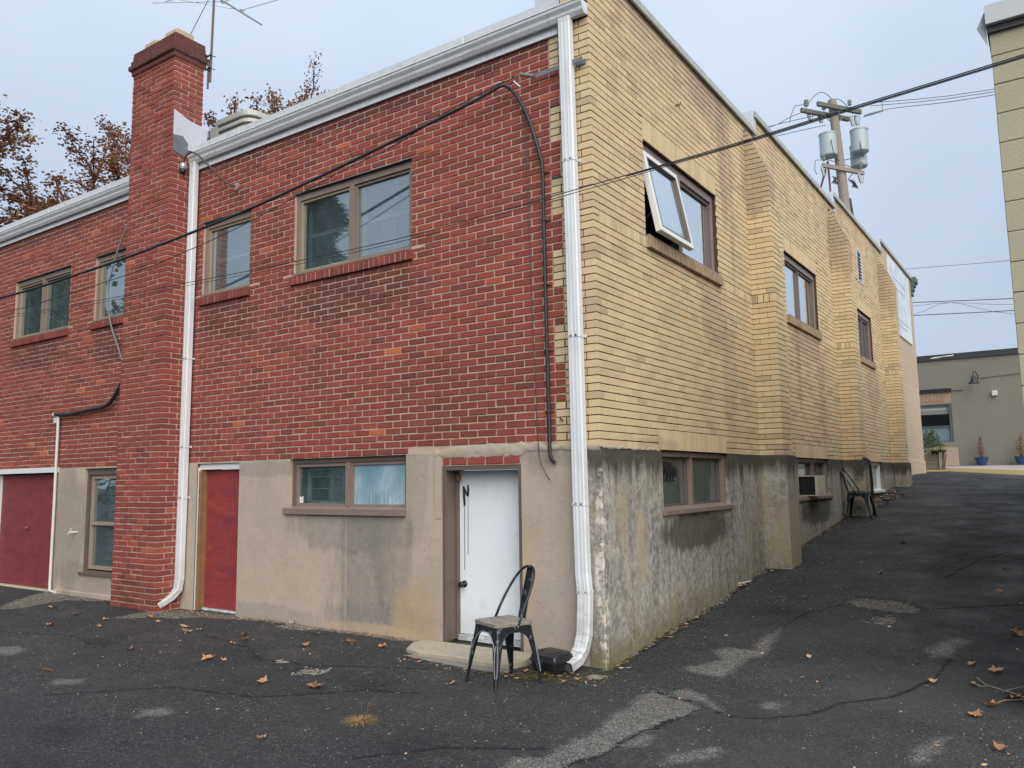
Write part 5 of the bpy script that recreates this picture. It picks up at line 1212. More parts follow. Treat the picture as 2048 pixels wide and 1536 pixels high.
    return root
ch1 = make_chair(True); ch1.location = (-0.452, -0.795, gz(0,-0.8)+0.004); ch1.rotation_euler = (0, 0, R(68-90))
tag(ch1, 'black metal cafe chair with a grey wooden seat standing in front of the white door', 'chair')
ch2 = make_chair(False); ch2.location = (0.285, 8.66, gz(0.3,8.66)+0.002); ch2.rotation_euler = (R(5.28), 0, R(90))
ch2.rotation_euler = (Matrix.Rotation(R(5.28), 3, 'X') @ Matrix.Rotation(R(90), 3, 'Z')).to_euler()
tag(ch2, 'all black metal chair up the alley with its back to the concrete wall', 'chair')

# ------------------------------------------------------------------ black box on the ground
bx = empty('plastic_box', (-0.325, -0.305, -1.79), R(-14)); tag(bx, 'black plastic box with a sloped lid beside the foot of the corner downspout', 'box')
BPL = plain('black_plastic', (0.014,0.015,0.018), 0.36, var=0.2, spec=0.55, dirt=((0.06,0.055,0.05),0.35))
def rrect(hx, hy, r_=0.02, oy=0.0):
    return [(cx*(hx-r_)+r_*math.cos(R(a0+30*q_)), oy+cy*(hy-r_)+r_*math.sin(R(a0+30*q_))) for cx, cy, a0 in ((1,-1,-90),(1,1,0),(-1,1,90),(-1,-1,180)) for q_ in range(4)]
def loft(b, rings):
    n = len(rings[0][0]); vs = [(x, y, z_) for P_, z_ in rings for x, y in P_]
    b.add(vs, [tuple(range(n-1,-1,-1)), tuple(range((len(rings)-1)*n, len(rings)*n))]+[(q_*n+i_, q_*n+(i_+1)%n, (q_+1)*n+(i_+1)%n, (q_+1)*n+i_) for q_ in range(len(rings)-1) for i_ in range(n)])
b = MB(); loft(b, [(rrect(0.118,0.092), 0.0), (rrect(0.132,0.104), 0.045), (rrect(0.140,0.112), 0.092)]); b.build('box_body', BPL, bx, smooth=R(35))
b = MB(); loft(b, [(rrect(0.149,0.121), 0.090), (rrect(0.149,0.121), 0.104), (rrect(0.141,0.113), 0.108), (rrect(0.136,0.108), 0.138), (rrect(0.118,0.082,0.02,0.012), 0.160)]); ld = b.build('box_lid', BPL, bx, smooth=R(30))
for sx in (-1, 1):
    b = MB(); b.cbox(sx*0.070-0.026, sx*0.070+0.026, -0.062, -0.050, 0.155, 0.164, 0.002); b.cbox(sx*0.088-0.006, sx*0.088+0.006, -0.050, 0.02, 0.157, 0.165, 0.002); b.build('lid_rib', BPL, ld)
b = MB(); b.cbox(-0.02, 0.02, -0.127, -0.112, 0.070, 0.102, 0.004); b.build('latch', BPL, bx)

# ------------------------------------------------------------------ window air conditioner
ac = empty('window_air_conditioner', (0.0, 6.62, -0.56)); tag(ac, 'rust stained cream air conditioner sticking out of the second low window', 'air conditioner')
ACM = plain('cream_enamel', (0.46,0.43,0.35), 0.5, var=0.1, dirt=((0.22,0.12,0.07),0.6))
b = MB(); y0, y1 = -0.26, 0.20
b.box(-0.10, 0.175, y0, y1, 0.285, 0.30); b.box(-0.10, 0.175, y0, y1, 0.0, 0.015); b.box(0.135, 0.175, y0, y1, 0.015, 0.285); b.box(-0.10, 0.14, y1-0.012, y1, 0.015, 0.285); b.build('cabinet', ACM, ac, bevel=0.003)
b = MB(); b.box(-0.08, 0.134, y0+0.03, y1-0.02, 0.016, 0.284); b.build('grille', BLACK_AND_SHADE, ac)
b = MB()
for q_ in range(9): b.box(-0.08, 0.134, y0+0.012, y0+0.03, 0.03+q_*0.029, 0.036+q_*0.029)
b.build('louvre', BLACKM, ac)
b = MB(); b.box(-0.075, -0.055, y1+0.002, 0.40, -0.015, 0.31); b.build('filler_panel', plain('grey_panel', (0.14,0.15,0.155), 0.7, var=0.3), ac)

# ------------------------------------------------------------------ black drain on the pilaster
dp = MB(); dp.tube([(0.12,9.42,0.12),(0.12,9.44,0.06)], 0.05, 10); dp.tube([(0.20,9.05,0.02),(0.36,9.03,0.02),(0.405,9.03,-0.02),(0.415,9.03,-0.12),(0.42,9.04,-0.55),(0.425,9.05,-1.0)], 0.024, 10)
dpo = dp.build('drain_pipe', BLACKM, None, smooth=R(40)); tag(dpo, 'black drain pipe bent over the base of the second pilaster, behind the far chair', 'pipe')
b = MB(); b.cbox(-0.02, 0.09, 9.46, 9.56, 0.03, 0.12, 0.01); cm_ = b.build('wall_lamp', BLACKM); tag(cm_, 'small black fitting on the ledge above the white framed low window', 'lamp')

# ------------------------------------------------------------------ cables on the building
def cable(name, pts, r, mat, label, cat='cable', seg=8, sub=6, group=None, parent=None):
    P = [Vector(p) for p in pts]; out = []
    for i in range(len(P)-1):
        p0 = P[max(i-1,0)]; p1 = P[i]; p2 = P[i+1]; p3 = P[min(i+2,len(P)-1)]
        for j in range(sub):
            t = j/sub; out.append(0.5*((2*p1)+(p2-p0)*t+(2*p0-5*p1+4*p2-p3)*t*t+(3*p1-p0-3*p2+p3)*t**3))
    out.append(P[-1]); b = MB(); b.tube(out, r, seg); o = b.build(name, mat, parent, smooth=R(50))
    if parent is None and label: tag(o, label, cat, group)
    return o
sc_ = cable('service_cable', [(-16,-1.4,2.6),(-12,-1.15,2.42),(-8.972,-0.9,2.38),(-6.786,-0.75,2.473),(-5.08,-0.6,2.628),(-3.582,-0.45,2.831),(-1.477,-0.25,3.209),(-0.98,-0.14,3.365),(-0.87,-0.11,3.40),(-0.80,-0.08,3.36),(-0.70,-0.05,3.20),(-0.604,-0.045,2.969),(-0.512,-0.045,2.659),(-0.489,-0.04,2.512),(-0.490,-0.035,1.999),(-0.484,-0.035,1.089),(-0.473,-0.035,0.205),(-0.468,-0.045,0.0),(-0.45,-0.05,-0.08),(-0.425,-0.03,-0.125)], 0.0165, BLACK, 'thick black service cable reaching the brick wall and dropping beside the corner')
for z_ in (2.50, 2.05, 1.46, 0.87, 0.33):
    b = MB(); b.box(-0.53, -0.435, -0.012, -0.002, z_-0.010, z_+0.010); b.tube([(-0.512,-0.02,z_),(-0.50,-0.052,z_),(-0.475,-0.052,z_),(-0.462,-0.02,z_)], 0.006, 6); b.build('cable_clip', RUST, sc_)
cable('messenger_wire', [(-16,-1.4,2.3),(-12,-1.15,2.16),(-8.941,-0.9,2.147),(-6.07,-0.7,2.298),(-5.068,-0.6,2.427),(-4.015,-0.5,2.611),(-2.656,-0.4,2.912),(-2.119,-0.3,3.039),(-1.443,-0.2,3.28),(-0.849,-0.12,3.427)], 0.005, BLACK, 'thin black wire sagging below the thick service cable', 'wire', 6)
cable('thin_wire', [(-0.84,-0.1,3.38),(-0.74,-0.06,3.25),(-0.676,-0.03,2.992),(-0.645,-0.03,1.799),(-0.615,-0.03,0.656),(-0.587,-0.035,-0.007),(-0.529,-0.045,-0.182),(-0.485,-0.02,-0.268)], 0.0038, BLACK, 'thin black wire hanging down the red bricks left of the thick cable', 'wire', 6)
br = empty('cable_bracket', (-0.4,-0.1,3.40)); tag(br, 'galvanised strap bracket holding the service cable under the gutter', 'bracket')
STRAPM = plain('galvanised_strap', (0.17,0.185,0.19), 0.5, metal=0.4, var=0.2)
def sub(b, name, mat): 
    o = b.build(name, mat); o.parent = br; o.matrix_parent_inverse = Matrix.Translation((0.4,0.1,-3.40)); return o
b = MB(); b.obox((-0.30,-0.065,3.415), (1,0.0,0.02), (0,1,0), (0,0,1), 0.26, 0.004, 0.022); b.obox((-0.085,-0.012,3.42),(1,0,0),(0,1,0),(0,0,1),0.05,0.005,0.022); sub(b, 'strap', STRAPM)
b = MB(); b.tube([(-0.54,-0.07,3.41),(-0.60,-0.10,3.425),(-0.66,-0.11,3.445)], [0.018,0.014,0.02], 8); b.tube([(-0.655,-0.11,3.47),(-0.70,-0.12,3.44),(-0.75,-0.12,3.40),(-0.72,-0.12,3.44),(-0.66,-0.11,3.45)], 0.006, 6); sub(b, 'hook', STRAPM)
b = MB(); b.tube([(-0.96,-0.12,3.44),(-0.87,-0.12,3.435)], 0.007, 6); b.tube([(-0.735,-0.12,3.40),(-0.66,-0.12,3.32)], 0.007, 6); sub(b, 'splice_sleeve', OFFWHITE)
b = MB(); b.tube([(-0.87,-0.12,3.435),(-0.80,-0.12,3.42),(-0.73,-0.12,3.44),(-0.75,-0.12,3.40),(-0.80,-0.1,3.36),(-0.82,-0.1,3.30),(-0.86,-0.1,3.27),(-0.93,-0.1,3.30),(-0.94,-0.12,3.38)], 0.0035, 6); sub(b, 'tie_wire', BLACK)

dropA = [(9.0,-1.2,2.35),(5.5,-1.2,2.02),(3.183,-1.2,1.888),(2.438,-1.2,1.848),(1.586,-1.2,1.798),(0.376,-1.2,1.755),(-1.017,-1.2,1.715),(-2.433,-1.2,1.735),(-4.14,-1.2,1.792),(-5.887,-1.2,1.85),(-8.222,-1.2,1.985),(-14,-1.2,2.55)]
cable('overhead_wire', dropA, 0.0034, BLACK, 'upper of the two thin wires crossing the whole front', 'wire', 6)
cable('overhead_wire', [(x, y-0.01, z_-0.022-0.012*max(0,min(1,(1.6-x)/3))) for x, y, z_ in dropA], 0.0026, BLACK, 'lower of the two thin wires crossing the whole front', 'wire', 6)
cable('overhead_cable', [(x, y+0.004, z_-0.008) for x, y, z_ in dropA[:5]]+[(0.9,-1.2,1.765)], 0.0044, BLACK, 'black cable running to the upper right past the grey block building', 'cable')

lc = cable('loose_cable', [(-7.221,-0.05,3.876),(-7.234,-0.06,3.39),(-7.481,-0.06,3.006),(-7.686,-0.06,2.537),(-7.65,-0.07,2.25),(-7.572,-0.06,1.952),(-7.34,-0.06,1.577),(-7.218,-0.05,1.32)], 0.0125, plain('grey_cable', (0.19,0.19,0.185), 0.6), 'grey cable hanging loosely in front of the small upper window by the chimney')
cable('loose_cable', [(-7.218,-0.05,1.40),(-7.20,-0.05,1.22),(-7.32,-0.06,1.025),(-7.567,-0.06,0.837),(-8.018,-0.06,0.800),(-8.55,-0.06,0.77),(-8.993,-0.06,0.785)], 0.028, BLACK, 'taped black cable curving down the red wall to the white pipe', 'cable')
cable('cable_tail', [(-7.32,-0.05,1.06),(-7.28,-0.05,0.98),(-7.22,-0.04,0.93)], 0.010, BLACK, 'short cut cable end beside the chimney', 'cable')
wp = MB(); wp.tube([(-8.905,-0.05,0.76),(-8.905,-0.045,-0.456),(-8.905,-0.045,-1.0),(-8.895,-0.05,-1.64),(-8.87,-0.06,-1.735),(-8.70,-0.07,-1.745)], 0.020, 10); wp.tube([(-8.90,-0.05,0.775),(-9.02,-0.06,0.785)], 0.03, 10); wp.box(-9.00,-8.93,-0.07,-0.01,0.66,0.74)
o = wp.build('white_pipe', plain('white_pipe_paint', (0.58,0.57,0.53), 0.5), None, smooth=R(40)); tag(o, 'slim white conduit pipe beside the maroon double doors', 'pipe')
sg = MB(); sg.tube([(-8.30,0.0,-0.90),(-8.33,-0.07,-0.90),(-8.36,-0.08,-0.905)], 0.010, 8); sg.tube([(-8.36,-0.08,-0.90),(-8.40,-0.085,-0.93)], 0.011, 8); sg.tube([(-8.345,-0.075,-0.89),(-8.345,-0.075,-0.86)], 0.006, 6); sg.tube([(-8.36,-0.075,-0.857),(-8.33,-0.075,-0.857)], 0.007, 6)
o = sg.build('garden_tap', OFFWHITE, None, smooth=R(40)); tag(o, 'small pale tap on the grey wall left of the chimney', 'tap')

gn = empty('gooseneck_lamp', (-4.97,0.0,3.38)); tag(gn, 'rusty gooseneck pipe with an empty lamp socket over the left downspout', 'lamp')
def sub2(b, name, mat, **k):
    o = b.build(name, mat, **k); o.parent = gn; o.matrix_parent_inverse = Matrix.Translation((4.97,0,-3.38)); return o
pp = [(-4.95,0.0,3.37),(-4.98,-0.06,3.385),(-5.05,-0.10,3.43),(-5.15,-0.13,3.53),(-5.31,-0.17,3.69),(-5.50,-0.20,3.865),(-5.62,-0.20,3.92),(-5.72,-0.20,3.90),(-5.775,-0.20,3.83),(-5.78,-0.20,3.78)]
b = MB(); b.tube(pp, 0.0115, 8); sub2(b, 'gooseneck_pipe', plain('dark_conduit', (0.06,0.048,0.045), 0.6), smooth=True)
b = MB(); b.lathe([(0.03,0.05),(0.042,0.03),(0.045,0.0),(0.038,-0.03)], (-5.78,-0.20,3.76), 14); sub2(b, 'lamp_socket', plain('aluminium_socket', (0.40,0.40,0.38), 0.4, metal=0.5))
b = MB(); b.lathe([(0.036,-0.035),(0.036,-0.07),(0.03,-0.072)], (-5.78,-0.20,3.76), 14); sub2(b, 'socket_mouth', BLACKM)
b = MB(); b.lathe([(0.055,0),(0.05,-0.012),(0.02,-0.018)], (-4.95,-0.004,3.37), 12, 'y'); sub2(b, 'wall_flange', plain('pinkish_flange', (0.33,0.20,0.17), 0.8, var=0.3))
NAILS = [(-3.97,-0.02,3.30),(-2.96,-0.02,3.30),(-4.01,-0.02,2.45),(-5.64,-0.02,0.78),(-0.36,-0.02,0.25)]
NL = ['rusty hook in the red wall above the left end of the wide window','rusty hook in the red wall above the wide window near its middle','rusty hook between the two upper windows','small pale hook in the red wall right of the chimney, at mid height','small clip in the red wall near the corner, above the door']
for (x, y, z_), lb in zip(NAILS, NL):
    b = MB(); b.tube([(x,0.0,z_),(x,-0.035,z_),(x+0.01,-0.045,z_+0.02)], 0.006, 6); b.tube([(x-0.02,-0.012,z_+0.01),(x+0.02,-0.02,z_-0.012)], 0.005, 6); o = b.build('wall_hook', RUST); tag(o, lb, 'hook')
b = MB(); b.tube([(0.0,1.94,3.76),(0.05,1.94,3.76),(0.06,1.95,3.79)], 0.007, 6); b.tube([(0.03,1.90,3.76),(0.03,1.98,3.755)], 0.006, 6); o = b.build('wall_hook', RUST); tag(o, 'dark hook high in the yellow wall above the open window', 'hook')

# ------------------------------------------------------------------ banner on the painted wall
def banner():
    k = NT('faded_banner'); n = k.noise(1.4, 6, 0.6, dist=0.8); c = k.mix(k.ramp(n, [(0.45,0),(0.6,1)]), (0.60,0.66,0.72), (0.42,0.50,0.56)); k.col(c).rough(0.6); return k.m
b = MB(); b.box(0.006, 0.03, 14.95, 18.02, 3.22, 5.06); bn = b.build('wall_banner', banner()); tag(bn, 'large faded pale banner high on the painted end of the side wall', 'sign')
b = MB(); b.box(0.031,0.036,14.95,14.99,3.22,5.06); b.box(0.031,0.036,14.99,18.02,3.22,3.26); b.build('banner_hem', OFFWHITE, bn)
b = MB(); 
for (y0_, y1_, z_) in ((15.4,17.4,4.62),(15.5,17.0,4.40),(15.4,17.5,3.62),(15.6,17.2,3.48)): b.box(0.031,0.034,y0_,y1_,z_,z_+0.035)
b.build('faint_print', plain('faint_grey_print', (0.40,0.46,0.50), 0.7), bn)

# ------------------------------------------------------------------ antenna on the chimney
ANT = empty('tv_antenna', (-5.73, 0.12, 4.98)); tag(ANT, 'old television antenna on a rusty mast strapped to the chimney', 'antenna')
ALU = plain('dull_aluminium', (0.36,0.38,0.41), 0.45, metal=0.6); MAST = plain('rusty_mast', (0.12,0.085,0.075), 0.7, var=0.3)
def sub3(b, name, mat, **k):
    o = b.build(name, mat, **k); o.parent = ANT; o.matrix_parent_inverse = Matrix.Translation((5.73,-0.12,-4.98)); return o
b = MB(); b.tube([(-5.735,0.115,5.02),(-5.712,0.12,6.18),(-5.70,0.12,6.75)], 0.016, 10); sub3(b, 'mast', MAST)
b = MB(); b.tube([(-5.76,0.10,4.93),(-5.755,0.10,5.30)], 0.014, 8); sub3(b, 'lower_mast', MAST)
b = MB()
for z_ in (5.18, 5.36): b.box(-5.80,-5.68,0.075,0.085,z_,z_+0.02); b.tube([(-5.70,0.08,z_+0.01),(-5.68,0.15,z_+0.01)], 0.006, 6)
sub3(b, 'mast_clamp', BLACKM)
zb = 6.34
b = MB(); b.tube([(-5.905,1.05,zb),(-5.86,0.37,zb),(-5.80,-0.4,zb),(-5.74,-1.3,zb)], 0.013, 8); sub3(b, 'boom', ALU)
for (a, e, c0) in (((-5.86,0.37),(-6.66,-0.18),1), ((-5.86,0.37),(-5.05,0.55),1), ((-5.83,0.64),(-5.10,0.80),1), ((-5.83,0.64),(-6.30,-0.02),1), ((-5.84,0.1),(-6.5,-0.1),0), ((-5.80,-0.3),(-6.7,-0.6),0), ((-5.80,-0.3),(-4.9,-0.2),0), ((-5.77,-0.8),(-6.8,-1.2),0), ((-5.77,-0.8),(-4.8,-0.7),0)):
    b = MB(); b.tube([(a[0],a[1],zb-0.005),(e[0],e[1],zb-0.01)], 0.0055, 6); sub3(b, 'element', ALU)
for (x, y) in ((-5.86,0.37),(-5.83,0.64)):
    b = MB(); b.cbox(x-0.04,x+0.04,y-0.03,y+0.03,zb-0.018,zb+0.018,0.005); sub3(b, 'element_clamp', OFFWHITE)
b = MB(); b.tube([(-5.92,-0.1,5.60),(-5.71,0.1,6.3)], 0.0055, 6); sub3(b, 'guy_wire', MAST)

# ------------------------------------------------------------------ rooftop condenser
rcn = empty('roof_condenser', (-6.2,1.2,4.06)); tag(rcn, 'pale rounded air conditioning unit on the roof behind the chimney', 'air conditioner')
CREAM = plain('beige_metal', (0.42,0.42,0.37), 0.5)
b = MB(); pts = []
for cx, cy, a0 in ((1,-1,-90),(1,1,0),(-1,1,90),(-1,-1,180)):
    for q_ in range(6): a = R(a0+18*q_); pts.append((cx*0.25+0.18*math.cos(a), cy*0.25+0.18*math.sin(a)))
b.prism([(x*1.03,y*1.03) for x,y in pts], 0.80, 0.88); b.prism([(x*0.6,y*0.6) for x,y in pts], 0.88, 0.895); b.build('top_cover', CREAM, rcn, bevel=0.01)
b = MB(); b.prism([(x*0.93,y*0.93) for x,y in pts], 0.0, 0.80); b.build('coil', plain('dark_coil', (0.16,0.165,0.16), 0.7), rcn)
for z_ in np.arange(0.08, 0.80, 0.105):
    b = MB(); b.prism(pts, z_, z_+0.05); b.build('guard_band', CREAM, rcn)
b = MB(); b.box(-0.44,-0.28,-0.44,-0.30,0.0,0.80); b.build('corner_post', CREAM, rcn)

# ------------------------------------------------------------------ grey block building at the right
RB = empty('block_building', (3.0, 0.05, -1.79)); tag(RB, 'pale grey-green painted block building at the right edge, with metal roof trim', 'building')
def blockp():
    k = NT('painted_block'); n = k.noise(2.0, 5); c = k.mix(n, (0.335,0.315,0.222), (0.405,0.382,0.275)); c = k.mix(k.math('MULTIPLY', k.ramp(k.noise(7,7,0.7),[(0.6,0),(0.72,1)]), 0.3), c, (0.20,0.21,0.16)); k.col(c).rough(0.85); k.bump(k.noise(60, 7, 0.8), 0.8, 0.006); return k.m
BLK = blockp()
def sub4(b, name, mat, **k):
    o = b.build(name, mat, **k); o.parent = RB; o.matrix_parent_inverse = Matrix.Translation((-3.0,-0.05,1.79)); return o
b = MB(); b.box(3.008, 11.0, 0.058, 14.0, -1.95, 2.70); core = sub4(b, 'block_wall', plain('painted_joint', (0.30,0.285,0.20), 0.9))
bs = 0.2015; top = 2.70
def blk(x0, x1, y0, y1, z0, z1):
    V_, F_ = chamfer_box(np.array([[x0,x1,y0,y1,z0,z1]]), 0.004, 0.0008); q = MB(); q.add(V_.reshape(-1,3).tolist(), F_); o = q.build('block', BLK); o.parent = core; return o
i = 0; z_ = top
blocks = []
while z_ > -1.9:
    z0 = z_-bs
    x = 3.0-(0.2 if i % 2 else 0.0)
    while x < 4.2:
        a = max(x, 3.0); e = x+0.4
        blocks.append((a+(0.004 if a > 3.0 else 0), e-0.004, 0.05, 0.2, z0+0.003, z_-0.003)); x += 0.4
    y = 0.05+(0.4 if i % 2 else 0.2)
    blocks.append((3.0, 3.15, 0.204, y-0.004, z0+0.003, z_-0.003)) if i % 2 else None
    while y < 13.9: blocks.append((3.0, 3.15, y+0.004, y+0.396, z0+0.003, z_-0.003)); y += 0.4
    z_ = z0; i += 1
blocks = [b_ for b_ in blocks if b_]
nearb = [q for q in blocks if q[2] < 0.06]; restb = [q for q in blocks if q[2] >= 0.06]
for q in nearb: blk(*q)
A = np.array([(*q, 0.5) for q in restb]); V_, F_ = chamfer_box(A[:, :6], 0.004, 0.0008); bulk('blockwork', V_, F_, A[:, 6], BLK, core)
b = MB(); b.add([(2.985,0.03,2.70),(11.0,0.03,2.70),(11.0,-0.02,2.70),(2.985,-0.02,2.70),(2.985,-0.02,2.83),(11,-0.02,2.83),(2.985,0.02,2.84),(11,0.02,2.84),(2.985,14,2.84),(11,14,2.84),(2.985,0.02,2.70),(2.985,14,2.70)], [(0,1,2,3),(3,2,5,4),(4,5,7,6),(6,7,9,8),(6,8,11,10)]); b.add([(2.985,0.0,2.80),(2.93,0.02,2.70),(2.985,0.06,2.58),(2.985,0.03,2.72)], [(0,1,2,3)]); sub4(b, 'roof_trim', GALV)
b = MB(); b.box(2.99,11,0.02,0.06,2.655,2.70); sub4(b, 'trim_shadow_gap', BLACK_AND_SHADE)  # dark strip painted in as the shade under the roof trim

# ------------------------------------------------------------------ far grey building
FB = empty('painted_brick_building', (1,28,0)); tag(FB, 'low grey painted building closing the far end of the alley', 'building')
def sub5(b, name, mat, **k):
    o = b.build(name, mat, **k); o.parent = FB; o.matrix_parent_inverse = Matrix.Translation((-1,-28,0)); return o
def greyb():
    k = NT('grey_painted_brick'); c = k.mix(k.noise(1.2,5), (0.150,0.147,0.120), (0.185,0.181,0.150)); k.col(c).rough(0.8)
    X = k.xyz(); v = k.comb(k.math('DIVIDE', X[0], 0.213), k.math('DIVIDE', X[2], c_), 0.0)
    bt = k.n('ShaderNodeTexBrick'); k.l(v, bt.inputs[0]); bt.inputs['Scale'].default_value = 1.0; bt.inputs['Mortar Size'].default_value = 0.06; bt.inputs['Brick Width'].default_value = 1.0; bt.inputs['Row Height'].default_value = 1.0
    k.bump(k.math('ADD', bt.outputs['Fac'], k.math('MULTIPLY', k.noise(14,5), -0.8)), -1.0, 0.02); k.col(k.mix(k.math('MULTIPLY', bt.outputs['Fac'], 0.55), c, (0.11,0.108,0.09))); return k.m
GB = greyb()
b = MB(TR); 
fb = slab(-8.0, 9.0, -0.5, 4.02, [(-2.15,-0.14,0.92,2.93)], lambda u, n, z_: (u, 28-n, z_), 0.0, 0.3, GB, 'painted_wall', parent=None); fb.parent = FB; fb.matrix_parent_inverse = Matrix.Translation((-1,-28,0))
b = MB(); b.box(-8,9,28.3,40,-0.5,3.98); sub5(b, 'building_mass', GB)
b = MB(); b.box(-8,9,27.93,28.3,4.02,4.22); sub5(b, 'roof_edge', plain('dark_blue_fascia', (0.022,0.028,0.036), 0.5))
b = MB(); b.box(-8,9,27.91,28.0,4.22,4.245); sub5(b, 'drip_edge', GALV)
b = MB(); b.add([(-0.75,27.925,4.09),(-0.5,27.925,4.10),(-0.3,27.925,4.13),(0.05,27.925,4.13),(0.1,27.925,4.17),(-0.1,27.925,4.17),(-0.35,27.925,4.15),(-0.6,27.925,4.14)], [tuple(range(8))]); sub5(b, 'peeled_paint', OFFWHITE)
b = MB(); b.box(-2.15,-0.12,27.93,28.0,2.96,3.08) if False else b.box(-2.2,-0.10,27.92,28.02,2.78+0.02,2.93); sub5(b, 'steel_lintel', BLACKM)
b = MB(); b.box(-2.15,-0.14,28.0,28.02,2.36,2.80); sub5(b, 'timber_infill', plain('weathered_boards', (0.27,0.20,0.14), 0.9, var=0.4, sc=5))
for q_ in range(13):
    b = MB(); x = -1.95+q_*0.125; b.box(x, x+0.10, 27.985, 28.0, 2.44, 2.74); sub5(b, 'soldier_brick', plain('old_brick', (0.26,0.185,0.12), 0.9, var=0.3) if q_ == 0 else bpy.data.materials['old_brick'])
b = MB(); T5 = lambda u, n, z_: (u, 28-n, z_); b = MB(T5); frame(b, -2.15,-0.14,0.92,2.36,0.10,-0.12,-0.02, wt=0.06, wb=0.06); b.box(-2.1,-0.2,-0.1,-0.03,1.50,1.54); win = sub5(b, 'window', plain('blue_grey_frame', (0.06,0.085,0.10), 0.5))
for z0, z1, c in ((1.54,1.98,(0.004,0.006,0.008)),(0.98,1.50,(0.13,0.185,0.21)),(1.98,2.30,(0.17,0.18,0.165))):
    b = MB(T5); b.box(-2.1,-0.24,-0.10,-0.09,z0,z1); sub5(b, 'pane', plain('far_pane', c, 0.15))
b = MB(T5); b.box(-1.5,-0.35,-0.089,-0.085,2.13,2.21); sub5(b, 'faint_window_lettering', plain('faint_letters', (0.24,0.27,0.28), 0.6))
b = MB(T5); b.tube([(-0.1,0.03,2.83),(0.28,0.03,2.83)], 0.012, 6); sub5(b, 'rod', BLACKM)
gl_ = empty('gooseneck_wall_lamp', (0.72,28,3.2)); tag(gl_, 'black gooseneck shade lamp on the far grey wall', 'lamp')
def sub6(b, name, mat, **k):
    o = b.build(name, mat, **k); o.parent = gl_; o.matrix_parent_inverse = Matrix.Translation((-0.72,-28,-3.2)); return o
b = MB(); b.tube([(0.80,28,3.20),(0.80,27.9,3.32),(0.74,27.75,3.46),(0.68,27.6,3.44),(0.67,27.6,3.28)], 0.016, 8); sub6(b, 'lamp_arm', BLACKM, smooth=True)
b = MB(); b.lathe([(0.04,0.26),(0.07,0.20),(0.10,0.10),(0.17,0.0),(0.18,-0.02),(0.16,-0.02)], (0.68,27.6,3.03), 18); sub6(b, 'lamp_shade', BLACKM, smooth=R(40))
cable('conduit_line', [(0.86,27.97,3.22),(1.6,27.97,3.27),(2.3,27.97,3.31)], 0.010, BLACK_AND_SHADE, 'thin dark conduit on the far grey wall right of the lamp', 'conduit')
b = MB(); b.cbox(1.19,1.37,27.86,28.0,2.54,2.73,0.02); o = b.build('wall_pack_light', plain('pale_metal_box', (0.6,0.6,0.58), 0.3, metal=0.3)); tag(o, 'small pale metal box on the far grey wall', 'fixture')
# plant pots
BLUE = plain('blue_glaze', (0.018,0.050,0.135), 0.3); BRL = plain('dry_russet_foliage', (0.15,0.075,0.045), 0.9, var=0.4); YGR = plain('yellow_green_leaves', (0.22,0.22,0.06), 0.8, var=0.4); DGR = plain('dark_green_leaves', (0.035,0.055,0.018), 0.8, var=0.4)
def leafcloud(b, c, rad, n, size, seed=0, cone=False):
    r_ = random.Random(seed)
    for _ in range(n):
        v = Vector((r_.gauss(0,1), r_.gauss(0,1), r_.gauss(0,1))).normalized()*r_.random()**0.4
        if cone: t = r_.random(); v = Vector((v.x*(1-t)*0.9+0.02*v.x, v.y*(1-t), 2*t-1))
        p = Vector(c)+Vector((v.x*rad[0], v.y*rad[1], v.z*rad[2])); a = Vector((r_.gauss(0,1), r_.gauss(0,1), r_.gauss(0.3,1))).normalized(); s = size*r_.uniform(0.6, 1.4); w = a.orthogonal().normalized()*s*0.4
        b.add([p-a*s, p+w, p+a*s, p-w], [(0,1,2,3)], tone=r_.random())
def blades(b, c, n, h, spread_, seed, w=0.006, droop=0.6):
    r_ = random.Random(seed)
    for _ in range(n):
        a = r_.uniform(0, 6.28); d = Vector((math.cos(a), math.sin(a), 0)); L_ = h*r_.uniform(0.5, 1.1); p = Vector(c)+d*spread_*0.15*r_.random(); sd = Vector((-d.y, d.x, 0))*w; pts = []
        for i in range(4): t = i/3; pts.append(p+d*spread_*t**1.3*r_.uniform(0.8,1.2)+Vector((0,0,L_*(t-droop*t*t))))
        for i in range(3): b.add([pts[i]-sd*(1-i/3), pts[i]+sd*(1-i/3), pts[i+1]+sd*(1-(i+1)/3.2), pts[i+1]-sd*(1-(i+1)/3.2)], [(0,1,2,3)], tone=r_.random())
for x, y, lb in ((0.72, 27.6, 'blue pot with a dry russet conifer, the left one on the far pavement'), (1.95, 27.6, 'blue pot with a dry russet conifer at the right, half behind the block building')):
    z0 = walk_z(x, y)+0.004; pt = empty('potted_conifer', (x, y, z0)); tag(pt, lb, 'potted plant', 'blue pots on the far pavement')
    b = MB(); b.lathe([(0.13,0),(0.17,0.10),(0.205,0.20),(0.215,0.27),(0.225,0.28),(0.225,0.30),(0.195,0.30),(0.18,0.25)], (0,0,0), 20); b.build('pot', BLUE, pt, smooth=R(40))
    b = MB(); leafcloud(b, (0,0,0.66), (0.11 if x < 1 else 0.20,0.12,0.36), 420, 0.025, int(x*9)); leafcloud(b, (0.02,0,0.95), (0.06,0.06,0.22), 110, 0.022, int(x*7)); leafcloud(b, (0.03,0,0.42), (0.14,0.1,0.14), 120, 0.025, 3); b.tube([(0,0,0.28),(0,0,1.0)], 0.012, 6); b.build('crown', BRL, pt, 'stuff')
    b = MB(); blades(b, (0.03,0,0.28), 60, 0.16, 0.24, 5, 0.008); b.build('trailing_grass', YGR, pt, 'stuff')
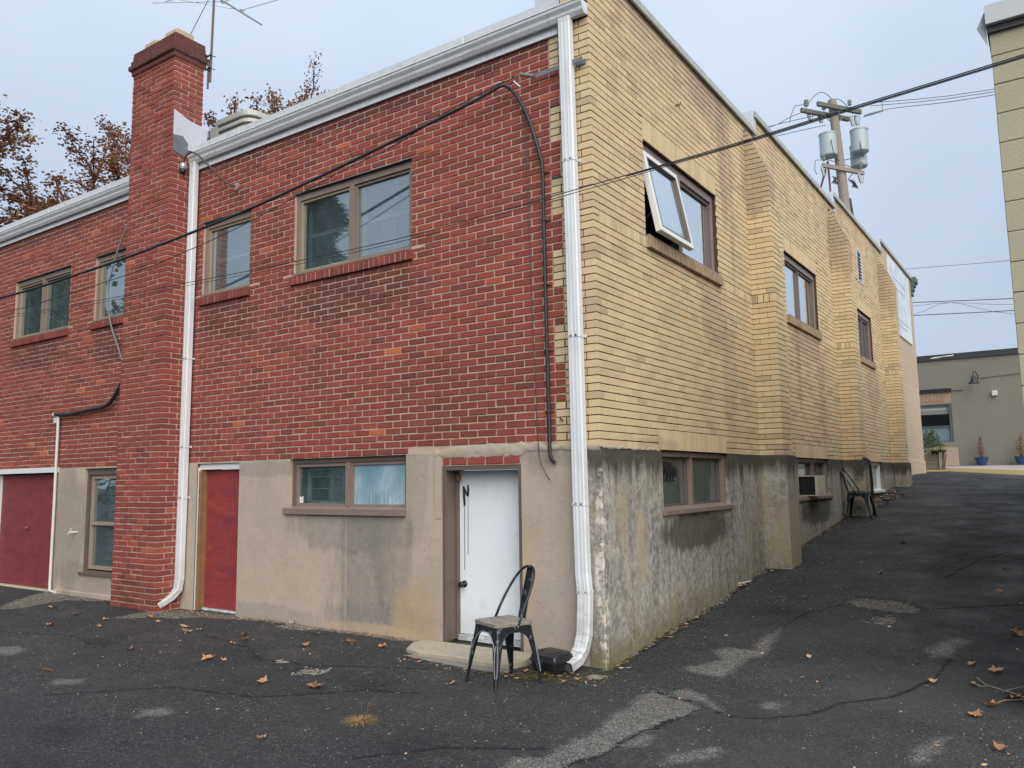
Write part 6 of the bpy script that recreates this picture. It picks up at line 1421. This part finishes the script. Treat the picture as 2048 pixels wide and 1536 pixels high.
b = MB(); b.box(1.55,1.9,27.5,27.62,0.0,0.06); o = b.build('floor_grate', BLACK_AND_SHADE); o.location = (0,0,walk_z(1.7,27.5)); o.location.z += 0.006; tag(o, 'small dark block on the far pavement between the two blue pots', 'block')
# planter by the far corner
pl = empty('planter', (0.12,19.9,-0.14)); tag(pl, 'timber planter with sprawling green plants at the far corner of the side wall', 'planter')
b = MB()
for q_ in range(5): b.box(-0.22,0.26,-0.2,0.2,0.0+q_*0.09,0.083+q_*0.09)
b.build('boards', plain('weathered_timber', (0.20,0.17,0.13), 0.9, var=0.3), pl)
b = MB(); b.box(0.14,0.22,-0.24,-0.2,0,0.5); b.build('post', plain('grey_post', (0.33,0.30,0.25), 0.9, var=0.3), pl)
b = MB(); leafcloud(b, (-0.05,0,0.78), (0.24,0.3,0.42), 900, 0.032, 3); leafcloud(b, (0.12,0,0.55), (0.2,0.3,0.22), 500, 0.032, 4); b.build('shrub', DGR, pl, 'stuff')
b = MB(); blades(b, (0.16,-0.05,0.56), 260, 0.40, 0.46, 8, 0.010, 1.1); b.build('ornamental_grass', plain('pale_grass', (0.36,0.37,0.17), 0.8, var=0.3), pl, 'stuff')
b = MB(); b.tube([(0.2,-0.25,0.0),(0.28,-0.2,0.5),(0.3,0,0.7)], 0.015, 6); b.tube([(0.24,-0.2,0.0),(0.34,-0.2,0.45)], 0.012, 6); b.build('dead_stem', plain('red_brown_stem', (0.16,0.07,0.05), 0.9), pl)
b = MB(); b.box(-0.42,0.0,27.2,27.4,0.02,0.68); b.box(0.0,0.03,27.2,27.4,0.02,0.68); o = b.build('cardboard_panel', plain('buff_board', (0.31,0.24,0.185), 0.85)); o.location.z = walk_z(-0.3,27.2); tag(o, 'buff flat panel leaning against the far grey wall under the window', 'panel')

# ------------------------------------------------------------------ utility pole
POLEW = plain('weathered_pole_wood', (0.24,0.205,0.175), 0.9, var=0.25, sc=3, bump=0.4); ARM = plain('mossy_crossarm', (0.115,0.12,0.10), 0.9, var=0.3, sc=5); TANK = plain('transformer_enamel', (0.33,0.39,0.40), 0.4, var=0.05); PORC = plain('porcelain', (0.27,0.28,0.28), 0.3); RED_BR = plain('red_brown_steel', (0.13,0.055,0.050), 0.7)
DW = plain('dark_wire', (0.055,0.055,0.06), 0.6)
def make_pole():
    root = empty('utility_pole', (-1.45,20.3,-0.15)); inv = Matrix.Translation((1.45,-20.3,0.15))
    def S(b, name, mat, par=None, **k):
        o = b.build(name, mat, **k); o.parent = par or root
        if par is None: o.matrix_parent_inverse = inv
        return o
    base, top = Vector((-1.45,20.3,-0.3)), Vector((-1.985,19.8,11.55))
    b = MB(); b.tube([base, base.lerp(top,0.5), top], [0.19,0.165,0.13], 14); S(b, 'pole', POLEW, smooth=R(40))
    def at(z_): return base.lerp(top, (z_+0.3)/11.85)
    ad = (Vector((-1.308,20.305,11.16))-Vector((-2.32,19.574,11.43))).normalized(); ad = Vector((ad.x, ad.y, -0.20)).normalized()*1.0
    nrm = Vector((ad.y, -ad.x, 0)).normalized()
    for z_, off, hl, sh in ((11.22, 0.20, 0.70, 0.10), (11.15, -0.24, 0.78, -0.18)):
        c = at(z_)+nrm*off+ad*sh; b = MB(); b.obox(c, ad, nrm, (0,0,1), hl, 0.055, 0.065); arm = S(b, 'crossarm', ARM)
    c = at(9.22)-nrm*(-0.16); b = MB(); b.obox(c, ad, nrm, (0,0,1), 0.66, 0.05, 0.06); S(b, 'crossarm', POLEW)
    def insul(p, k=0.8, up=Vector((0,0,1)), nm='insulator'):
        b = MB(); p = Vector(p); rr = [0.035,0.075,0.04,0.08,0.04,0.075,0.03]
        b.tube([p+up*(0.035*i*k) for i in range(7)], [r_*k for r_ in rr], 10); b.tube([p-up*0.12, p], 0.014, 6); return S(b, nm, PORC)
    for s in (-0.62,-0.05): insul(at(11.15)-nrm*0.24+ad*(s-0.15)+Vector((0,0,0.16)), 1.1)
    insul(at(11.22)+nrm*0.2+ad*0.45+Vector((0,0,0.15)), 0.9); insul(at(9.22)+nrm*0.16+ad*0.58+Vector((0,0,0.16)), 0.9); insul(at(9.22)+nrm*0.16-ad*0.6+Vector((0,0,0.16)), 1.0)
    # cut-out fuses hanging on the arms
    for (z_, s, o_) in ((11.0,-0.72,-0.3),(10.85,0.42,0.2),(9.0,-0.72,0.2),(9.0,0.45,0.2),(11.05,-0.35,-0.35),(10.95,0.62,0.1)):
        p = at(z_)+nrm*o_+ad*s; b = MB(); b.tube([p+Vector((0,0,0.16)), p+Vector((0.02,0.02,0.05)), p+Vector((0.05,0.03,-0.15))], [0.03,0.055,0.04], 8); b.tube([p+Vector((0.0,0,0.18)), p+Vector((0.14,0.05,0.1)), p+Vector((0.10,0.05,-0.18))], 0.012, 6); S(b, 'fuse_cutout', PORC)
    for (c, sc, mark) in ((Vector((-2.145,19.62,9.66)),1.0,1), (Vector((-1.33,20.18,9.78)),1.0,1), (Vector((-1.45,20.55,9.45)),0.95,0)):
        r_, h = 0.262*sc, 0.74*sc; b = MB(); b.lathe([(r_*0.9,0),(r_,0.03),(r_,h-0.05),(r_*1.05,h-0.04),(r_*1.05,h),(r_*0.9,h+0.03),(r_*0.3,h+0.06)], tuple(c), 28); t_ = S(b, 'transformer', TANK, smooth=R(35))
        for q_ in (-0.14, 0.05): 
            b = MB(); p = c+ad*q_+Vector((0,0,h+0.02)); b.tube([p+Vector((0,0,0.04*i)) for i in range(6)], [0.045,0.055,0.04,0.055,0.035,0.03], 8); o = b.build('bushing', PORC); o.parent = t_; o.matrix_parent_inverse = inv
        b = MB(); b.obox(c+Vector((0,0,h*0.5))+(at(9.9)-c).normalized()*r_*1.1*Vector((1,1,0)).length/1.414, ad, nrm, (0,0,1), 0.05, 0.05, h*0.45); o = b.build('hanger', plain('grey_bracket', (0.22,0.235,0.235), 0.6)); o.parent = t_; o.matrix_parent_inverse = inv
        if mark:
            b = MB(); tc_ = Vector((CAM.x-c.x, CAM.y-c.y, 0)).normalized(); sd = Vector((-tc_.y, tc_.x, 0)); p = c+tc_*(r_+0.001)+Vector((0,0,0.20))-sd*0.03
            for q_ in (-0.035, 0.035): b.obox(p+sd*q_, sd, tc_, (0,0,1), 0.022, 0.003, 0.035)
            o = b.build('number_mark', plain('blue_stencil', (0.03,0.05,0.28), 0.6)); o.parent = t_; o.matrix_parent_inverse = inv
    # steel A bracket and wiring
    p = at(9.35)-ad*0.35-nrm*0.1; b = MB(); b.tube([p+Vector((0,0,0.15)), p+Vector((-0.28,-0.20,-0.9))], 0.035, 4); b.tube([p+Vector((0,0,0.15)), p+Vector((0.02,0.0,-0.9))], 0.035, 4); S(b, 'brace', RED_BR)
    for (s, e) in ((0.1,-0.35),(0.1,0.35)):
        b = MB(); b.tube([at(10.7), at(11.12)+ad*e-nrm*0.1], 0.02, 5); S(b, 'arm_strut', plain('grey_strut', (0.25,0.26,0.26), 0.6))
    def wire(pts, r_=0.012): b = MB(); b.tube(pts, r_, 5); S(b, 'jumper_wire', DW)
    A_ = at(11.15)-nrm*0.24
    for (s0, hh, s1) in ((-0.75, 0.55, 0.35), (-0.2, 0.42, 0.75)):
        wire([A_+ad*s0+Vector((0,0,0.2))+Vector((0,0,hh*math.sin(math.pi*t)))+ad*(s1-s0)*t for t in np.linspace(0,1,9)])
    wire([A_-ad*0.75+Vector((0,0,0.25)), A_-ad*1.15+Vector((0,0,0.1)), A_-ad*1.3+Vector((0,0,-0.25)), A_-ad*1.35+Vector((0,0,-0.5))])
    for (x, y, z_) in ((-2.0,19.6,9.6),(-1.3,20.2,9.7)):
        q0 = Vector((x,y,z_)); wire([q0+Vector((0,-0.25,0.5)), q0+Vector((0.05,-0.3,0.1)), q0+Vector((0.1,-0.2,-0.12)), at(9.5)+Vector((0,0,0.05))], 0.014)
    wire([at(9.5), at(9.35)-ad*0.5+Vector((0,0,0.15)), at(9.3)-ad*0.8+Vector((0,0,0.12)), at(9.1)-ad*0.85, at(8.95)-ad*0.8]); wire([at(9.5), at(9.35)+ad*0.4+Vector((0,0,0.05)), at(9.2)+ad*0.45+Vector((0,0,0.1)), at(9.0)+ad*0.2])
    for i in range(5): wire([at(9.0)-ad*(0.1+0.05*i), at(8.75)-ad*(0.35-0.06*i), at(8.9)-ad*0.25], 0.014); wire([at(9.0)+ad*(0.2+0.05*i), at(8.75)+ad*(0.5-0.05*i), at(8.95)+ad*0.4], 0.014)
    b = MB(); b.obox(at(6.9)+Vector((0.22,0.0,0)), ad, nrm, (0,0,1), 0.06, 0.06, 0.55); S(b, 'riser_box', plain('grey_riser', (0.20,0.22,0.22), 0.6))
    b = MB(); b.tube([at(8.3)+Vector((0.17,0,0)), at(7.3)+Vector((0.2,0,0)), at(6)+Vector((0.21,0,0)), at(1)+Vector((0.22,0,0))], 0.03, 8); S(b, 'riser_conduit', BLACK_AND_SHADE)
    return root
PO = make_pole(); tag(PO, 'wooden utility pole with three grey transformers rising behind the parapet', 'utility pole')
def copy_tree(o, parent=None):
    c = o.copy(); COL.objects.link(c)
    if parent is not None: c.parent = parent
    for ch_ in list(o.children): copy_tree(ch_, c)
    return c
PO2 = copy_tree(PO); PO2.location = (7.2, 20.3, -0.15); tag(PO2, 'utility pole with transformers out of frame to the right, mirrored in the yellow wall window', 'utility pole')

W3L = [('left of the pole, uppermost', [(-9,17.0,11.5),(-4.47,18.9,10.87),(-3.1,19.3,11.15),(-2.7,19.5,11.3)]), ('left of the pole, middle', [(-9,17.0,11.2),(-5.44,18.4,10.7),(-3.3,19.3,11.0),(-2.5,19.6,11.1)]), ('left of the pole, lowest', [(-9,17.0,10.2),(-5.2,18.4,10.3),(-3.0,19.4,10.65),(-2.2,19.7,10.75)])]
for lb, p in W3L: cable('power_line', p, 0.011, DW, 'power line running '+lb, 'power line', 5, 4)
for lb, p in (('uppermost of three', [(-0.91,19.9,11.19),(2.33,19.9,10.66),(9,19.9,10.3)]), ('middle of three', [(-0.91,19.9,11.09),(2.32,19.9,10.58),(9,19.9,10.2)]), ('lowest of three', [(-1.2,20.3,10.95),(-0.4,20.1,10.93),(2.31,19.9,10.49),(9,19.9,10.1)])):
    cable('power_line', p, 0.010, DW, 'thin power line right of the pole, '+lb, 'power line', 5, 4)
b = MB(); b.tube([(-1.15,20.25,10.97),(-0.95,20.2,10.96),(-0.6,20.15,10.95)], [0.03,0.045,0.03], 8); b.tube([(-0.6,20.15,11.3),(-0.6,20.15,10.95)], 0.012, 5); o = b.build('line_insulator', PORC); tag(o, 'strain insulator on the lowest line right of the pole', 'insulator')
for lb, p, r_ in (('high faint line over the far grey building', [(-6,40,10.7),(-2.61,40,10.5),(1.7,40,10.2),(7,40,10.0)], 0.012), ('upper thick line over the far grey building', [(-6,40,8.95),(-2.71,40,8.69),(1.76,40,8.28),(7,40,7.9)], 0.022), ('slack thin line below the upper thick one', [(-6,40,8.6),(-2.72,40,8.50),(-1.0,40,8.45),(1.74,40,7.98),(7,40,7.6)], 0.010), ('crossing slack line rising to the middle', [(-6,40,7.8),(-2.74,40,8.05),(-1.01,40,8.45),(1.71,40,7.5),(7,40,6.9)], 0.010), ('lower thick line over the far grey building', [(-6,40,8.2),(-2.75,40,8.0),(1.72,40,7.68),(7,40,7.4)], 0.022)):
    cable('street_line', p, r_, DW, lb, 'power line', 5, 4)

# ------------------------------------------------------------------ trees
BARK = plain('grey_bark', (0.13,0.105,0.085), 0.9, var=0.4, sc=3)
def leafmat(name, ramp):
    k = NT(name); k.col(k.ramp(k.attr(), ramp)).rough(0.75).spec(0.2); t = k.t
    tr = k.n('ShaderNodeBsdfTranslucent'); k.l(k.b.inputs['Base Color'].links[0].from_socket, tr.inputs[0]); mx = k.n('ShaderNodeMixShader'); mx.inputs[0].default_value = 0.35
    k.l(k.b.outputs[0], mx.inputs[1]); k.l(tr.outputs[0], mx.inputs[2]); k.l(mx.outputs[0], k.out.inputs[0]); return k.m
AUT = leafmat('autumn_leaves', [(0,(0.13,0.06,0.05)),(0.35,(0.24,0.105,0.065)),(0.6,(0.32,0.17,0.065)),(0.8,(0.25,0.20,0.06)),(1.0,(0.36,0.26,0.14))])
PINE = leafmat('pine_needles', [(0,(0.010,0.018,0.010)),(0.6,(0.025,0.042,0.022)),(1.0,(0.055,0.075,0.035))])
GRN = leafmat('late_green_leaves', [(0,(0.03,0.05,0.015)),(0.6,(0.10,0.12,0.03)),(1.0,(0.28,0.25,0.06))])
def tree(base, height, spread_, n_leaf, lmat, seed, label, size=0.075, name='deciduous_tree', sparse_top=True, group=None, wide=1.0):
    r_ = random.Random(seed); root = empty(name, base); tag(root, label, 'tree', group)
    tb = MB(); tips = []
    def grow(p, d, L_, rad, lvl):
        n = 4; pts = [p]; q = p
        for i in range(n):
            d = (d+Vector((r_.gauss(0,0.13), r_.gauss(0,0.13), r_.gauss(0.04,0.08)))).normalized(); q = q+d*L_/n; pts.append(q)
        tb.tube(pts, [rad*(1-0.45*i/n) for i in range(n+1)], 7 if lvl < 2 else 4, cap=False)
        if lvl >= 4: tips.append((pts, lvl)); return
        if lvl >= 3: tips.append((pts, lvl))
        k_ = (3 if lvl else 5)+(r_.random() < 0.5)
        for j in range(k_):
            t = r_.uniform(0.45, 1.0) if j else 1.0; c = pts[min(n, int(t*n))]; a = r_.uniform(0, 6.28)
            side = Vector((math.cos(a), math.sin(a), 0.15)); nd = (d*(1.0 if j == 0 else 0.75)+side*spread_*(0.35 if j == 0 else 0.85)).normalized()
            grow(c, nd, L_*r_.uniform(0.58, 0.78), rad*0.52, lvl+1)
    grow(Vector((0,0,0)), Vector((0,0,1)), height*0.36, height*0.020, 0)
    tb.build('trunk', BARK, root, smooth=True)
    lb_ = MB(); zmax = max(p[-1].z for p, _ in tips); per = max(1, int(n_leaf/max(1, len(tips))))
    for pts, lvl in tips:
        hfrac = pts[-1].z/zmax; cl = min(1, max(0, r_.gauss(0.95-0.75*hfrac, 0.22)))
        m = int(per*r_.uniform(0.3, 1.7)*(1.15-0.55*hfrac**2 if sparse_top else 1))
        for _ in range(m):
            i = r_.randrange(len(pts)); p = pts[i]+Vector((r_.gauss(0,1), r_.gauss(0,1), r_.gauss(0,1)))*size*2.6
            a = Vector((r_.gauss(0,1), r_.gauss(0,1), r_.gauss(-0.4,1))).normalized(); w = a.cross(Vector((r_.gauss(0,1), r_.gauss(0,1), r_.gauss(0,1)))).normalized(); s = size*r_.uniform(0.6,1.3)
            lb_.add([p-a*s, p+w*s*0.7-a*s*0.2, p+a*s, p-w*s*0.7+a*s*0.1], [(0,1,2,3)], tone=min(1, max(0, cl*0.7+r_.uniform(-0.25,0.35))))
    lb_.build('crown', lmat, root, 'stuff')
    zz_ = sorted(p[-1].z for p, _ in tips); f_ = (height)/zz_[int(len(zz_)*0.985)]; root.scale = (f_*wide, f_*wide, f_)
    return root
tree((-30.0,6.0,-1.0), 11.6, 1.25, 130000, AUT, 11, 'rust coloured tree at the left edge behind the roof', 0.046, wide=1.5)
tree((-27.2,8.4,-1.0), 15.2, 1.2, 150000, AUT, 5, 'tall sparse brown leaved tree midway between the left edge and the chimney', 0.046, wide=1.6)
tree((-26.2,9.2,-1.0), 15.4, 1.2, 140000, AUT, 21, 'brown leaved tree directly left of and behind the chimney', 0.046, wide=1.0)
tree((-22.4,11.5,-1.0), 13.3, 0.9, 60000, AUT, 33, 'thin brown tree top just right of the chimney behind the roof unit', 0.045, wide=0.42)
# trees behind the camera, seen as reflections in the panes
def conifer(base, h, rad, n, seed, label):
    r_ = random.Random(seed); root = empty('pine_tree', base); tag(root, label, 'tree'); b = MB(); b.tube([(0,0,0),(0,0,h)], [h*0.02,0.03], 8); b.build('trunk', BARK, root)
    b = MB()
    for _ in range(n):
        t = r_.random()**0.8; R_ = rad*(1-t)*(0.75+0.35*math.sin(t*40+seed))+0.15; a = r_.uniform(0,6.28); rr = R_*r_.random()**0.45; p = Vector((rr*math.cos(a), rr*math.sin(a), h*(0.06+0.94*t)-0.25*rr)); o_ = Vector((math.cos(a), math.sin(a), -0.25+r_.gauss(0,0.3))).normalized(); s = r_.uniform(0.12,0.26); w = o_.cross(Vector((0,0,1))).normalized()*s*0.35
        b.add([p-o_*s+w, p+o_*s, p-o_*s-w], [(0,1,2)], tone=r_.random())
    b.build('crown', PINE, root, 'stuff'); return root
conifer((-18.5,-13.2,-1.8), 14.5, 4.2, 16000, 2, 'dark pine behind the camera, mirrored in the wide upper window')
conifer((-26.0,-11.5,-1.8), 11.5, 3.6, 12000, 3, 'second dark pine behind the camera, mirrored in the left panes')
conifer((-19.0,-20.0,-1.8), 12.5, 4.0, 10000, 4, 'smaller pine behind the camera to the left')
tree((-34,-10.5,-1.8), 14.0, 1.1, 12000, GRN, 8, 'yellowing tree behind the camera, mirrored in the far left window', 0.13)
tree((-16.0,-24.0,-1.8), 9.0, 1.1, 7000, GRN, 9, 'green tree far behind the camera', 0.15)
b = MB(); b.box(-60,40,-42,-41,-2,2.2); o = b.build('far_hedge', plain('hedge_green', (0.05,0.06,0.03), 0.9, var=0.5, sc=1)); tag(o, 'long dark hedge far behind the camera', 'hedge')

# ------------------------------------------------------------------ leaves, litter, weeds, pebbles
def leaf_mesh(seed):
    r_ = random.Random(seed); n = 15; vs = [(0,0,0.004)]
    for i in range(n):
        a = 2*math.pi*i/n; lob = 1.0 if i % 3 == 0 else (0.62 if i % 3 == 1 else 0.70); rr = 0.055*lob*r_.uniform(0.85,1.15); x, y = rr*math.cos(a), rr*math.sin(a)*0.85
        vs.append((x, y, 0.006+abs(y)*r_.uniform(0.25,0.75)+0.25*abs(x)*r_.random()))
    fs = [(0, 1+i, 1+(i+1) % n) for i in range(n)]; me_ = bpy.data.meshes.new('fallen_leaf'); me_.from_pydata(vs, [], fs)
    a_ = me_.attributes.new('tone', 'FLOAT', 'POINT'); a_.data.foreach_set('value', [r_.random()]*len(vs)); return me_
k = NT('dry_leaf'); k.col(k.mix(k.math('MULTIPLY', k.noise(40,4), 0.5), k.ramp(k.attr(), [(0,(0.30,0.13,0.06)),(0.4,(0.48,0.26,0.13)),(0.8,(0.58,0.40,0.23)),(1,(0.60,0.48,0.32))]), (0.12,0.05,0.03))).rough(0.8); DRYL = k.m
LM = [leaf_mesh(i) for i in range(8)]
for m_l in LM: m_l.materials.append(DRYL)
LEAVES = [(-7.24,-0.81,1.2,'lone leaf on the old gravel strip in front of the maroon doors'),(-6.48,-0.92,1.1,'leaf on the asphalt left of the chimney foot'),(-5.99,-1.44,1.0,'leaf well in front of the chimney'),(-5.8,-0.94,0.8,'leaf just in front of the chimney foot'),(-5.42,-1.21,0.7,'small leaf right of the chimney, out on the asphalt'),
 (-5.51,-0.59,1.1,'leaf on the gravel at the foot of the left downspout'),(-5.13,-0.72,0.6,'small pale leaf before the red door'),(-4.54,-0.79,1.2,'pale flat leaf before the red door'),(-4.29,-0.94,1.2,'curled dark leaf just nearer than the flat one before the red door'),(-4.24,-0.81,1.0,'thin leaf right of the pair before the red door'),
 (-3.65,-0.71,1.1,'standing leaf in front of the stained plaster'),(-3.45,-0.86,1.1,'pale leaf in front of the stained plaster'),(-3.38,-1.06,0.7,'small leaf farther from the stained plaster'),(-3.97,-1.71,1.0,'leaf pair in the middle left of the asphalt'),(-2.99,-1.59,1.3,'large pale upright leaf in the middle of the asphalt'),(-2.84,-1.55,0.8,'small leaf touching the large upright one'),
 (-3.73,-0.05,1.1,'orange leaf against the wall under the low window'),(-3.08,-0.31,1.3,'pale curled leaf under the low window'),(-2.71,-0.78,1.2,'reddish brown leaf right of the pale curled one'),(-2.44,-0.45,1.2,'brown leaf near the wall left of the step'),(-2.06,-0.42,1.0,'orange leaf closest to the left end of the step'),(-3.78,-2.54,1.0,'leaf at the left near the bottom of the view'),
 (-1.97,-1.82,1.0,'thin leaf left of the big orange leaf'),(-1.52,-1.71,1.7,'biggest orange leaf, lying alone in the foreground'),(-0.92,-2.67,0.7,'tiny leaf below the dry grass tuft'),(0.09,3.12,1.4,'orange leaf by the side wall base before the first pilaster'),(1.34,4.24,0.9,'pale leaf in the alley above the long hole'),(1.28,6.29,1.1,'leaf in the middle of the alley, farther up'),
 (2.55,3.63,0.9,'leaf at the right of the alley, uphill'),(2.75,2.04,1.5,'curled pale leaf at the right edge of the alley'),(2.5,1.11,0.8,'small leaf right of the worn patch'),(2.66,0.99,1.2,'pale leaf above the twigs at the right'),(2.29,0.59,0.9,'tan leaf left of the twigs'),(2.54,0.63,0.9,'orange leaf beside the twig end'),(2.78,0.44,1.6,'large oak leaf on the twigs at the right edge'),
 (2.68,0.24,1.2,'brown leaf below the twigs'),(2.6,0.03,1.0,'grey leaf fragment below the twigs'),(2.77,-0.6,1.1,'pale leaf in the lower right corner'),(-0.75,-1.03,0.7,'small orange leaf under the front of the wooden seated chair'),(-0.48,-0.43,0.9,'orange leaf between the chair legs and the step'),(1.37,0.86,0.6,'tiny leaf in the middle of the asphalt')]
for i, (x, y, s, lb) in enumerate(LEAVES):
    o = bpy.data.objects.new('fallen_leaf', LM[i % 8]); COL.objects.link(o); o.location = (x, y, zat(x, y)+0.002); o.scale = (s*0.9,)*3; o.rotation_euler = (random.uniform(-0.35,0.35), random.uniform(-0.35,0.35), random.uniform(0,6.28)); tag(o, lb, 'leaf', 'fallen leaves on the asphalt')
b = MB(); r_ = random.Random(12)     # leaf crumbs and litter
def crumb(x, y, s):
    z_ = zat(x, y)+0.004; a = r_.uniform(0,6.28); d = Vector((math.cos(a), math.sin(a), r_.uniform(-0.1,0.2)))*s; w = Vector((-d.y, d.x, r_.uniform(-0.005,0.01)))*r_.uniform(0.2,0.6); p = Vector((x, y, z_+0.002))
    b.add([p-d, p+w, p+d, p-w], [(0,1,2,3)], tone=r_.random())
for _ in range(260): crumb(r_.uniform(-8,2.9), r_.uniform(-2.8,0.0), r_.uniform(0.006,0.02))
for _ in range(170): crumb(r_.uniform(0.3,2.9), r_.uniform(0,11), r_.uniform(0.008,0.028))
for _ in range(160): y = r_.uniform(10.2,12.8); crumb(r_.uniform(0.05,0.45), y, r_.uniform(0.03,0.07))
for _ in range(80): crumb(r_.gauss(-1.0,0.4), r_.gauss(-0.62,0.05), r_.uniform(0.008,0.03))
for _ in range(190): y = r_.uniform(0.0,8.6); crumb(0.05+abs(r_.gauss(0,0.08)), y, r_.uniform(0.008,0.035))
for _ in range(150): crumb(r_.uniform(-5.7,-1.9), -0.04-abs(r_.gauss(0,0.06)), r_.uniform(0.006,0.025))
for _ in range(70): crumb(r_.gauss(-0.15,0.25), r_.gauss(-0.42,0.07), r_.uniform(0.006,0.025))
b.build('leaf_litter', DRYL, None, 'stuff')
# pebbles
PEB = plain('pale_pebbles', (0.24,0.225,0.20), 0.9, var=0.5, sc=30)
pv = []; r_ = random.Random(3)
def peb(x, y, s): pv.append((x-s, x+s, y-s*r_.uniform(0.6,1), y+s*r_.uniform(0.6,1), zat(x,y)-s*0.3, zat(x,y)+s*0.9, r_.random()))
for _ in range(1500): peb(r_.uniform(-8,2.95), r_.uniform(-3.1,2.5), r_.uniform(0.0018,0.0048))
for _ in range(500): peb(r_.uniform(0.1,2.95), r_.uniform(2.5,9), r_.uniform(0.003,0.007))
for p, dep in HOLE:
    xs_ = [q[0] for q in p]; ys_ = [q[1] for q in p]; n_ = 0
    while n_ < 220:
        x, y = r_.uniform(min(xs_),max(xs_)), r_.uniform(min(ys_),max(ys_)); n_ += 1
        if inside(np.array([x]), np.array([y]), p)[0]: peb(x, y, r_.uniform(0.003,0.008))
A = np.array(pv); V_, F_ = chamfer_box(A[:,:6], 0.001, 0.0007); bulk('loose_gravel', V_, F_, A[:,6], PEB, None)
# rubble of broken asphalt edge along the side wall and under the plaster
b = MB(); r_ = random.Random(5); rb = []
for _ in range(85):
    y = r_.uniform(0.1,4.1); x = 0.035+abs(r_.gauss(0,0.03)); s = r_.uniform(0.005,0.016); z0 = zat(x,y); rb.append((x-s,x+s,y-s*1.3,y+s*1.3,z0-s,z0+s*0.7,r_.random()))
for _ in range(110):
    x = r_.uniform(-4.6,-1.9); y = -0.04-abs(r_.gauss(0,0.03)); s = r_.uniform(0.006,0.02); z0 = zat(x,y); rb.append((x-s*1.4,x+s*1.4,y-s,y+s,z0-s,z0+s*0.6,r_.random()))
A = np.array(rb); V_, F_ = chamfer_box(A[:,:6], 0.003, 0.003); bulk('wall_foot_rubble', V_, F_, A[:,6], plain('rubble_grey', (0.15,0.13,0.10), 0.95, var=0.4, sc=20), None)
# moss and weeds round the corner
WEED = leafmat('weed_blades', [(0,(0.05,0.055,0.012)),(0.5,(0.13,0.12,0.03)),(1.0,(0.30,0.24,0.10))])
b = MB(); r_ = random.Random(9)
def weed(x, y, n, h, sp, w=0.003): blades(b, (x, y, zat(x,y)), n, h, sp, r_.randrange(9999), w, 0.8)
for _ in range(95): weed(r_.gauss(-0.35,0.28), r_.gauss(-0.57,0.09), 7, 0.035, 0.04)
for _ in range(60): weed(r_.gauss(0.02,0.12), r_.gauss(-0.33,0.10), 7, 0.03, 0.035)
for _ in range(90): y = r_.uniform(0.0,2.2); weed(0.04+abs(r_.gauss(0,0.025)), y, 6, 0.03, 0.035)
for _ in range(60): y = r_.uniform(4.8,8.6); weed(0.04+abs(r_.gauss(0,0.03)), y, 6, 0.04, 0.04)
weed(-0.27,-0.50,40,0.10,0.07)
b.build('moss_and_weeds', WEED, None, 'stuff')
# dry grass tuft
tf = empty('dry_weed', (-0.66,-2.10,-1.79)); tag(tf, 'straw coloured dead weed tuft growing out of the asphalt in the foreground', 'weed')
STRAW = leafmat('straw', [(0,(0.20,0.13,0.05)),(0.5,(0.42,0.30,0.13)),(1.0,(0.58,0.46,0.26))])
b = MB(); blades(b, (0,0,0.0), 170, 0.075, 0.13, 4, 0.0024, 0.85); blades(b, (-0.03,0.0,0), 90, 0.05, 0.10, 14, 0.003, 0.9); b.build('blades', STRAW, tf, 'stuff')
b = MB(); r_ = random.Random(2)
for (dx, dy, h) in ((0.06,0.10,0.17),(0.09,0.05,0.12),(-0.05,0.07,0.13),(-0.10,0.02,0.06),(0.12,-0.02,0.05)):
    b.tube([(0,0,0),(dx*0.5,dy*0.5,h*0.6),(dx,dy,h)], [0.002,0.0015,0.001], 4)
    for q_ in range(5): t = 0.4+0.12*q_; b.tube([(dx*t,dy*t,h*t),(dx*t+r_.gauss(0,0.012),dy*t+r_.gauss(0,0.012),h*t+0.012)], 0.001, 4)
b.build('stalks', STRAW, tf, 'stuff')
# twigs at the right
b = MB()
for P_ in ([(2.55,0.80),(2.62,0.62),(2.71,0.60),(2.81,0.50),(2.92,0.42)], [(2.69,0.30),(2.74,0.35),(2.80,0.42),(2.95,0.47)], [(2.72,0.55),(2.82,0.66),(2.95,0.74)], [(2.62,0.62),(2.58,0.58)], [(2.81,0.5),(2.84,0.42)]):
    b.tube([(x, y, zat(x,y)+0.006+0.01*(i % 2)) for i, (x, y) in enumerate(P_)], 0.0028, 5)
o = b.build('fallen_twig', plain('pale_twig', (0.36,0.32,0.22), 0.9, var=0.3)); tag(o, 'thin forked dead twig lying at the right edge of the asphalt', 'twig')
b = MB(); b.tube([(0.0,3.18,zat(0.05,3.2)+0.02),(0.10,3.36,zat(0.1,3.36)+0.015)], 0.006, 6); o = b.build('white_stick', OFFWHITE); tag(o, 'short white stick lying against the foot of the side wall', 'stick')
b = MB(); r_ = random.Random(31)
for _ in range(26):
    x, y = r_.gauss(-0.6,0.25), r_.gauss(-0.98,0.14); a = r_.uniform(0,6.28); l = r_.uniform(0.02,0.07); b.tube([(x,y,zat(x,y)+0.003),(x+l*math.cos(a),y+l*math.sin(a),zat(x,y)+0.006)], 0.0012, 4)
b.build('dry_straw_bits', STRAW, None, 'stuff')
